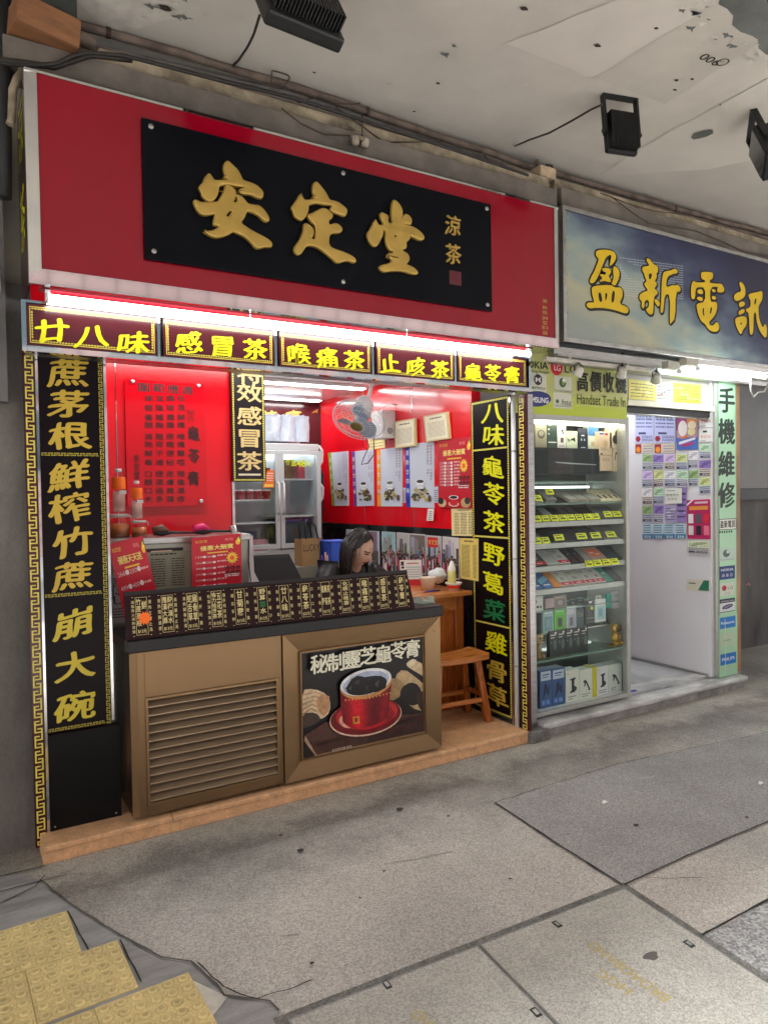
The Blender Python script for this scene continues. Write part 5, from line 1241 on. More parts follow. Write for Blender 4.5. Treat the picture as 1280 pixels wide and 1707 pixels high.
ca_ = Art(.0); ca_.rect(PAPER, -.082, .045, .082, .192); ca_.rect(flat(190, 40, 50), -.03, .163, .06, .170); ca_.rects(DKI, [(-.074, .150, -.052, .182), (-.072, .128, -.05, .144)]); ca_.rects(flat(120, 160, 180), [(-.035+i*.017, .06+j*.018, -.035+i*.017+.009, .06+j*.018+.009) for i in range(7) for j in range(5)])
c_ = ca_.build('page', cal); c_.rotation_euler = (radians(90)-atan2(.04, .19), 0, 0); c_.location = (0, -.003, .0)
x, y = onD(722, 986)
t = T('takeaway_tub', 'pale takeaway tub holding a crumpled plastic bag on the desk', 'tub', None, (x+.01, y+.08, DZ+.0005))
MB().lathe([(0, 0), (.042, 0), (.056, .085), (.06, .09), (.056, .094), (.05, .09), (.04, .01), (0, .01)], n=24).build('tub', M('pale tub', S(226, 214, 196), .4), t)
cb = MB(); cb.ball((0, 0, 0), .07, .06, .055, 26, 16)
cb.v = [tuple(Vector(v)*(1+.22*noise.noise(Vector(v)*30)+.12*noise.noise(Vector(v)*75))) for v in cb.v]; cb.sm = [True]*len(cb.sm)
x2, y2 = onD(737, 975); simple('plastic_bag', 'crumpled white plastic bag between the takeaway tub and the sauce bottle', 'plastic bag', cb, M('white bag plastic', S(226, 232, 234), .25, spec=.6), loc=(2.985, 4.27, DZ+.085))
x, y = onD(756, 984)
bw_ = T('sauce_bowl', 'red and white plastic bowl on the desk beside the jamb', 'bowl', None, (x, y, DZ+.0005))
MB().lathe([(0, 0), (.034, 0), (.038, .012), (.040, .014)], n=26).build('foot', PAPER, bw_); MB().lathe([(.040, .014), (.050, .040)], n=26).build('band', M('bowl red', S(222, 60, 40), .35), bw_); MB().lathe([(.050, .040), (.060, .052), (.060, .056), (.052, .050), (.0, .046)], n=26).build('rim', PAPER, bw_)
t = T('sauce_bottle', 'squeeze bottle of yellow sauce standing in the red and white bowl', 'bottle', None, (x-.006, y+.012, DZ+.048))
MB().lathe([(0, 0), (.028, 0), (.03, .006), (.0285, .09), (0, .09)], n=22).build('sauce', M('yellow sauce', S(206, 196, 110), .3), t); MB().lathe([(.0285, .0905), (.028, .11), (.02, .125), (.018, .128), (.007, .16), (0, .16)], n=22).build('cap', M('milky cap', S(232, 234, 226), .35), t)
x, y = onD(718, 987); simple('pen', 'blue pen lying on the desk edge', 'pen', MB().tube([(x-.06, y-.005, DZ+.006), (x-.02, y, DZ+.006), (x+.08, y+.01, DZ+.006)], [.003, .005, .005], 8), M('blue pen', S(40, 60, 190), .4))
simple('acrylic_tray', 'small clear acrylic tray on the black counter slab at its right end', 'tray', MB().box(2.36, 2.46, 3.55, 3.63, .9485, .962).box(2.365, 2.375, 3.555, 3.625, .9625, .985).box(2.445, 2.455, 3.555, 3.625, .9625, .985), M('green clear acrylic', S(190, 206, 196), .1, alpha=.5, coat=.4))
# paper bag, file box and pen cup behind the woman
YBg = 4.85
bx0, bz0 = fp(504, 944, YBg); bx1, bz1 = fp(549, 897, YBg)
simple('steel_box', 'dull grey box carrying the brown paper bag', 'box', MB().box(bx0-.06, bx1+.1, YBg-.02, YBg+.3, .081, bz0-.002), M('dull grey box', S(140, 142, 132), .5, .3), .004)
pb_ = T('paper_bag', 'brown paper carrier bag with black handles and printed LUCKY beside the fridge', 'bag', None, (bx0, YBg, bz0))
w_, h_ = bx1-bx0, bz1-bz0
MB().add([(0, 0, 0), (w_*.62, -.0, 0), (w_*.62, 0, h_), (0, 0, h_), (w_*1.0, .12, 0), (w_*1.0, .12, h_), (w_*.4, .14, 0), (w_*.4, .14, h_), (.0, .14, 0), (.0, .14, h_)], [(0, 1, 2, 3), (1, 4, 5, 2), (4, 6, 7, 5), (6, 8, 9, 7), (8, 0, 3, 9), (0, 8, 6, 4, 1)]).build('bag', M('kraft paper', S(172, 140, 96), .75, var=.12, vs=9), pb_)
v, f = fill(hline('LUCKY', .012, h_*.68, .075, w_*.58, 'l')); MB().add([(a, -.0012, b) for a, b, c in v], f).build('lettering', DKI, pb_)
for yy in (.01, .12): MB().tube([(w_*.18, yy, h_-.01), (w_*.14, yy, h_+.09), (w_*.22, yy, h_+.16), (w_*.5, yy, h_+.1), (w_*.68, yy+.03, h_-.01)], .006, 8).build('handle', BLKPL, pb_)
a = fp(553, 935, 4.7); b = fp(578, 901, 4.7)
simple('file_box', 'bright blue file box behind the woman', 'file box', MB().box(a[0], b[0]+.03, 4.7, 4.9, .95, b[1]-.012).box(a[0]-.003, b[0]+.033, 4.697, 4.903, b[1]-.0115, b[1]), M('bright blue', S(40, 90, 210), .4), .003)
simple('side_cabinet', 'low white cabinet under the blue file box', 'cabinet', MB().box(a[0]-.05, b[0]+.25, 4.66, 5.0, .081, .949), WHITE, .004)
pc_ = T('pen_cup', 'cup of pens and markers between the paper bag and the woman', 'pen cup', None, (a[0]-.012, 4.76, .951))
MB().lathe([(0, 0), (.035, 0), (.037, .12), (.033, .12), (.03, .01), (0, .01)], n=18).build('cup', M('cup green white', S(190, 214, 170), .4), pc_)
for i, (c, dx) in enumerate((((96, 50, 150), -.045), ((214, 150, 150), -.01), ((200, 190, 150), .015), ((180, 60, 60), .03))): MB().tube([(dx*.4, 0, .03), (dx, .01*i-.01, .22+.02*(i % 2))], .007, 8).build('pen', flat(*c), pc_)
# --- the woman seated behind the counter
SKIN = M('skin', S(224, 184, 160), .5, var=.05, vs=30, sss=.08); HAIR = M('dark brown hair', S(30, 20, 18), .42, var=.35, vs=40, st=(6, 6, .6)); COAT = M('black jacket', S(22, 23, 28), .42, var=.3, vs=9, bump=.4, bs=16); LIPS = M('lips', S(176, 92, 86), .4); EYED = M('eye dark', S(30, 22, 20), .3); BROW = M('brow', S(62, 44, 38), .6)
HC = Vector((2.215, 4.06, 1.262))
def skinned(name, joints, edges, root, mats, parent=None, sub=2):
    me = bpy.data.meshes.new(name); me.from_pydata([j[0] for j in joints], edges, [])
    o = bpy.data.objects.new(name, me); COL.objects.link(o)
    sm_ = o.modifiers.new('skin', 'SKIN'); sm_.use_smooth_shade = True
    for i, j in enumerate(joints):
        r_ = j[1] if isinstance(j[1], tuple) else (j[1], j[1]); me.skin_vertices[0].data[i].radius = r_
    me.skin_vertices[0].data[root].use_root = True
    s_ = o.modifiers.new('sub', 'SUBSURF'); s_.levels = sub; s_.render_levels = sub
    dg = bpy.context.evaluated_depsgraph_get(); dg.update()
    nm = bpy.data.meshes.new_from_object(o.evaluated_get(dg)); bpy.data.objects.remove(o); nm.name = name
    return nm
px_, py_, pz_ = 2.22, 4.30, .62
SH = 1.135
J = [((px_, py_, pz_), .11), ((px_, py_-.03, .82), (.125, .10)), ((px_, py_-.08, 1.03), (.125, .095)), ((px_, py_-.14, SH-.02), (.07, .06)), ((HC.x-.005, HC.y+.035, 1.175), .042), ((HC.x, HC.y+.02, 1.205), .045),
     ((px_-.155, py_-.12, SH-.03), .055), ((px_-.24, py_-.20, .94), .045), ((px_-.12, py_-.38, .955), .034), ((px_-.075, py_-.43, .955), .026),
     ((px_+.155, py_-.14, SH-.03), .055), ((px_+.26, py_-.20, .96), .045), ((px_+.20, py_-.30, .965), .034), ((px_+.16, py_-.34, .955), .026),
     ((px_-.09, py_-.02, .60), .085), ((px_-.10, py_-.40, .58), .062), ((px_-.10, py_-.38, .14), .042), ((px_-.10, py_-.47, .115), .034),
     ((px_+.09, py_-.02, .60), .085), ((px_+.10, py_-.22, .56), .062), ((px_+.10, py_-.20, .14), .042), ((px_+.10, py_-.24, .115), .034)]
Ed = [(0, 1), (1, 2), (2, 3), (3, 4), (4, 5), (2, 6), (6, 7), (7, 8), (8, 9), (2, 10), (10, 11), (11, 12), (12, 13), (0, 14), (14, 15), (15, 16), (16, 17), (0, 18), (18, 19), (19, 20), (20, 21)]
bmh = bmesh.new(); bmh.from_mesh(skinned('person', J, Ed, 0, None))
for f in bmh.faces: f.material_index = 0; f.smooth = True
# fingers
for sx_, (wx, wy, wz) in ((-1, J[9][0]), (1, J[13][0])):
    d = Vector((.55*-sx_, -.8, -.1)).normalized(); sd = Vector((d.y, -d.x, 0))
    for k in range(5):
        off = (k-1.5)*.017 if k < 4 else -.036*sx_*-1
        b0 = Vector((wx, wy, wz))+sd*(off*.7)+d*(.01 if k < 4 else -.02); L = [.072, .08, .075, .06, .055][k]
        dd = d if k < 4 else (d+sd*(-.9*sx_*-1)).normalized()
        m_ = skinned('finger', [(tuple(b0), .012), (tuple(b0+dd*L*.5+Vector((0, 0, .006))), .009), (tuple(b0+dd*L*.8), .008), (tuple(b0+dd*L-Vector((0, 0, .008))), .006)], [(0, 1), (1, 2), (2, 3)], 0, None, sub=1)
        bmh.from_mesh(m_)
# head
MH = Matrix.Translation(HC) @ Matrix.Rotation(radians(34), 4, 'Z') @ Matrix.Rotation(radians(27), 4, 'X')
NU, NV = 56, 44
def gs(x, s): return math.exp(-(x/s)**2)
def headpt(th, ph):   # th 0..2pi from front (-y), ph 0 top .. pi bottom
    x = sin(ph)*sin(th); y = -sin(ph)*cos(th); z = cos(ph)
    X_, Y_, Z_ = x*.074, y*.094, z*.116
    front = max(0, cos(th))*sin(ph)
    if z < 0: X_ *= 1-.34*(-z)**1.5*(.4+.6*front); Y_ *= 1-.12*(-z) if y > 0 else 1
    if z < -.3 and y > 0: Y_ *= 1-.35*(-z-.3)
    u, w = X_, Z_
    if y < 0:
        nose = gs(u, .012)*gs(w+.018, .024)*.022+gs(u, .015)*gs(w+.030, .010)*.006
        brow = (gs(abs(u)-.028, .022)*gs(w-.022, .010))*.005
        eye = -(gs(abs(u)-.031, .016)*gs(w-.004, .012))*.010+gs(abs(u)-.031, .011)*gs(w-.002, .006)*.005
        mouth = gs(u, .022)*gs(w+.055, .008)*.006-gs(u, .02)*gs(w+.0575, .0022)*.003
        chin = gs(u, .02)*gs(w+.092, .016)*.008; cheek = gs(abs(u)-.04, .02)*gs(w+.028, .02)*.005
        Y_ -= nose+brow+eye+mouth+chin+cheek
    return Vector((X_, Y_, Z_))
hv = [[bmh.verts.new(MH @ headpt(2*pi*i/NU, pi*(j+.001)/(NV+.002))) for i in range(NU)] for j in range(NV+1)]
for j in range(NV):
    for i in range(NU):
        f = bmh.faces.new((hv[j][i], hv[j+1][i], hv[j+1][(i+1) % NU], hv[j][(i+1) % NU])); f.smooth = True
        c = headpt(2*pi*(i+.5)/NU, pi*(j+.5)/NV); m_ = 0
        if c.y < -.02:
            if abs(c.x) < .023 and abs(c.z+.0555) < .0085-abs(c.x)*.22: m_ = 1
            if abs(abs(c.x)-.031) < .0145 and abs(c.z-.001) < .0045: m_ = 2
            if abs(abs(c.x)-.031) < .018 and abs(c.z-.023+abs(abs(c.x)-.031)*.2) < .0034: m_ = 3
        f.material_index = m_
for sx_ in (-1, 1):  # ears
    er = MB(); er.ball((sx_*.074, .008, -.012), .010, .018, .030, 12, 8)
    b0 = len(bmh.verts); nv = [bmh.verts.new(MH @ Vector(v)) for v in er.v]
    for f in er.f:
        if len(set(f)) == len(f):
            try: ff_ = bmh.faces.new([nv[i] for i in f]); ff_.smooth = True
            except ValueError: pass
pm = bpy.data.meshes.new('person'); bmh.to_mesh(pm); bmh.free()
for m_ in (SKIN, LIPS, EYED, BROW): pm.materials.append(m_)
person = bpy.data.objects.new('person', pm); COL.objects.link(person)
tag(person, 'woman with long dark hair in a black jacket seated behind the counter looking down', 'person')
jk = [((px_, py_+.0, pz_-.01), (.15, .135)), ((px_, py_-.02, .80), (.16, .13)), ((px_, py_-.07, 1.02), (.165, .12)), ((px_, py_-.115, SH-.01), (.105, .085)), ((px_, py_-.15, SH+.045), (.062, .058)),
      ((px_-.155, py_-.11, SH-.035), .088), ((px_-.25, py_-.18, .955), .074), ((px_-.13, py_-.36, .955), .05), ((px_+.155, py_-.13, SH-.035), .085), ((px_+.265, py_-.19, .97), .072), ((px_+.215, py_-.29, .968), .05)]
jm = skinned('jacket', jk, [(0, 1), (1, 2), (2, 3), (3, 4), (2, 5), (5, 6), (6, 7), (2, 8), (8, 9), (9, 10)], 0, None)
for v in jm.vertices: v.co += v.normal*(.010*noise.noise(v.co*16)+.006*noise.noise(v.co*38))
jm.materials.append(COAT); jo = bpy.data.objects.new('jacket', jm); COL.objects.link(jo); jo.parent = person
tm = skinned('trousers', [((px_, py_, pz_-.02), (.135, .12)), (J[14][0], .1), (J[15][0], .075), ((px_-.10, py_-.38, .17), .055), (J[18][0], .1), (J[19][0], .075), ((px_+.10, py_-.20, .17), .055)], [(0, 1), (1, 2), (2, 3), (0, 4), (4, 5), (5, 6)], 0, None)
tm.materials.append(M('dark trousers', S(34, 36, 44), .7)); to_ = bpy.data.objects.new('trousers', tm); COL.objects.link(to_); to_.parent = person
# hair: cap with a parting, and long locks down to the shoulders
hm = MB(); rnd = random.Random(5)
def hairpt(th, ph, k): p = headpt(th, ph); p = Vector((p.x, p.y, p.z)); return p*k+Vector((0, .004, .004))
cap = []
for j in range(27):
    for i in range(NU):
        th = 2*pi*i/NU; fr_ = max(0, cos(th)); lim = radians(128)-radians(90)*fr_**.55+.14*noise.noise(Vector((th*5, 1, 7))); ph_ = lim*j/26
        n_ = noise.noise(Vector((th*4, ph_*1.2, 3)))*.018+.012*sin(th*23)*.25
        cap.append(MH @ hairpt(th, max(.001, ph_), 1.12+n_))
hm.add(cap, [(j*NU+i, (j+1)*NU+i, (j+1)*NU+(i+1) % NU, j*NU+(i+1) % NU) for j in range(26) for i in range(NU)], 0, True)
for k in range(120):
    th = rnd.uniform(radians(70), radians(274)); sgn = 1 if th < pi else -1
    p0 = hairpt(th, radians(rnd.uniform(40, 75)), 1.10); p1 = hairpt(th, radians(96), 1.16+rnd.uniform(-.03, .05))
    P = [MH @ p0, MH @ p1]
    d = MH.to_3x3() @ Vector((sin(th)*.3, -cos(th)*.3, 0)); L_ = rnd.uniform(.12, .27)
    q = MH @ p1
    for t_ in (.35, .7, 1.0): P.append(q+Vector((d.x*.06*t_+rnd.uniform(-.006, .006), d.y*.05*t_+.012*t_+rnd.uniform(-.006, .006), -L_*t_)))
    hm.tube(P, [.007, .011, .010, .008, .003], 6)
for k in range(110):
    th = rnd.uniform(radians(78), radians(276)); ph0 = radians(rnd.uniform(14, 70)); k0 = rnd.uniform(1.135, 1.165)
    P = [MH @ hairpt(th, max(.05, ph0+j*.16), k0+.004*j) for j in range(4)]; q = P[-1]
    for t_ in (.4, .8, 1.2): P.append(q+Vector((rnd.uniform(-.010, .010), rnd.uniform(-.010, .010), -.12*t_)))
    hm.tube(P, [.0018, .0022, .0022, .002, .0018, .0014, .0006], 4)
ho = hm.build('hair', HAIR, person)
sd2 = dup(so2, (2.22, 4.34, .081), 'varnished wooden stool the woman sits on behind the desk', (0, 0, 0))
# ================================================================== phone shop
SX0, SX1, YG = 3.22, 5.105, 3.50
o = MB().box(XW+.09, SX1, 3.56, 6.2, 0, .115).build('shop_floor', M('grey marble floor', S(196, 200, 202), .3, var=.35, vs=2.4, st=(1, .45, 1), c2=S(120, 124, 126))); o['kind'] = 'structure'
o = MB().box(XW+.09, SX1+.02, 3.56, 6.2, 2.60, 2.65).build('shop_ceiling', M('phone shop ceiling', S(206, 208, 206), .6)); o['kind'] = 'structure'
wall('shop_wall', 'plain rear wall of the phone shop seen past the glass cabinet', [(XW+.09, SX1, 6.2, 6.3, 0, 2.6)], M('plain wall', S(206, 210, 214), .7))
WPAN = M('white wall panel', S(224, 225, 228), .42, var=.05, vs=1.2)
wall('door_wall', 'white side wall inside the phone shop doorway covered in leaflets', [(SX1, SX1+.03, 3.52, 6.2, .116, 2.6)], WPAN)
tag(MB().box(SX1-.012, SX1-.001, 3.55, 6.0, .116, .135).build('skirting', STEEL), 'thin steel skirting at the foot of the white doorway wall', 'skirting')
cl = T('ceiling_light', 'lit strip light on the phone shop ceiling inside the doorway', 'ceiling light', None, (4.2, 4.3, 2.599))
MB().box(-.5, .7, -.05, .05, -.03, 0).build('housing', WHITE, cl); MB().box(-.48, .68, -.04, .04, -.036, -.0305).build('diffuser', M('cool diffuser', (.93, .97, 1), .5, em=8.0), cl)
# sill
MARB = M('veined white marble', S(206, 208, 206), .35, var=.4, vs=3.2, st=(1, 3, 3), c2=S(128, 130, 130))
sl_ = T('door_sill', 'worn white marble sill along the front of the phone shop with blue paint marks', 'sill', None, (3.22, 3.42, 0))
MB().box(0, 2.2, .03, .14, 0, .058).build('riser', M('sill grey', S(150, 150, 148), .6, var=.4, vs=12), sl_)
MB().box(-.0, 2.22, .0, .14, .0585, .10).build('nosing', MARB, sl_, bevel=.014)
a = gp(1080, 1168, .1205); MB().add([(a[0]-3.22-.12, .1442, .1206), (a[0]-3.22+.14, .1442, .1206), (a[0]-3.22+.16, .185, .1206), (a[0]-3.22-.06, .2, .1206)], [(0, 1, 2, 3)]).build('paint_mark', M('blue paint mark', S(50, 76, 170), .6, var=.4, vs=18), sl_)
MB().box(0, 2.16, .141, .30, .0, .12).build('tread', MARB, sl_, bevel=.003)
# sign banner
YN = 3.40
sg = Pan('shop_banner', 'printed blue and cream banner sign with four yellow characters over the phone shop', 'sign', 'Y', YN, 943, 562)
sh = sg.L(941, 351)[1]; sw = 2.75
m = M('banner print', S(150, 160, 160), .45)
t = m.node_tree; N = t.nodes; L = t.links; p = N['Principled BSDF']
tc = N.new('ShaderNodeTexCoord'); sp_ = N.new('ShaderNodeSeparateXYZ'); L.new(tc.outputs['Object'], sp_.inputs[0])
n = N.new('ShaderNodeTexNoise'); n.inputs['Scale'].default_value = 2.2; n.inputs['Detail'].default_value = 3
mp = N.new('ShaderNodeMapping'); mp.inputs['Scale'].default_value = (.7, 1.6, 1); L.new(tc.outputs['Object'], mp.inputs[0]); L.new(mp.outputs[0], n.inputs['Vector'])
def mth(op, a, b):
    q = N.new('ShaderNodeMath'); q.operation = op
    for i, x in enumerate((a, b)):
        if isinstance(x, (int, float)): q.inputs[i].default_value = x
        else: L.new(x, q.inputs[i])
    return q.outputs[0]
g = mth('ADD', mth('MULTIPLY', sp_.outputs[0], .26), mth('MULTIPLY', sp_.outputs[1], .62)); g = mth('ADD', g, mth('MULTIPLY', mth('SUBTRACT', n.outputs[0], .5), .75))
rp_n = N.new('ShaderNodeValToRGB'); e = rp_n.color_ramp.elements
e[0].position = .08; e[0].color = (*S(152, 162, 156), 1); e[1].position = .95; e[1].color = (*S(32, 34, 66), 1)
for pos, c in ((.26, (182, 182, 152)), (.40, (144, 164, 164)), (.56, (92, 108, 128)), (.74, (46, 54, 90))): q = e.new(pos); q.color = (*S(*c), 1)
L.new(g, rp_n.inputs[0]); L.new(rp_n.outputs[0], p.inputs['Base Color'])
MB().box(0, sw, 0, sh, -.03, 0).build('banner_panel', m, sg.o)
fb_ = MB()
for a in frame_rects(-.03, -.03, sw+.03, sh+.03, .028): fb_.box(a[0], a[2], a[1], a[3], -.05, .012)
fb_.build('frame', STEEL, sg.o, bevel=.003)
for i in range(7): MB().lathe([(.008, 0), (.007, .004), (0, .005)], (.02, .04+(sh-.08)*i/6, .0), 10).build('eyelet', STEEL, sg.o)
dots = Art(.0005)
dots.rects(flat(206, 216, 224), [(x_, y_, x_+.006, y_+.006) for i in range(44) for j in range(16) for x_, y_ in [(.52+i*.0155, .34+j*.017+i*.001)] if .2 < noise.noise(Vector((x_*3, y_*5, 2)))+.42])
dots.build('dot_pattern', sg.o)
def trs(x0, y0, k, pts): return [sg.L(x0+u*k, y0+v*k) for u, v in pts]
ky = 180/1280
YX = [[(225,140),(260,120),(340,118),(410,128),(450,155),(470,210),(440,270),(400,312),(385,300),(418,172),(350,195),(305,300),(260,420),(215,500),(175,520),(150,500),(170,440),(210,370),(240,290),(265,230),(225,190)],
 [(295,340),(350,330),(400,350),(405,390),(372,430),(400,470),(405,500),(370,500),(330,485),(280,500),(265,490),(310,450),(270,420),(285,405),(340,415),(350,385),(310,375)],
 [(435,315),(470,320),(505,370),(505,440),(470,520),(448,545),(410,520),(425,490),(440,440),(430,380)],
 [(180,565),(220,545),(400,532),(450,568),(520,562),(545,610),(540,680),(500,760),(590,790),(615,830),(600,870),(560,870),(480,840),(350,810),(230,805),(150,815),(115,785),(120,750),(150,742),(210,745),(190,680),(175,600)],[(250,625),(290,625),(305,735),(265,735)],[(335,620),(365,640),(350,710),(335,725)],[(420,605),(455,605),(440,745),(405,745)]]
XN = [[(825,225),(845,215),(880,250),(905,290),(945,305),(960,330),(960,380),(940,400),(950,440),(920,490),(945,510),(945,540),(915,580),(950,600),(960,640),(910,675),(905,860),(890,885),(860,885),(825,850),(820,815),(855,800),(855,710),(800,720),(800,805),(775,815),(765,790),(775,735),(740,700),(745,650),(790,620),(850,600),(800,540),(800,515),(830,490),(805,440),(800,400),(775,370),(775,320),(850,310),(860,300),(830,255)],[(850,400),(895,400),(880,460),(855,475)],
 [(925,700),(960,710),(985,750),(975,790),(955,785),(920,730)],
 [(1020,400),(1040,375),(1110,365),(1160,340),(1190,360),(1195,395),(1140,405),(1080,430),(1060,480),(1055,560),(1100,555),(1125,535),(1160,545),(1190,530),(1225,560),(1230,610),(1170,620),(1165,930),(1110,995),(1100,990),(1105,650),(1040,645),(1025,850),(1000,870),(988,850),(1000,700),(1005,500)]]
kd = 160/1280
DN = [[(375,200),(400,188),(510,190),(535,210),(535,265),(510,290),(490,300),(490,335),(570,345),(640,345),(665,370),(685,420),(675,460),(600,462),(585,430),(610,385),(495,390),(495,590),(560,585),(590,600),(590,680),(560,770),(500,835),(480,860),(490,900),(540,905),(580,850),(610,880),(620,940),(590,985),(530,985),(470,955),(430,880),(380,850),(340,770),(315,660),(320,610),(430,590),(430,395),(330,390),(300,420),(295,530),(275,555),(245,540),(240,430),(250,340),(280,300),(300,330),(430,330),(430,300),(375,280)],[(390,680),(420,665),(410,720),(425,775),(400,770)],[(500,660),(525,660),(510,745),(490,750)],
 [(330,430),(370,415),(400,440),(400,485),(350,480),(325,460)],[(320,525),(370,518),(400,540),(390,580),(350,570),(325,550)],[(515,425),(545,415),(572,440),(560,460),(530,455)],[(515,520),(540,505),(575,525),(570,560),(530,555)]]
XU = [[(890,320),(915,325),(950,370),(965,420),(965,500),(930,545),(850,580),(820,560),(810,510),(840,470),(910,450),(905,400),(885,360)],[(875,600),(930,578),(960,602),(950,640),(890,665)],[(870,720),(930,680),(955,692),(950,735),(880,765)],[(830,800),(940,775),(985,800),(980,900),(930,960),(915,1015),(895,1015),(860,950),(830,870)],[(890,870),(925,860),(910,905)],
 [(1010,480),(1160,450),(1175,440),(1195,470),(1190,560),(1140,640),(1140,730),(1150,830),(1200,945),(1225,870),(1250,920),(1250,1030),(1235,1070),(1200,1040),(1150,960),(1115,850),(1110,730),(1075,730),(1070,1000),(1045,1030),(1020,1010),(1015,740),(975,710),(975,680),(1030,660),(1040,580),(1010,520)],[(1085,560),(1115,530),(1110,600),(1085,640)]]
BO = M('banner black', S(20, 18, 20), .5); BY = M('banner yellow', S(226, 192, 26), .45, var=.08, vs=8)
def parea(c): return sum(c[i-1][0]*c[i][1]-c[i][0]*c[i-1][1] for i in range(len(c)))/2
for C, x0, y0, k in ((YX, 960, 400, ky), (XN, 960, 400, ky), (DN, 1120, 430, kd), (XU, 1120, 430, kd)):
    cs = [smooth(trs(x0, y0, k, c), 1) for c in C]
    out = [c if parea(c) > 0 else c[::-1] for c in cs]
    ol = Art(.0010); 
    for c in out:
        if abs(parea(c)) > 5e-4 or True:
            g_ = grow(resample(c, .01), lambda p, nx, ny: .011)
            ol.poly(BO, g_); ol.poly(BO, [(x+.008, y-.006) for x, y in g_])
    raised('character', BY, cs, sg.o, .0038, .0008)
    ol.build('character_outline', sg.o)
# beams and rails under the banner
bz_ = fp(945, 585, 3.42)[1]
bm_ = T('sign_beam', 'grey metal beam under the phone shop banner', 'beam', None, (3.36, 3.44, bz_-.10))
MB().box(0, 2.9, 0, .10, .02, .13).build('beam', STEEL, bm_, bevel=.004); MB().box(0, 2.9, -.03, -.001, .06, .075).build('beam_lip', ALU, bm_)
RZ = fp(960, 603, 3.34)[1]
rl = T('lamp_rail', 'white metal rail carrying small spotlights in front of the yellow green sign', 'rail', None, (3.2, 3.36, RZ))
MB().box(0, .98, -.018, .018, -.014, .014).build('rail', M('old white metal', S(190, 188, 178), .5, var=.2, vs=20), rl, bevel=.003)
for x in (.2, .75): MB().box(x, x+.02, -.01, .07, .015, .03).build('bracket', STEEL, rl)
def spot(px, py, Y, label, dx, dz):
    x, z = fp(px, py, Y); t = T('spotlight', label, 'spotlight', 'small spotlights on the lamp rail', (x, Y, z))
    ax = Vector((dx, .55, dz)).normalized()
    MB().lathe([(0, -.03), (.022, -.028), (.03, -.01), (.036, .03), (.038, .034), (.034, .034), (.03, .01), (0, .006)], n=20, axis=ax).build('lamp_head', M('spot grey', S(196, 196, 186), .35, .2), t)
    MB().tube([(-.036, 0, 0), (-.04, .0, .03), (0, .0, .052), (.04, 0, .03), (.036, 0, 0)], .004, 6).build('yoke', BLKPL, t)
    MB().tube([(0, 0, .052), (.002, .0, RZ-z-.016)], .008, 8).build('stem', BLKPL, t)
    MB().tube([(.0, .02, -.01), (.03, .04, .0), (.05, .03, .05), (.03, .02, .07)], .003, 6).build('cable', BLKPL, t)
spot(964, 618, 3.33, 'white spotlight pointing down in front of the yellow green sign, leftmost on the rail', -.2, -.9); spot(1036, 620, 3.33, 'spotlight at the end of the rail in front of the last black character', .3, -.6)
spot(1093, 629, 3.36, 'tilted spotlight above the doorway leaflets', .6, -.6)
for i, (a, b, Y) in enumerate((((1132, 619), (1248, 634), 3.33), ((1162, 614), (1275, 628), 3.22))):
    pa_ = fp(*a, Y); pb_2 = fp(*b, Y); L_ = pb_2[0]-pa_[0]
    r = T('batten_light', ['lit twin batten light over the phone shop doorway, the one nearer the wall', 'lit batten light over the phone shop doorway, the one nearer the street'][i], 'batten light', None, (pa_[0], Y, pa_[1]))
    MB().tube([(.01, 0, 0), (L_-.01, 0, 0)], .016, 12).build('tube', M('lit cool tube', (.93, 1, .97), .5, em=TUBE*.9), r)
    for x in (-.005, L_-.01): MB().tube([(x, 0, 0), (x+.015, 0, 0)], .018, 12).build('end_cap', WHITE, r)
    MB().box(-.02, L_+.02, -.025, .025, .022, .06).build('housing', WHITE, r, bevel=.004)
    MB().box(-.16, -.03, -.03, .03, .01, .06).build('ballast', M('old white metal', S(190, 188, 178)), r, bevel=.004)
    MB().tube([(L_*.5, 0, .06), (L_*.5, .05, bz_-pa_[1])], .004, 6).build('hanger', STEEL, r)
a = fp(1250, 640, 3.3); simple('cable', 'pale loose cable looping below the batten light at the right edge', 'cable', MB().tube([(a[0], 3.3, a[1]+.02), (a[0]+.0, 3.3, a[1]-.05), (a[0]+.04, 3.3, a[1]-.10), (a[0]+.10, 3.3, a[1]-.06), (a[0]+.18, 3.3, a[1]-.05), (a[0]+.26, 3.3, a[1]+.04)], .006, 8), M('pale cable', S(170, 170, 162), .5))
# yellow green trade-in sign
tg = Pan('trade_in_sign', 'yellow green sign with phone brand logos and Handset Trade In over the cabinet', 'sign', 'Y', YG, 862, 688)
tw = tg.L(1044, 693)[0]; th_ = tg.L(860, 580)[1]
tg.slab('panel', M('yellow green print', S(184, 190, 120), .4, var=.14, vs=1.2), 0, 0, tw, th_, .02)
A = Art()
A.rect(flat(178, 196, 62), .0, .0, tw, .07); A.rect(flat(184, 196, 96), .0, .07, tw, .14)
W_p = flat(200, 204, 186)
def box_px(m, x0, y0, x1, y1): a = tg.L(x0, y1); b = tg.L(x1, y0); A.rect(m, a[0], a[1], b[0], b[1])
for b in ((862, 623, 910, 651), (924, 629, 952, 652), (922, 656, 952, 680)): box_px(W_p, *b)
def tx(m, s_, x0, y, x1, h, bold_=.012): a = tg.L(x0, y); b = tg.L(x1, y); A.text(m, hline(s_, a[0], a[1], h, b[0]-a[0], 'l', bold_))
tx(flat(30, 30, 30), 'NOKIA', 866, 605, 913, .065, .03); tx(flat(70, 70, 60), 'Connecting People', 866, 616, 914, .028, .01)
c = tg.L(927, 612); A.ell(flat(190, 20, 50), *c, .055); A.text(flat(236, 226, 220), hline('L', c[0]-.022, c[1], .06, .02)+hline('G', c[0]+.0, c[1]-.004, .055, .035))
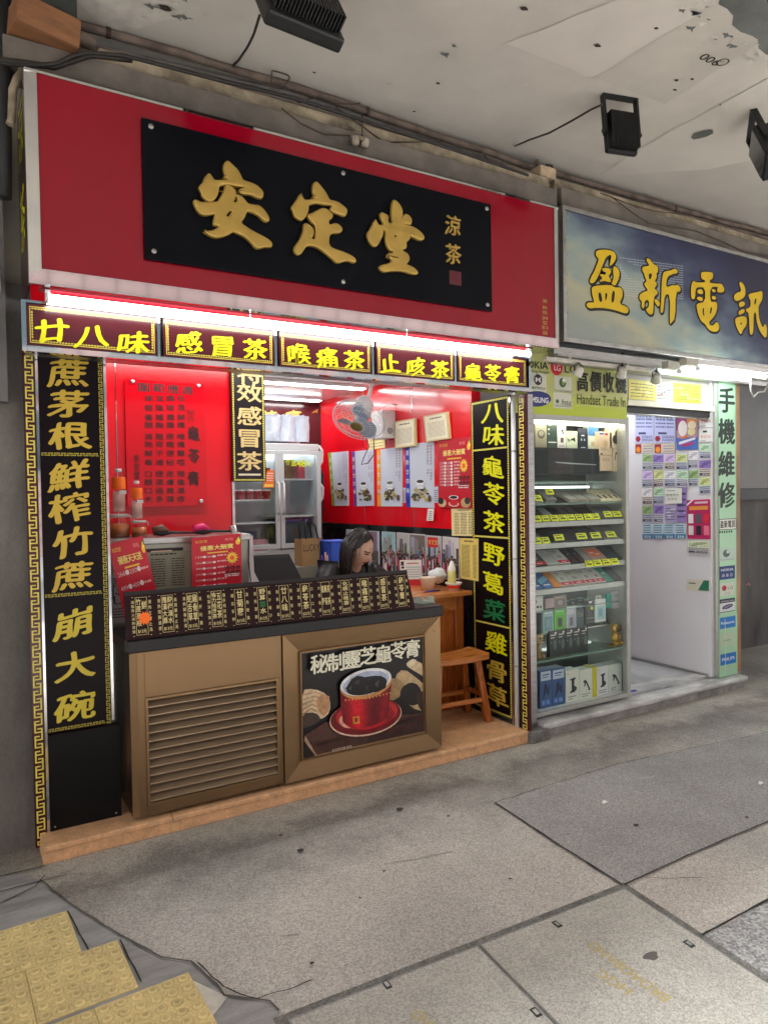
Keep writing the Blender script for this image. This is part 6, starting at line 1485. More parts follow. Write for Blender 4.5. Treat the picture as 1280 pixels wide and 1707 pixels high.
tx(flat(70, 70, 66), 'LG', 940, 614, 960, .075, .03)
c = tg.L(896, 633); A.ell(flat(34, 36, 50), *c, .036); A.text(flat(230, 230, 224), hline('M', c[0], c[1], .045, .044, 'c', .02)); tx(flat(40, 40, 40), 'MOTOROLA', 886, 646, 908, .022, .02)
c = tg.L(937, 638); A.ell(flat(70, 90, 60), *c, .032); A.ell(flat(220, 226, 210), c[0]+.012, c[1]+.014, .016); A.ell(flat(120, 150, 60), c[0]+.004, c[1]-.004, .012); tx(flat(120, 130, 100), 'SonyEricsson', 924, 650, 952, .02)
c = tg.L(894, 665); A.poly(flat(40, 50, 110), [(c[0]+.125*cos(t_)-.012*sin(t_), c[1]+.05*sin(t_)+.012*cos(t_)) for t_ in [i*.2618 for i in range(24)]]); tx(flat(232, 234, 236), 'SAMSUNG', 876, 665, 913, .05, .02)
tx(flat(100, 110, 80), 'htc', 936, 670, 952, .055, .01); c = tg.L(928, 669); A.ell(flat(90, 110, 60), *c, .014); A.rects(flat(150, 156, 130), [(tg.L(924, 679)[0], tg.L(924, 677)[1], tg.L(951, 679)[0], tg.L(924, 675.5)[1])])
A.text(flat(34, 36, 30), cells('高價收機', [tg.L(x, y) for x, y in ((970, 636), (992, 637), (1013, 638.5), (1034, 640))], .115, .15), .005)
tx(flat(60, 60, 40), 'Handset Trade In', 961, 664, 1041, .10, .004)
A.build('print', tg.o)
# --- glass display cabinet
cxr = fp(1050, 1000, YG)[0]; CT = fp(965, 703, YG)[1]
cb_ = T('display_cabinet', 'tall aluminium framed glass cabinet of phones and accessories beside the doorway', 'cabinet', None, (SX0, YG, .121))
cw_ = cxr-SX0; cz = lambda py: fp(965, py, YG+.01)[1]-.121
topz = cz(703)
fz0 = cz(1173)
MB().box(cw_-.035, cw_, 0, .04, 0, topz+.05).build('post', ALU, cb_, bevel=.003); MB().box(-.0, .012, 0, .04, 0, topz+.05).build('post', ALU, cb_)
MB().box(.013, cw_-.036, 0, .03, topz, topz+.05).build('top_bar', ALU, cb_, bevel=.003); MB().box(.013, cw_-.036, 0, .03, 0, fz0).build('bottom_bar', ALU, cb_, bevel=.003)
MB().box(-.0, .012, .041, .40, 0, topz+.05).build('side_panel', M('dark glass side', S(60, 66, 64), .2), cb_); MB().box(cw_-.01, cw_, .041, .40, 0, topz+.05).build('side_panel', ALU, cb_)
MB().box(.013, cw_-.011, .40, .41, 0, topz+.05).build('back_panel', M('cabinet back', S(66, 72, 70), .35, var=.3, vs=4), cb_); MB().box(.013, cw_-.011, .031, .399, fz0-.02, fz0-.001).build('floor_panel', WHITE, cb_); MB().box(.013, cw_-.011, .031, .399, topz+.03, topz+.05).build('roof_panel', WHITE, cb_)
MB().box(.0135, cw_-.0355, .012, .016, fz0+.001, topz-.001).build('pane', glass('cabinet glass', (.96, .985, .975), .018), cb_)
MB().box(.03, cw_-.04, .05, .08, topz-.02, topz+.025).build('cabinet_lamp', M('warm cabinet lamp', (1, .93, .78), .5, em=1.3), cb_)
MB().box(.03, cw_-.04, .34, .36, cz(806)-.028, cz(806)-.012).build('cabinet_lamp', M('cool cabinet lamp', (.9, 1, .95), .5, em=.5), cb_)
MB().box(.03, cw_-.04, .34, .36, cz(992)-.03, cz(992)-.012).build('cabinet_lamp', MATS['cool cabinet lamp'], cb_)
MB().box(.03, cw_-.04, .34, .36, cz(1092)-.03, cz(1092)-.012).build('cabinet_lamp', MATS['cool cabinet lamp'], cb_)
SG = M('shelf glass edge', S(150, 186, 170), .15, alpha=.55, coat=.3); SWh = M('shelf white laminate', S(214, 214, 196), .4)
shelf = {}
for nm, py, m_, d0 in (('a', 746, SG, .12), ('b', 802, SG, .09), ('c', 838, SG, .05), ('d', 869, SWh, .02), ('e', 904, SWh, .02), ('f', 941, SWh, .02), ('g', 978, SWh, .02), ('h', 1056, SG, .15), ('i', 1093, SG, .035)):
    z = cz(py); shelf[nm] = z+.121
    MB().box(.0135, cw_-.0365, d0, .335 if m_ is SG else .30, z-.012, z).build('shelf', m_, cb_)
    if m_ is SWh: MB().box(.0135, cw_-.0365, .018, .0195, z-.03, z+.004).build('shelf_edge', ALU, cb_)
shelf['j'] = .121+fz0
random.seed(33)
def good(px0, py0, px1, py1, Y, c, art, label, name='phone_box', cat='box', d=.05, zb=None, grp='boxed goods in the cabinet'):
    x0, z0 = fp(px0, py1, Y); x1, z1 = fp(px1, py0, Y)
    z1 = fp((px0+px1)/2, py0, Y)[1]; z0 = fp((px0+px1)/2, py1, Y)[1]
    if zb is not None: z0 = zb
    t = T(name, label, cat, grp, (x0, Y, z0+.0008)); w, h = x1-x0, z1-z0
    MB().box(0, w, 0, d, 0, h).build('carton', flat(*c, .42), t, bevel=.0015, seg=1)
    A = Art(0, .0002); art(A, w, h)
    if A.mb.v:
        for k in range(len(A.mb.v)): x, y, z = A.mb.v[k]; A.mb.v[k] = (x, -.0006-z, y)
        A.build('print', t)
    return t
def pr_lines(A, w, h, c=(120, 120, 116), y=.2, n=2):
    A.rects(flat(*c), [(w*.15, h*(y-.07*i), w*random.uniform(.5, .85), h*(y+.022-.07*i)) for i in range(n)])
def a_round(A, w, h): A.ell(flat(90, 84, 70), w*.5, h*.52, w*.32, h*.17); A.ell(flat(150, 144, 124), w*.5, h*.55, w*.22, h*.10); pr_lines(A, w, h, (200, 196, 180), .85)
def a_green(A, w, h): A.rects(flat(220, 226, 220), [(w*.1, h*.84, w*.4, h*.90), (w*.1, h*.66, w*.2, h*.72), (w*.1, h*.5, w*.2, h*.55), (w*.1, h*.2, w*.9, h*.24)])
def a_buds(A, w, h): A.poly(flat(60, 40, 44), [(w*.35, h*.75), (w*.6, h*.82), (w*.75, h*.6), (w*.6, h*.62), (w*.5, h*.72)]); A.rect(flat(90, 76, 76), w*.35, h*.25, w*.68, h*.45); pr_lines(A, w, h, (90, 90, 90), .1, 1)
def a_bow(A, w, h): A.poly(flat(30, 30, 26), [(w*.3, h*.4), (w*.75, h*.65), (w*.8, h*.4), (w*.4, h*.55)]); A.poly(flat(90, 120, 70), [(w*.05, h*.6), (w*.3, h*.5), (w*.2, h*.35)]); pr_lines(A, w, h, y=.9, n=1)
def a_dark(A, w, h): A.rects(flat(200, 206, 214), [(w*.35, h*.62, w*.65, h*.68), (w*.3, h*.4, w*.4, h*.5), (w*.6, h*.4, w*.7, h*.5), (w*.3, h*.06, w*.75, h*.1)])
def a_blue(A, w, h): A.rect(flat(60, 120, 180), 0, h*.55, w, h); A.ell(flat(236, 236, 230), w*.7, h*.6, w*.1); A.ell(flat(200, 190, 150), w*.45, h*.22, w*.2, h*.1)
def a_cream(A, w, h): A.rect(flat(60, 90, 160), w*.05, h*.88, w*.4, h*.95); A.rect(flat(200, 50, 50), w*.45, h*.86, w*.7, h*.95); A.ell(flat(224, 190, 150), w*.5, h*.5, w*.18, h*.16); A.rects(flat(90, 70, 60), [(w*.1, h*.03, w*.26, h*.1)]); pr_lines(A, w, h, (170, 140, 110), .3)
def a_phone(A, w, h): A.ell(flat(50, 40, 36), w*.45, h*.38, w*.24, h*.2); A.ell(flat(60, 48, 42), w*.6, h*.62, w*.2, h*.17); A.rects(flat(110, 90, 80), [(w*(.3+.14*i), h*.1, w*(.36+.14*i), h*.13) for i in range(4)])
def a_hook(A, w, h): A.poly(flat(40, 34, 32), [(w*.2, h*.5), (w*.25, h*.75), (w*.5, h*.78), (w*.55, h*.55), (w*.9, h*.42), (w*.9, h*.46), (w*.62, h*.62), (w*.56, h*.84), (w*.2, h*.82), (w*.12, h*.5)])
def a_plain(A, w, h): pr_lines(A, w, h, (150, 136, 120), .8, 3)
def a_none(A, w, h): pass
Y1 = 3.64
for a in (((892, 703, 911, 744), (150, 144, 120), a_round, 'tan box with a round gadget, first in the top row of the cabinet'), ((912, 702, 928, 744), (38, 62, 50), a_green, 'dark green box second in the top row of the cabinet'), ((929, 708, 943, 744), (222, 220, 216), a_buds, 'narrow white earphone box third in the top row of the cabinet'),
          ((944, 719, 962, 744), (206, 216, 186), a_bow, 'pale green box with a black bow shaped gadget in the top row'), ((963, 714, 979, 744), (26, 34, 50), a_dark, 'navy blue box with two white dots in the top row'), ((980, 708, 997, 744), (216, 224, 206), a_blue, 'white and sky blue box in the top row'),):
    good(*a[0], Y1, a[1], a[2], a[3], zb=shelf['a'])
good(1000, 760, 1020, 785, 3.60, (232, 206, 176), a_plain, 'plain cream box under the taller peach box', zb=None); good(998, 720, 1019, 759.6, 3.60, (234, 208, 178), a_cream, 'peach earphone box stacked on the plain cream box')
good(1022, 748, 1038, 786, 3.60, (236, 218, 186), a_hook, 'cream box with a black ear hook at the right end of the cabinet'); good(1016, 709, 1037, 747.6, 3.60, (238, 226, 190), a_phone, 'tall cream box with black earbuds at the top right of the cabinet')
def a_streak(A, w, h): A.poly(flat(170, 176, 176), [(w*.3, h*.46), (w*.95, h*.38), (w*.95, h*.35), (w*.55, h*.38), (w*.35, h*.42)])
good(889, 747, 998, 790, 3.60, (16, 18, 18), a_streak, 'long black box with a silver streak under the top row of the cabinet', d=.1)
# goods lying on the sloped shelves: boxes leaning back, with price tags in front
TAGM = M('price tag yellow', S(222, 232, 40), .5); TAGI = M('price tag ink', S(90, 100, 20), .6)
def lying(px0, px1, key, c, art, label, L=.15, t=.014, tilt=34, y0=.05, name='phone_box', cat='box', lift=0):
    z = shelf[key]+lift; Y = YG+y0
    py = {'b': 823, 'c': 835, 'd': 866, 'e': 901, 'f': 938, 'g': 975}[key]
    x0 = fp(px0, py, Y)[0]; x1 = fp(px1, py, Y)[0]
    r = T(name, label, cat, 'goods lying on the cabinet shelves', (x0, Y, z+.001), (radians(tilt), 0, 0)); w = x1-x0-.003
    MB().box(0, w, 0, L, 0, t).build('carton', flat(*c, .35), r, bevel=.002, seg=1)
    A = Art(t+.0004, .0002); art(A, w, L)
    if A.mb.v: A.build('print', r)
def l_red(A, w, h): A.rect(flat(214, 40, 70), w*.0+.002, .002, w-.002, h*.22); A.rects(flat(240, 220, 220), [(w*.3, h*.08, w*.7, h*.13)]); A.rects(flat(120, 124, 124), [(w*.15, h*.82, w*.6, h*.87), (w*.15, h*.72, w*.5, h*.75)]); A.ell(flat(150, 154, 156), w*.5, h*.45, w*.2, h*.1)
def l_sq(A, w, h): A.rect(flat(44, 36, 30), w*.2, h*.15, w*.6, h*.45); A.rect(flat(180, 170, 140), w*.25, h*.6, w*.8, h*.66)
def l_wht(A, w, h): A.rect(flat(180, 184, 180), w*.08, h*.08, w*.92, h*.7); pr_lines(A, w, h, (100, 104, 104), .85, 1)
def l_txt(A, w, h): pr_lines(A, w, h, (120, 124, 130), .85, 4)
def l_blk(A, w, h): A.ell(flat(200, 200, 200), w*.5, h*.6, w*.08); A.rect(flat(150, 30, 40), w*.3, h*.08, w*.7, h*.16)
def l_or(A, w, h): A.rect(flat(230, 120, 80), w*.1, h*.3, w*.9, h*.85); A.rects(flat(246, 214, 190), [(w*.2, h*.5, w*.5, h*.6), (w*.55, h*.4, w*.8, h*.5)])
def l_blu(A, w, h): A.poly(flat(120, 190, 230), [(0, h*.2), (w, h*.5), (w, h*.8), (0, h*.5)]); A.rects(flat(236, 240, 246), [(w*.2, h*.12, w*.8, h*.2)])
def l_teal(A, w, h): A.ell(flat(220, 236, 230), w*.5, h*.55, w*.2, h*.08); pr_lines(A, w, h, (230, 240, 236), .25, 1)
def l_scr(A, w, h): A.rect(flat(22, 24, 34), w*.05, h*.04, w*.95, h*.96)
lying(889, 905, 'c', (150, 152, 140), l_txt, 'grey carton with a tag at the left end of the second cabinet shelf'); lying(908, 926, 'c', (120, 122, 124), l_txt, 'darker grey carton with a yellow tag on the second cabinet shelf', .13, .03)
for i, x in enumerate((948, 965, 983)): lying(x, x+17, 'c', (150, 146, 134), l_wht, 'grey and white phone box, ' + ['first', 'second', 'third'][i] + ' of three on the second cabinet shelf', .14, .02, 24)
for i, x in enumerate((1001, 1010, 1019, 1028)): lying(x, x+9, 'c', (226, 220, 190), l_sq, 'cream box with a dark square, ' + ['first', 'second', 'third', 'fourth'][i] + ' of four at the right of the second shelf', .16, .016, 30)
for i, (x0, x1, c) in enumerate(((889, 905, (60, 84, 84)), (905, 917, (44, 56, 60)), (918, 931, (170, 176, 176)), (932, 946, (46, 52, 58)), (947, 960, (70, 84, 90)), (961, 977, (48, 60, 72)), (978, 1000, (30, 36, 52)), (1002, 1037, (120, 132, 138)))): lying(x0, x1, 'd', c, l_scr if i in (0, 3, 6) else l_txt, ['dark teal phone', 'narrow slate phone', 'white phone', 'charcoal phone', 'blue grey phone', 'steel blue phone', 'wide dark blue tablet', 'wide pale tablet box'][i]+' on the third cabinet shelf', .17, .012, 30, .04, 'phone', 'phone')
for i, (x0, x1, c) in enumerate(((889, 901, (54, 66, 66)), (902, 913, (160, 170, 170)), (914, 940, (40, 42, 58)), (941, 975, (52, 54, 60)), (976, 1007, (64, 66, 74)), (1009, 1034, (150, 150, 146)))): lying(x0, x1, 'e', c, l_scr if i in (2, 3) else l_txt, ['dark green phone', 'silver phone', 'dark purple tablet', 'wide black tablet', 'grey tablet', 'silver tablet box'][i]+' on the fourth cabinet shelf', .16, .012, 28, .04, 'phone', 'phone')
for i, (x0, x1, c, a) in enumerate(((889, 911, (90, 88, 86), l_red), (912, 930, (196, 204, 204), l_wht), (931, 950, (196, 200, 196), l_red), (951, 963, (46, 36, 36), l_blk), (964, 974, (50, 40, 38), l_blk), (975, 986, (160, 160, 156), l_txt), (987, 1012, (190, 160, 140), l_or), (1013, 1036, (60, 74, 76), l_txt))): lying(x0, x1, 'f', c, a, ['dark box with a red foot', 'plain silver white box', 'white box with a red foot', 'black and red box', 'slim black and red box', 'plain grey sleeve', 'orange and white card box', 'dark teal sleeve'][i]+' on the fifth cabinet shelf', .15, .018, 34)
for i, (x0, x1, c, a) in enumerate(((889, 903, (70, 130, 190), l_blu), (904, 922, (60, 116, 190), l_blu), (923, 935, (236, 150, 40), l_txt), (936, 954, (200, 206, 196), l_red), (955, 976, (196, 198, 190), l_red), (977, 993, (204, 208, 204), l_red), (994, 1009, (206, 208, 206), l_red), (1010, 1022, (60, 160, 140), l_teal), (1023, 1037, (60, 66, 70), l_txt))): lying(x0, x1, 'g', c, a, ['pale blue bag of sticks', 'bright blue bag', 'orange packet', 'white cable box with red foot', 'white charger box with red foot', 'white adapter box with red foot beside the teal box', 'white plug box with red foot in the middle', 'teal slim box', 'dark grey slim box'][i]+' on the sixth cabinet shelf', .15, .016, 34)
TG = 0
tagpos = [('c', 890, 903, .052, 'left grey carton, second shelf', .018), ('c', 909, 922, .07, 'darker grey carton, second shelf', .06)]
for i, x in enumerate((889, 903, 917, 931, 945, 959, 973, 986)): tagpos.append(('d', x, x+13, .03, 'third shelf', .008))
for x in (1006, 1021): tagpos.append(('d', x, x+14, .03, 'third shelf', .02))
for x in (889, 903): tagpos.append(('e', x, x+14, .03, 'fourth shelf', .006))
for x in (923, 960, 984, 1010): tagpos.append(('e', x, x+17, .035, 'fourth shelf', .02))
for x in (975, 989, 1004, 1018): tagpos.append(('f', x, x+13, -.004, 'edge of the fifth shelf', -.02))
from collections import Counter
for key, x0, x1, y0, where, lift in tagpos:
    Y = YG+(y0 if y0 > 0 else .015); py = {'c': 832, 'd': 864, 'e': 899, 'f': 941}[key]
    xa, xb = fp(x0, py, Y)[0], fp(x1, py, Y)[0]; w = xb-xa
    r = T('price_tag', 'yellow price tag on the '+where+' of the cabinet', 'price tag', 'yellow price tags in the cabinet' if TG > 1 else None, (xa, Y-.012, shelf[key]+lift), (radians(62), 0, radians(random.uniform(-4, 4))))
    MB().box(0, w*.94, 0, .046, 0, .0012).build('card', TAGM, r)
    A = Art(.0016, .0001); A.rects(TAGI, [(w*.08, .032, w*.6, .038), (w*.15, .012, w*.75, .024)]); A.build('print', r); TG += 1
# hung and standing packs in the lower half
Y2 = 3.64
def a_pack(c1, c2):
    def f(A, w, h): A.rect(flat(*c1), w*.12, h*.12, w*.88, h*.72); A.rect(flat(*c2), w*.3, h*.25, w*.66, h*.6); pr_lines(A, w, h, (230, 234, 234), .86, 1)
    return f
def a_earb(A, w, h): A.rects(flat(50, 54, 70), [(w*.2, h*.62, w*.35, h*.74), (w*.3, h*.3, w*.55, h*.42), (w*.66, h*.26, w*.8, h*.42)])
for a in (((889, 994, 905, 1022), (214, 218, 214), a_earb, 'white box with earbud pictures hanging at the left of the cabinet'), ((909, 998, 923, 1014), (176, 156, 160), a_plain, 'mauve pack behind the pale blue pack in the cabinet'), ((923, 993, 944, 1013), (150, 136, 128), a_pack((120, 110, 106), (170, 160, 156)), 'brown pack above the bright green pack'),
          ((905, 1017, 922, 1056), (150, 186, 190), a_pack((110, 150, 160), (130, 166, 176)), 'pale blue phone case pack left of the green pack'), ((924, 1014, 942, 1055), (96, 200, 60), a_pack((90, 170, 60), (50, 70, 50)), 'bright green accessory pack in the lower half of the cabinet'), ((944, 1013, 960, 1053), (190, 196, 206), a_pack((160, 166, 180), (90, 96, 120)), 'silver blue pack right of the green pack'),
          ((961, 1016, 974, 1050), (60, 84, 90), a_plain, 'slate pack between the silver pack and the pack with a yellow dot'), ((1011, 990, 1019, 1014), (40, 160, 150), a_none, 'thin teal pack near the right post'), ((1020, 985, 1036, 1014), (196, 196, 206), a_plain, 'pale lilac pack against the right post')):
    good(*a[0], Y2-.04, a[1], a[2], a[3], 'accessory_pack', 'pack', .02)
def a_dot(A, w, h): A.ell(flat(226, 236, 70), w*.6, h*.64, w*.12); A.rect(flat(226, 228, 226), w*.35, h*.86, w*.6, h*.94); A.rects(flat(120, 140, 140), [(w*.15, h*.2, w*.8, h*.24), (w*.2, h*.05, w*.8, h*.07)])
good(975, 1000, 993, 1039, Y2-.05, (40, 50, 50), a_dot, 'black pack with a yellow dot in the cabinet', 'accessory_pack', 'pack', .02)
t = good(992, 999, 1009, 1037, Y2-.06, (218, 224, 222), a_pack((160, 200, 206), (120, 170, 186)), 'white pack with a carry handle in the cabinet', 'accessory_pack', 'pack', .02)
w = fp(1009, 1000, Y2-.06)[0]-fp(992, 1000, Y2-.06)[0]; h = fp(1000, 999, Y2-.06)[1]-fp(1000, 1037, Y2-.06)[1]
MB().tube([(w*.2, .01, h), (w*.22, .01, h+.02), (w*.6, .01, h+.02), (w*.62, .01, h)], .006, 8).build('carry_handle', PAPER, t)
MB().box(.0135, cw_-.0365, .065, .335, cz(1014)-.006, cz(1014)).build('shelf', SG, cb_)
rb_ = random.Random(8)
for i, x in enumerate((906, 917, 928, 940, 951, 962, 973, 985, 997, 1008, 1019, 1029)):
    c = rb_.choice([(44, 70, 76), (30, 40, 46), (120, 126, 130), (60, 96, 104), (150, 140, 136), (36, 60, 90)]); y = rb_.uniform(996, 1006)
    good(x, y, x+10.5, y+rb_.uniform(28, 44), 3.70, c, a_pack(tuple(int(q*.8) for q in c), tuple(min(255, int(q*1.5)) for q in c)), 'accessory pack hanging behind the front packs in the cabinet', 'accessory_pack', 'pack', .02, None, 'packs hanging behind the front packs')
# peg rail the packs hang on
MB().box(.0135, cw_-.0365, .12, .125, cz(1056)-.002, cz(1056)+.006).build('peg_rail', STEEL, cb_)
def a_mouse(A, w, h): A.ell(flat(90, 100, 104), w*.62, h*.45, w*.2, h*.2); A.rects(flat(206, 210, 206), [(w*.1, h*.82, w*.75, h*.86), (w*.1, h*.72, w*.6, h*.75)]); A.rect(flat(230, 232, 230), w*.6, h*.88, w*.8, h*.95); A.ell(flat(80, 150, 140), w*.2, h*.55, w*.08)
for i, x in enumerate((916, 929, 942, 954, 966)): good(x+i*.6, 1052-i*1.8, x+13.5, 1093, 3.585, (30, 38, 40), a_mouse, 'dark blister pack with a computer mouse, '+['first from the left', 'second from the left', 'middle one', 'second from the right', 'last one beside the gold figure'][i], 'mouse_pack', 'pack', .03, shelf['i'])
GF = M('gold figure', S(206, 168, 84), .3, .6, var=.2, vs=30)
x, _ = fp(1026, 1080, 3.585)
g1 = T('gold_figurine', 'small golden seated astronaut like figure at the right of the lower glass shelf', 'figurine', None, (x, 3.585, shelf['i']+.001))
MB().box(-.045, .045, -.02, .045, 0, .012).build('base', GF, g1, bevel=.004)
fg = MB(); fg.ball((0, .01, .06), .033, .03, .045); fg.ball((0, .005, .128), .037, .037, .039); fg.ball((-.026, -.018, .024), .016, .03, .014); fg.ball((.026, -.018, .024), .016, .03, .014); fg.ball((-.036, -.006, .06), .012, .014, .026); fg.ball((.036, -.006, .06), .012, .014, .026)
fg.build('figure', GF, g1); MB().lathe([(0, .004), (.024, .003), (.027, 0)], (0, -.028, .130), 20, axis=(0, -1, 0)).build('visor', M('bronze visor', S(110, 84, 40), .25, .5), g1)
x, _ = fp(898, 1100, 3.585)
g2 = T('gold_figurine', 'brown and cream dog shaped figure at the left of the lower glass shelf', 'figurine', None, (x, 3.585, shelf['i']+.001))
fg = MB(); fg.ball((0, .02, .05), .032, .038, .052); fg.ball((-.02, -.01, .02), .013, .03, .02); fg.ball((.02, -.01, .02), .013, .03, .02); fg.ball((.0, .01, .10), .026, .026, .02); fg.build('body', M('tan fur', S(170, 140, 96), .6, var=.5, vs=26), g2)
fg = MB(); fg.ball((0, .0, .138), .034, .034, .032); fg.ball((0, -.03, .130), .016, .018, .013); fg.ball((-.03, .004, .15), .010, .012, .022); fg.ball((.03, .004, .15), .010, .012, .022); fg.build('head', M('cream fur', S(206, 186, 140), .6, var=.3, vs=30), g2)
fg = MB(); 
for xx in (-.014, .014): fg.ball((xx, -.030, .148), .006)
fg.ball((0, -.047, .134), .006); fg.build('face', BLACK, g2)
def a_stand(A, w, h):
    A.poly(flat(40, 44, 54), [(w*.3, h*.72), (w*.7, h*.76), (w*.72, h*.70), (w*.62, h*.68), (w*.62, h*.5), (w*.8, h*.44), (w*.78, h*.34), (w*.66, h*.33), (w*.68, h*.3), (w*.28, h*.28), (w*.3, h*.33), (w*.42, h*.36), (w*.42, h*.68), (w*.32, h*.68)]); pr_lines(A, w, h, (90, 94, 96), .16, 2); A.rect(flat(190, 200, 60), w*.1, h*.88, w*.2, h*.93)
def a_arm(A, w, h):
    A.poly(flat(40, 60, 60), [(w*.25, h*.6), (w*.4, h*.66), (w*.55, h*.6), (w*.78, h*.34), (w*.84, h*.28), (w*.62, h*.27), (w*.68, h*.32), (w*.48, h*.54), (w*.4, h*.42), (w*.34, h*.42), (w*.36, h*.56)]); pr_lines(A, w, h, (120, 124, 124), .16, 2)
def a_bl(A, w, h): A.rect(flat(190, 206, 226), w*.08, h*.72, w*.92, h*.96); A.rects(flat(60, 80, 120), [(w*.2, h*.86, w*.8, h*.89), (w*.2, h*.8, w*.7, h*.82)]); A.poly(flat(40, 54, 84), [(w*.2, h*.2), (w*.35, h*.6), (w*.5, h*.66), (w*.62, h*.5), (w*.8, h*.6), (w*.75, h*.3), (w*.5, h*.4)]); A.rects(flat(110, 150, 220), [(w*.15, h*.08, w*.4, h*.2), (w*.5, h*.08, w*.8, h*.2)])
YL = 3.565
good(889, 1118, 899, 1180, YL+.03, (50, 62, 70), a_plain, 'dark slate pack at the far left of the cabinet floor', 'accessory_pack', 'pack', .08, shelf['j'])
good(900, 1117, 919, 1178, YL, (64, 96, 150), a_bl, 'blue earphone box on the cabinet floor, the left one', 'gadget_box', 'box', .09, shelf['j']); good(920, 1114, 941, 1175, YL, (60, 92, 146), a_bl, 'blue earphone box on the cabinet floor beside the white holder box', 'gadget_box', 'box', .09, shelf['j'])
good(943, 1117, 965, 1174, YL, (222, 226, 216), a_stand, 'white box with a black phone holder and lime top, left one', 'gadget_box', 'box', .09, shelf['j']); good(966, 1116, 987, 1171, YL, (220, 226, 214), a_arm, 'white box with a green phone arm, left one', 'gadget_box', 'box', .09, shelf['j'])
good(988, 1112, 994, 1168, YL, (214, 206, 40), a_none, 'thin yellow sided box between the white holder boxes', 'gadget_box', 'box', .09, shelf['j']); good(995, 1111, 1013, 1166, YL, (222, 224, 228), a_stand, 'white box with a black phone holder beside the yellow side', 'gadget_box', 'box', .09, shelf['j']); good(1014, 1107, 1036, 1162, YL, (214, 222, 216), a_arm, 'white box with a dark phone arm at the right post', 'gadget_box', 'box', .09, shelf['j'])
# --- doorway: lintel, leaflets, side wall sheets
lt_ = T('door_lintel', 'white lintel with roller track over the phone shop doorway', 'lintel', None, (cxr, 3.52, fp(1100, 690, 3.52)[1]))
lw_ = SX1-cxr+.03; lz = fp(1100, 620, 3.52)[1]-fp(1100, 690, 3.52)[1]
MB().box(.0, lw_, .02, .06, .05, lz+.12).build('panel', M('lintel white', S(184, 184, 176), .5), lt_); MB().box(0, lw_, -.02, .0195, .045, .085).build('bar', M('lintel bar', S(226, 224, 206), .4), lt_, bevel=.003); MB().box(0, lw_-.02, .0, .10, .0, .04).build('roller_track', BLACK, lt_); MB().tube([(0, .01, -.012), (lw_-.05, .01, -.012)], .008, 8).build('track_rod', STEEL, lt_)
def pat(seed, base, cols_, n=5):
    def f(A, UV, W0, H0, rot):
        rnd = random.Random(seed)
        for k in range(n):
            u, v = rnd.uniform(.02, .7), rnd.uniform(.03, .8); uvrect(A, flat(*rnd.choice(cols_)), UV, (u, v, min(.97, u+rnd.uniform(.1, .4)), min(.97, v+rnd.uniform(.04, .16))))
        uvrect(A, flat(*[int(c*.5) for c in base]), UV, *rows(5, .1, .9, [(.08, .9)], rnd, .3))
    return f
YLn = 3.536
notice('leaflet', 'yellow striped leaflet over the doorway beside the yellow green sign', 'leaflet', YLn, (1047, 632), (1092, 637), (1092, 668), (1047, 665), flat(226, 216, 110), pat(60, (226, 216, 110), [(250, 244, 190), (200, 170, 60)]), .001)
notice('leaflet', 'pale leaflet with red and blue marks over the middle of the doorway', 'leaflet', YLn, (1093, 638), (1121, 640), (1121, 671), (1093, 669), flat(206, 220, 206), pat(61, (206, 220, 206), [(200, 90, 100), (110, 130, 200), (240, 240, 244)]), .001)
notice('leaflet', 'lime green leaflet with small print over the right of the doorway', 'leaflet', YLn, (1122, 638), (1168, 642), (1168, 673), (1122, 670), flat(190, 236, 60), pat(62, (150, 190, 40), [(214, 244, 120)]), .001)
XD = SX1-.004; ND = [0]
def dl(name_, lab, a, b, c, d, base, art, cat='leaflet', grp='leaflets on the doorway wall'): ND[0] += 1; return notice('leaflet', lab, cat, XD-.004*(ND[0] % 3)-.0008*(ND[0] % 2), a, b, c, d, flat(*base), art, .0015, 'X', grp)
def sheet_big(seed):
    def f(A, UV, W0, H0, rot):
        rnd = random.Random(seed); uvrect(A, flat(96, 104, 160), UV, *rows(5, .42, .95, [(.08, .55), (.6, .94)], rnd, .4)); uvrect(A, flat(60, 62, 110), UV, (.2, .25, .6, .31))
        uvell(A, flat(150, 30, 50), UV, .17, .12, .14, .09, 6); uvrect(A, flat(50, 54, 120), UV, *rows(4, .04, .22, [(.38, .95)], rnd, .45)); A.text(flat(60, 90, 60), [c for i, ch in enumerate('儲值咭增值') for c in cells(ch, [UV(.14+.17*i, .74)], W0*.15, H0*.08)])
    return f
dl(0, 'large lavender tariff sheet with a maroon badge, the one farther inside', (1057, 680), (1088, 681), (1089, 738), (1058, 739), (196, 202, 238), sheet_big(70)); dl(0, 'large lavender tariff sheet with a maroon badge, the one nearer the street', (1089, 681), (1125, 683), (1125, 738), (1090, 738), (192, 198, 236), sheet_big(71))
for i, (x0, x1) in enumerate(((1058, 1089), (1090, 1124))):
    def strip_(A, UV, W0, H0, rot): uvrect(A, flat(150, 30, 60), UV, (.02, .05, .34, .95)); uvell(A, flat(240, 150, 40), UV, .18, .4, .12, .3); uvrect(A, flat(120, 110, 150), UV, *rows(3, .1, .9, [(.45, .95)], random.Random(i), .3))
    dl(0, 'narrow strip leaflet with a maroon square under the '+('farther' if i == 0 else 'nearer')+' lavender sheet', (x0, 740), (x1, 739), (x1, 755), (x0, 756), (214, 206, 190), strip_)
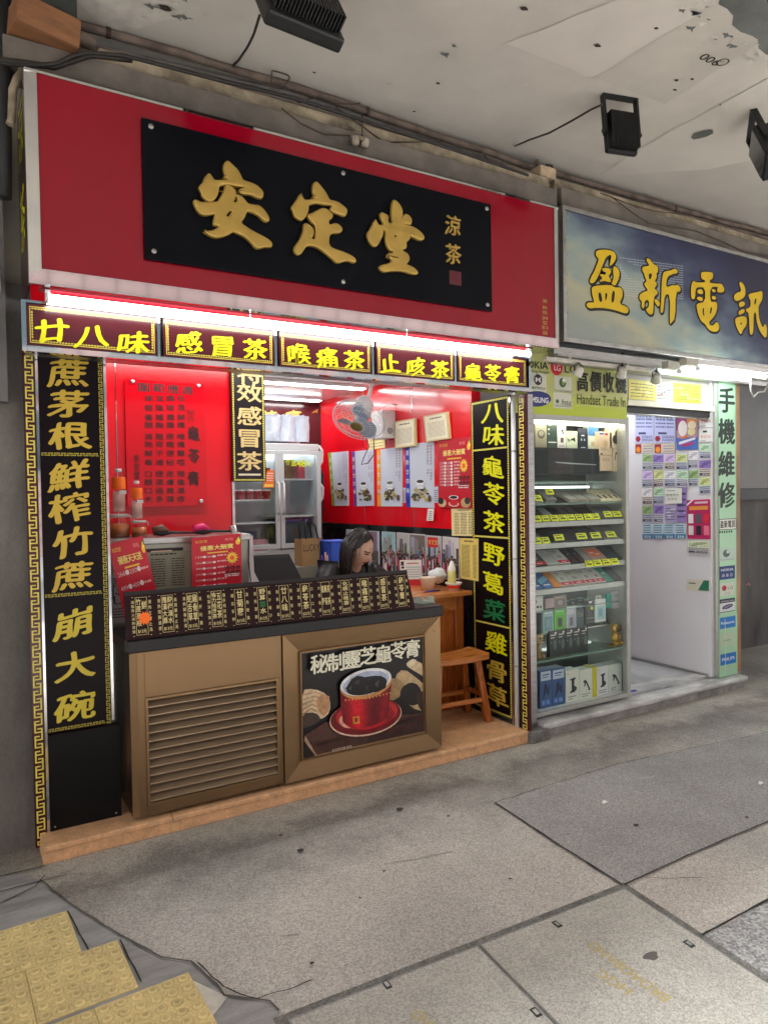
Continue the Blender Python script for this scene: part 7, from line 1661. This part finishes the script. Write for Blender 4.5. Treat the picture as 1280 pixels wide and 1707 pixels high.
def p3(A, UV, W0, H0, rot):
    uvrect(A, flat(150, 60, 120), UV, (.0, .55, .5, 1)); uvrect(A, flat(70, 110, 190), UV, (.0, .0, 1, .34)); uvrect(A, flat(226, 140, 60), UV, (.5, .75, 1, 1)); uvell(A, flat(236, 232, 226), UV, .3, .6, .22, .22); uvell(A, flat(240, 226, 190), UV, .74, .68, .2, .12); uvell(A, flat(226, 220, 160), UV, .72, .5, .18, .11)
    A.poly(flat(236, 236, 244), [UV(.12, .22), UV(.9, .34), UV(.9, .28), UV(.12, .14)]); A.poly(flat(190, 40, 90), [UV(.2, .14), UV(.9, .22), UV(.7, .12), UV(.3, .09)]); A.poly(flat(226, 120, 50), [UV(.15, .34), UV(.5, .40), UV(.6, .36), UV(.3, .30)])
dl(0, 'colourful purple and blue poster with white bubbles on the doorway wall', (1127, 691), (1162, 689), (1162, 749), (1127, 750), (190, 150, 160), p3)
def p4(A, UV, W0, H0, rot): A.text(flat(226, 90, 50), [c for i, ch in enumerate('登記站') for c in cells(ch, [UV(.25+.25*i, .42)], W0*.24, H0*.22)]); A.rects(flat(60, 60, 60), []) ; uvrect(A, flat(50, 50, 60), UV, (.3, .72, .6, .86), (.08, .1, .5, .13)); uvrect(A, flat(120, 120, 120), UV, (.0, .0, 1, .03))
dl(0, 'white sheet reading registration point, upper of two at the doorway edge', (1164, 686), (1187, 684), (1187, 713), (1164, 714), (226, 228, 226), p4); dl(0, 'white sheet reading registration point, lower of two at the doorway edge', (1164, 715), (1187, 714), (1187, 737), (1164, 738), (224, 226, 222), p4)
def phn(c):
    def f(A, UV, W0, H0, rot):
        rn = random.Random(int(sum(c))+len(A.mats)+int(W0*1e5)); lt = [min(255, int(q*1.25)+20) for q in c]
        uvrect(A, flat(*lt), UV, (.04, .5, .96, .97)); uvrect(A, flat(*c), UV, *rows(4, .52, .95, [(.08, .5), (.56, .94)], rn, .45)); uvrect(A, flat(96, 100, 120), UV, *rows(4, .04, .48, [(.08, .92)], rn, .42))
        A.poly(flat(*c), [UV(.12, .62), UV(.4, .86), UV(.8, .88), UV(.9, .8), UV(.5, .66), UV(.3, .54)]); uvrect(A, flat(60, 62, 80), UV, (.1, .1, .34, .2)); A.text(flat(70, 50, 90), hline('$%d8' % rn.randint(3, 19), *UV(.42, .16), H0*.17, W0*.48))
    return f
def phn_old(c):
    def f(A, UV, W0, H0, rot): uvell(A, flat(*c), UV, .5, .55, .4, .28); uvell(A, flat(*[min(255, int(q*1.4)) for q in c]), UV, .42, .62, .22, .14); uvell(A, flat(220, 224, 226), UV, .25, .3, .16, .12); uvrect(A, flat(120, 120, 140), UV, *rows(3, .05, .25, [(.1, .9)], random.Random(1), .3))
    return f
cx_ = [1069, 1088, 1106, 1126, 1146, 1164, 1185]
def wobble(): return random.Random(1234)
rnd = random.Random(77)
kinds = [((120, 150, 100), 'grey green'), ((110, 90, 150), 'purple'), ((170, 150, 190), 'lilac'), ((170, 180, 120), 'olive'), ((190, 190, 200), 'grey'), ((150, 180, 150), 'sage')]
for r_, (y0, y1) in enumerate(((757, 783), (784, 812), (813, 841), (842, 871))):
    for c_i in range(6):
        if r_ in (2, 3) and c_i in (2, 3, 4): continue
        if r_ == 3 and c_i == 4: continue
        x0, x1 = cx_[c_i]+.2, cx_[c_i+1]-.2
        if r_ == 0 and c_i == 4: y0b, y1b = 750, 781
        elif c_i == 5: y0b, y1b = y0-17, y1-17
        else: y0b, y1b = y0, y1
        if r_ == 3 and c_i == 5: continue
        cc, nm = kinds[(c_i+r_*2) % 6]; base = [(206, 208, 216), (196, 202, 214), (214, 206, 190), (190, 198, 212)][(r_+c_i) % 4]
        ofs = ['farthest inside', 'second', 'third', 'fourth', 'fifth', 'nearest the street'][c_i]
        j_ = [rnd.uniform(-1.1, 1.1) for _ in range(8)]; dl(0, 'small price leaflet with a %s picture, %s row, %s' % (nm, ['top', 'second', 'third', 'fourth'][r_], ofs), (x0+j_[0], y0b+j_[1]), (x1+j_[2], y0b-.5+j_[3]), (x1+j_[4], y1b+j_[5]), (x0+j_[6], y1b+.2+j_[7]), base, phn(cc))
def p6(A, UV, W0, H0, rot): A.text(flat(70, 100, 50), [c for i, ch in enumerate('增值咭在此登記') for c in cells(ch, [UV(.14+.2*(i if i < 4 else i-3.5), .55 if i < 4 else .3)], W0*.18, H0*.17)]); uvrect(A, flat(150, 150, 160), UV, (.1, .8, .6, .86))
dl(0, 'purple sheet behind the white registration leaflet', (1127, 812), (1144, 811), (1144, 871), (1128, 871), (150, 130, 190), pat(80, (150, 130, 190), [(190, 180, 220), (120, 100, 170)]))
notice('leaflet', 'white leaflet with green characters stuck over the purple sheet', 'leaflet', XD-.0135, (1108, 814), (1136, 813), (1136, 839), (1108, 840), flat(226, 230, 220), p6, .001, 'X', 'leaflets on the doorway wall')
dl(0, 'violet edged leaflet below the white registration leaflet', (1107, 842), (1126, 841), (1127, 871), (1108, 871), (176, 166, 206), pat(81, (176, 166, 206), [(226, 226, 236), (210, 210, 222)]))
def p7(A, UV, W0, H0, rot):
    A.poly(flat(236, 230, 236), [UV(0, .84), UV(.0, .9), UV(.2, 1), UV(.3, 1)]); uvrect(A, flat(226, 150, 60), UV, (.1, .74, .9, .84)); 
    for i in range(3):
        for j in range(2): uvrect(A, flat(*[(220, 214, 210), (40, 40, 50), (236, 120, 150), (226, 226, 226), (90, 90, 100), (210, 40, 60)][i+3*j]), UV, (.06+.33*i, .10+.30*j, .28+.33*i, .34+.30*j))
    uvrect(A, flat(236, 200, 210), UV, (.35, .9, .9, .95))
dl(0, 'magenta phone poster on the doorway wall', (1144, 834), (1183, 832), (1184, 899), (1145, 898), (186, 40, 96), p7)
for i in range(4):
    def blu(A, UV, W0, H0, rot): uvrect(A, flat(70, 130, 170), UV, (0, 0, 1, .3)); uvrect(A, flat(40, 60, 90), UV, *rows(4, .35, .95, [(.1, .8)], random.Random(i+5), .4)); A.text(flat(236, 240, 244), hline('$58', *UV(.2, .14), H0*.22, W0*.6))
    x0 = 1070+18.3*i; dl(0, 'pale blue tariff leaflet in the bottom row, '+['farthest inside', 'second', 'third', 'nearest the magenta poster'][i], (x0, 873), (x0+17.6, 873-.2), (x0+17.6, 897.5), (x0+.4, 898), (190, 220, 232), blu)
dl(0, 'faded grey leaflet below the magenta poster', (1144, 901), (1183, 902), (1183, 925), (1144, 922), (206, 206, 200), phn((170, 180, 150)))
def cardg(A, UV, W0, H0, rot): A.poly(flat(40, 120, 90), [UV(.5, .05), UV(.97, .05), UV(.97, .95), UV(.75, .95)]); uvrect(A, flat(110, 110, 90), UV, (.1, .6, .4, .7))
dl(0, 'cream and green card stuck alone low on the doorway wall', (1144, 965), (1182, 967), (1182, 986), (1144, 984), (220, 218, 196), cardg)
# strip of hanging accessories just past the cabinet
ar = T('accessory_strip', 'strip of hanging blister packs just inside the doorway behind the cabinet post', 'accessory strip', None, (cxr+.02, 3.96, .30))
MB().box(-.01, .03, .02, .03, 0, 1.75).build('backing_board', flat(150, 150, 160), ar)
rnd = random.Random(6)
for i in range(9): MB().box(-.012, .05, .0, .018, .04+i*.19, .04+i*.19+.15).build('blister_pack', flat(*rnd.choice([(226, 228, 226), (60, 64, 70), (200, 206, 210), (150, 160, 170), (236, 236, 230)])), ar, bevel=.003)
# --- green upright sign and the posts at its right
tag(MB().box(SX1+.0305, SX1+.062, 3.50, 3.9, .121, 2.55).build('door_post', ALU), 'white aluminium door post left of the green upright sign', 'post')
gs_ = Pan('upright_sign', 'tall mint green upright sign with black characters and stickers beside the phone shop door', 'sign', 'Y', 3.495, 1198, 1130)
gs_.o.location.x = SX1+.064; gs_.ox = SX1+.064
gw = gs_.L(1228, 1000)[0]; gh = gs_.L(1191, 632)[1]
gs_.slab('board', M('mint board', S(168, 216, 180), .35, var=.08, vs=1.5), 0, 0, gw, gh, .02)
A = Art(); A.rects(flat(40, 60, 50), [(.004, .5, .009, gh-.01), (gw-.009, .5, gw-.004, gh-.01)]); A.build('border', gs_.o)
for ch, y in (('手', 668), ('機', 720), ('維', 774), ('修', 826)): raised('character', M('dark green black', S(22, 40, 32), .5), cells(ch, [gs_.L(1210.5, y)], gw*.92, .215), gs_.o, 0, .0006, fat=.008)
def sti(label_, box, bgc, art):
    a = gs_.L(box[0], box[3]); b = gs_.L(box[2], box[1]); a = (max(.006, a[0]), a[1]); b = (min(gw-.004, b[0]), b[1]); A = Art(.0010); A.rect(flat(*bgc), a[0], a[1], b[0], b[1]); art(A, a[0], a[1], b[0]-a[0], b[1]-a[1]); A.build('sticker', gs_.o, label_)
def s_txt(s_, c, v=.5, k=.4, wd=.8, bo=.02): return lambda A, x, y, w, h: A.text(flat(*c), hline(s_, x+w*.5, y+h*v, h*k, w*wd, 'c', bo))
def s_cjk(A, x, y, w, h): A.rects(flat(26, 26, 26), frame_rects(x, y, x+w, y+h, .005)); A.text(flat(26, 26, 26), cells('盈新電訊', [(x+w*(.16+.225*i), y+h*.5) for i in range(4)], w*.21, h*.72), .0015)
sti('white name sticker with black border', (1194, 864, 1226, 884), (226, 230, 222), s_cjk)
A = Art(.001); q = gs_.L(1198, 889); A.rects(flat(26, 40, 34), [(q[0]+i*.03, q[1], q[0]+i*.03+.018, q[1]+.018) for i in range(6)]); A.build('old_lettering', gs_.o)
def s_logo(A, x, y, w, h): A.ell(flat(60, 100, 90), x+w*.45, y+h*.6, w*.22, h*.3); A.ell(flat(190, 206, 196), x+w*.55, y+h*.72, w*.12, h*.14); A.text(flat(120, 150, 130), hline('Sony Ericsson', x+w*.5, y+h*.12, h*.2, w*.9, 'c'))
sti('pale sticker with a green round logo', (1198, 913, 1224, 936), (186, 206, 196), s_logo)
def s_nok(A, x, y, w, h): s_txt('NOKIA', (220, 226, 236), .72, .26, .8)(A, x, y, w, h); A.text(flat(206, 214, 230), cells('諾基亞', [(x+w*(.24+.26*i), y+h*.3) for i in range(3)], w*.2, h*.26))
sti('dark blue sticker', (1198, 942, 1224, 967), (30, 56, 120), s_nok)
def s_lg(A, x, y, w, h): A.ell(flat(180, 40, 60), x+w*.3, y+h*.6, w*.16, h*.22); A.text(flat(90, 90, 90), hline('LG', x+w*.55, y+h*.6, h*.36, w*.36)); A.text(flat(120, 120, 116), hline('L G', x+w*.35, y+h*.18, h*.2, w*.3))
sti('faded white sticker with a red dot', (1199, 970, 1223, 994), (206, 214, 200), s_lg)
def s_sam(A, x, y, w, h): A.rect(flat(40, 50, 70), x, y+h*.7, x+w, y+h); A.rect(flat(40, 50, 70), x, y, x+w, y+h*.05); A.text(flat(214, 220, 224), hline('SAMSUNG mobile', x+w*.5, y+h*.83, h*.16, w*.85, 'c')); A.poly(flat(50, 60, 100), [(x+w*.5+w*.36*cos(t)-.004*sin(t), y+h*.4+h*.16*sin(t)+h*.08*cos(t)) for t in [i*.35 for i in range(18)]]); A.text(flat(220, 224, 230), hline('SAMSUNG', x+w*.5, y+h*.4, h*.13, w*.5, 'c', 0, .2))
sti('white sticker with a tilted blue oval', (1199, 996, 1224, 1022), (214, 220, 220), s_sam)
sti('bright blue sticker', (1199, 1026, 1225, 1049), (20, 120, 200), s_txt('Panasonic', (214, 232, 244), .5, .34, .86)); sti('faded pale sticker', (1200, 1053, 1224, 1079), (186, 208, 180), lambda A, x, y, w, h: A.rects(flat(150, 176, 150), [(x+w*.2, y+h*.4, x+w*.7, y+h*.5)]))
sti('bright blue sticker near the foot', (1200, 1086, 1226, 1110), (20, 116, 196), s_txt('PHILIPS', (220, 234, 244), .5, .4, .8))
A = Art(.0016); u, v_ = gs_.L(1207, 1030)
A.poly(flat(214, 222, 210), [(u, v_), (u+.008, v_-.02), (u+.006, v_-.22), (u+.012, v_-.45), (u+.004, v_-.45), (u+.001, v_-.2)]); A.build('scratch', gs_.o)
xg = SX1+.064+gw
tag(MB().box(xg+.001, xg+.05, 3.50, 3.62, .122, 2.50).build('wooden_post', M('weathered varnished post', S(170, 120, 60), .35, var=.5, vs=2.2, st=(3, 3, .7), c2=S(70, 46, 28))), 'brown varnished wooden post right of the green upright sign', 'post')
tag(MB().box(xg+.052, xg+.10, 3.53, 4.29, .0, 2.62).build('metal_post', M('old grey post', S(150, 148, 140), .5, .3, var=.25, vs=5, st=(1, 1, .5))), 'old grey metal post at the edge of the dark recess', 'post')
a = fp(1245, 975, 3.53); simple('wire_tie', 'twist of pale and red wire tied round the grey post', 'wire', MB().tube([(a[0]-.03, 3.525, a[1]), (a[0], 3.522, a[1]+.012), (a[0]+.03, 3.525, a[1]-.008), (a[0]+.06, 3.56, a[1]+.01)], .005, 6), M('red wire', S(190, 130, 120), .5))
# plain returns closing the shops above the shop fronts
wall('bulkhead', 'plain dusty bulkhead above the phone shop front', [(XW+.085, 6.2, 3.562, 3.75, 2.66, 2.72), (XW+.09, SX1+.03, 3.57, 3.62, 2.2, 2.59)], GREYP)
# ================================================================== under the canopy: fascia boards, pipes, lamps
def line3(a, b, Y): pa_, pb_ = fp(*a, Y), fp(*b, Y); return pa_, pb_
XE = 7.5
zf = lambda px, py, Y: fp(px, py, Y)[1]
z1, z2, z3 = zf(500, 185, 3.56), zf(500, 207, 3.52), zf(500, 231, 3.44)
fa_ = T('fascia', 'old beige and grey fascia boards running above the red shop sign', 'fascia', None, (.1, 3.44, z3))
MB().box(.1, 3.3, .0, .2, .0, z2-z3-.006).build('lower_board', GREYP, fa_, bevel=.003); MB().box(.1, 3.3, .07, .2, z2-z3, z1-z3).build('upper_board', BEIGEP, fa_, bevel=.006); MB().box(.1, 3.3, .11, .2, z1-z3+.002, z1-z3+.03).build('dirty_ledge', DIRTPIPE, fa_)
z4, z5 = zf(1100, 362, 3.50), zf(1100, 385, 3.46)
fb2 = T('fascia', 'grey fascia board above the blue phone shop banner', 'fascia', None, (3.42, 3.47, z5-.02))
MB().box(.05, 3.6, .0, .28, .0, z4-z5+.02).build('lower_board', GREYP, fb2, bevel=.004); MB().box(.05, 3.6, .06, .28, z4-z5+.022, z4-z5+.10).build('upper_board', BEIGEP, fb2, bevel=.004)
simple('gap_post', 'dusty vertical metal strip in the gap between the two shop signs', 'post', MB().box(3.33, 3.40, 3.46, 3.75, 2.60, z3), M('dusty metal', S(128, 124, 116), .5, .4, var=.5, vs=10))
def pipe(name, label, pts, Y, r, mat, n=10, cat='pipe', wob=0):
    P = []
    for i, q in enumerate(pts):
        x, z = fp(q[0], q[1], Y if len(q) < 3 else q[2]); P.append(Vector((x, Y if len(q) < 3 else q[2], min(z, CZ-r-.002))))
    if wob:
        Q = []
        for i in range(len(P)-1):
            k = max(2, int((P[i+1]-P[i]).length/.08))
            for j in range(k):
                p = P[i].lerp(P[i+1], j/k); Q.append(p+noise.noise_vector(p*3)*wob)
        Q.append(P[-1]); P = Q
    t = T(name, label, cat, None, P[0]); o = P[0].copy()
    MB().tube([p-o for p in P], r, n).build('pipe_run' if cat == 'pipe' else 'cable_run', mat, t)
    return t, P, o
t, P, o = pipe('conduit_pipe', 'rusty brown conduit pipe running in the corner of the canopy above both shops', [(120, 38), (500, 146), (880, 277), (1290, 394), (1500, 455)], 3.66, .021, DIRTPIPE, 12, wob=.009)
for i in range(2, len(P), 17): MB().lathe([(.024, -.012), (.0255, 0), (.024, .012)], P[i]-o, 12, axis=(1, 0, 0)).build('pipe_clip', M('rusty clip', S(70, 52, 42), .7, var=.4, vs=30), t)
t, P, o = pipe('conduit_pipe', 'thinner beige conduit pipe just above the fascia boards', [(128, 98), (500, 177), (880, 299), (1290, 408)], 3.58, .016, BEIGEP, 10, wob=.006)
for i in range(3, len(P), 8): MB().lathe([(.02, -.012), (.021, 0), (.02, .012)], P[i]-o, 10, axis=(1, 0, 0)).build('pipe_clip', M('rusty clip', S(70, 52, 42)), t)
pipe('conduit_pipe', 'thin grey conduit pipe running along the pale wall between the brown and beige pipes', [(140, 72), (500, 160), (880, 288), (1290, 402)], 3.72, .012, M('grey conduit', S(150, 146, 140), .6, var=.4, vs=8), 10, wob=.006)
pipe('conduit_pipe', 'second brown conduit pipe starting at the junction box over the phone shop', [(915, 300), (1100, 350), (1290, 402), (1500, 462)], 3.60, .019, DIRTPIPE, 10, wob=.007)
pipe('cable', 'thick black cable sagging along the canopy corner from the left', [(-40, 100, 3.3), (20, 108, 3.38), (60, 110, 3.38), (95, 106, 3.38), (120, 94, 3.39), (145, 88, 3.40), (205, 93, 3.41), (500, 166, 3.42), (700, 231, 3.42), (880, 292, 3.42)], 3.5, .009, M('black cable', S(46, 42, 40), .5, var=.3, vs=20), 10, 'cable', .004)
pipe('cable', 'second thick black cable ending over the left pillar', [(-40, 96, 3.34), (30, 104, 3.38), (90, 112, 3.40), (150, 92, 3.42), (220, 100, 3.44)], 3.5, .013, MATS['black cable'], 10, 'cable', .003)
THINC = M('thin dirty cable', S(74, 62, 54), .6)
for i, (pts, Y) in enumerate((([(452, 140), (453, 118), (462, 114), (480, 122), (483, 130), (470, 148)], 3.60), ([(470, 155), (500, 170), (530, 160), (560, 172), (590, 174), (600, 172)], 3.60), ([(468, 180), (500, 205), (540, 224), (580, 226), (598, 232)], 3.42), ([(604, 190), (604, 228)], 3.42), ([(560, 178), (640, 236), (740, 236)], 3.5), ([(800, 250), (814, 268)], 3.6), ([(1020, 330), (1050, 352), (1080, 372), (1160, 385), (1240, 420), (1285, 428)], 3.44), ([(1000, 322), (1040, 338), (1090, 352), (1150, 360)], 3.46))):
    pipe('cable', ['thin loop of wire standing over the brown pipe', 'thin wire wandering along the brown pipe', 'thin wire drooping over the fascia boards to the lamp holders', 'short wire hanging above the lamp holders', 'thin wire crossing behind the lamp holders', 'short wire end hanging off the brown pipe', 'tangled thin wire above the phone shop banner', 'thin wire along the fascia over the phone shop banner'][i], pts, Y, .004, THINC, 6, 'cable', .006)
lx_, lz_ = fp(600, 238, 3.40); lh = T('lamp_holder', 'cluster of two old lamp holders without bulbs above the red sign', 'lamp holder', None, (lx_, 3.40, lz_))
for dx in (-.028, .03): MB().lathe([(.0, .03), (.016, .028), (.022, .0), (.018, -.02), (.012, -.018), (.0, -.006)], (dx, 0, 0), 14, axis=(dx*8, -.3, 1)).build('holder', M('old ceramic', S(176, 166, 150), .5, var=.3, vs=30), lh)
MB().box(-.05, .05, .0, .038, .018, .04).build('base', BEIGEP, lh, bevel=.006)
jx, jz = fp(905, 291, 3.58); jb = T('junction_box', 'cream square junction box on the conduit above the right end of the red sign', 'junction box', None, (jx, 3.58, jz))
MB().box(-.07, .07, -.05, .06, -.04, .035).build('box', M('cream box', S(196, 176, 146), .6, var=.3, vs=14), jb, bevel=.006); MB().tube([(-.03, 0, .035), (-.05, .02, .09)], .012, 8).build('gland', DIRTPIPE, jb); MB().tube([(.05, .0, .036), (.03, .0, .07), (.08, .0, .075), (.10, .0, .04)], .008, 8).build('stub_cable', BLKPL, jb)
# timber block and rusty fittings at the top left
bx_, bz_2 = fp(72, 50, 3.45); tb_ = T('timber_block', 'orange timber block fixed under the canopy at the upper left', 'timber block', None, (bx_, 3.45, bz_2))
MB().obox((0, 0, 0), (.125, .02, -.012), (-.02, .09, 0), (.006, 0, .062)).build('block', M('orange timber', S(140, 96, 64), .6, var=.35, vs=5, st=(1, 6, 6)), tb_, bevel=.006)
MB().obox((.0, .06, .13), (.12, .02, 0), (-.02, .10, 0), (0, 0, .068)).build('bracket_box', M('dark bracket', S(52, 56, 54), .6), tb_, bevel=.004)
MB().tube([(.13, .02, .02), (.2, .04, .03), (.22, .06, .02)], [.03, .03, .026], 12).build('coupling', DIRTPIPE, tb_)
pipe('conduit_pipe', 'short bent beige conduit at the upper left corner beside the red sign', [(26, 78, 3.5), (28, 100, 3.5), (40, 118, 3.46), (30, 130, 3.42), (22, 150, 3.42), (20, 200, 3.42), (17, 208, 3.42)], 3.4, .017, BEIGEP, 10)
pipe('conduit_pipe', 'dark upright pipe at the far left edge under the canopy', [(6, -20, 3.5), (8, 200, 3.5), (8, 330, 3.5)], 3.5, .03, M('dark pipe', S(36, 38, 40), .6), 10)
simple('wall_box', 'small white plastic box under the left end of the red sign', 'box', MB().box(.08, .17, 3.5, 3.60, zf(22, 488, 3.5), zf(22, 450, 3.5)), M('aged white plastic', S(196, 190, 184), .5), .008)
simple('dark_bracket', 'dark metal bracket on the left wall below the cables', 'bracket', MB().box(-.4, .13, 3.52, 3.62, zf(10, 235, 3.5), zf(10, 175, 3.5)), M('dark bracket', S(52, 56, 54)), .006)
# floodlights
FLB = M('floodlight black', S(24, 26, 28), .42, var=.15, vs=14)
def flood(label, c, w, h, d, rot, mount, fin=12):
    t = T('floodlight', label, 'floodlight', 'floodlights under the canopy', c, rot)
    MB().box(-w/2, w/2, -d/2, 0, -h/2, h/2).build('body', FLB, t, bevel=.012)
    fm_ = MB()
    for i in range(fin): x = -w*.42+w*.84*i/(fin-1); fm_.box(x-.004, x+.004, .0005, d*.55, -h*.4, h*.46)
    fm_.build('cooling_fins', BLKPL, t)
    MB().box(-w*.44, w*.44, -d/2-.004, -d/2-.001, -h*.42, h*.42).build('lamp_glass', M('unlit lamp glass', S(90, 96, 96), .1, coat=.5), t)
    ah = mount
    br = MB()
    for s_ in (-1, 1): br.box(s_*(w/2+.008)-.006, s_*(w/2+.008)+.006, -.018, .018, -.02, ah)
    br.box(-w/2-.014, w/2+.014, -.018, .018, ah+.0005, ah+.013); br.build('bracket', FLB, t)
    for s_ in (-1, 1): MB().tube([(s_*(w/2+.001), 0, 0), (s_*(w/2+.024), 0, 0)], .014, 10).build('pivot_bolt', BLKPL, t)
    return t
m2 = gp(1036, 158, CZ); Y_ = m2[1]
b2 = fp(1036, 222, Y_); flood('black floodlight hanging upright from the ceiling above the phone shop banner', (b2[0], Y_, b2[1]), .205, .235, .075, (radians(6), 0, radians(166)), CZ-b2[1]-.014, 14)
b1 = fp(500, 6, 2.75); flood('largest black floodlight at the top edge tilted above the red sign', (b1[0], 2.75, b1[1]), (.355), .30, .13, (radians(30), 0, radians(184)), .30, 20)
m3 = gp(1284, 185, CZ); b3 = fp(1268, 250, m3[1]); flood('black floodlight at the right edge turned sideways under the ceiling', (b3[0]+.04, m3[1], b3[1]), .22, .25, .09, (radians(16), radians(-22), radians(218)), CZ-b3[1]-.03, 12)
BC = MATS['black cable']
pipe('cable', 'black cable from the upright floodlight down to the brown pipe', [(1003, 174, Y_), (985, 182, Y_+.06), (950, 203, Y_+.22), (915, 222, Y_+.38), (880, 234, Y_+.5), (858, 241, 3.60)], 3.5, .006, BC, 8, 'cable', .003)
pipe('cable', 'black cable from the largest floodlight down to the brown pipe', [(433, 26, 2.8), (424, 55, 3.1), (412, 80, 3.4), (398, 100, 3.6), (388, 110, 3.64)], 3.5, .006, BC, 8, 'cable', .003)
bpy.data.objects.remove(_to)
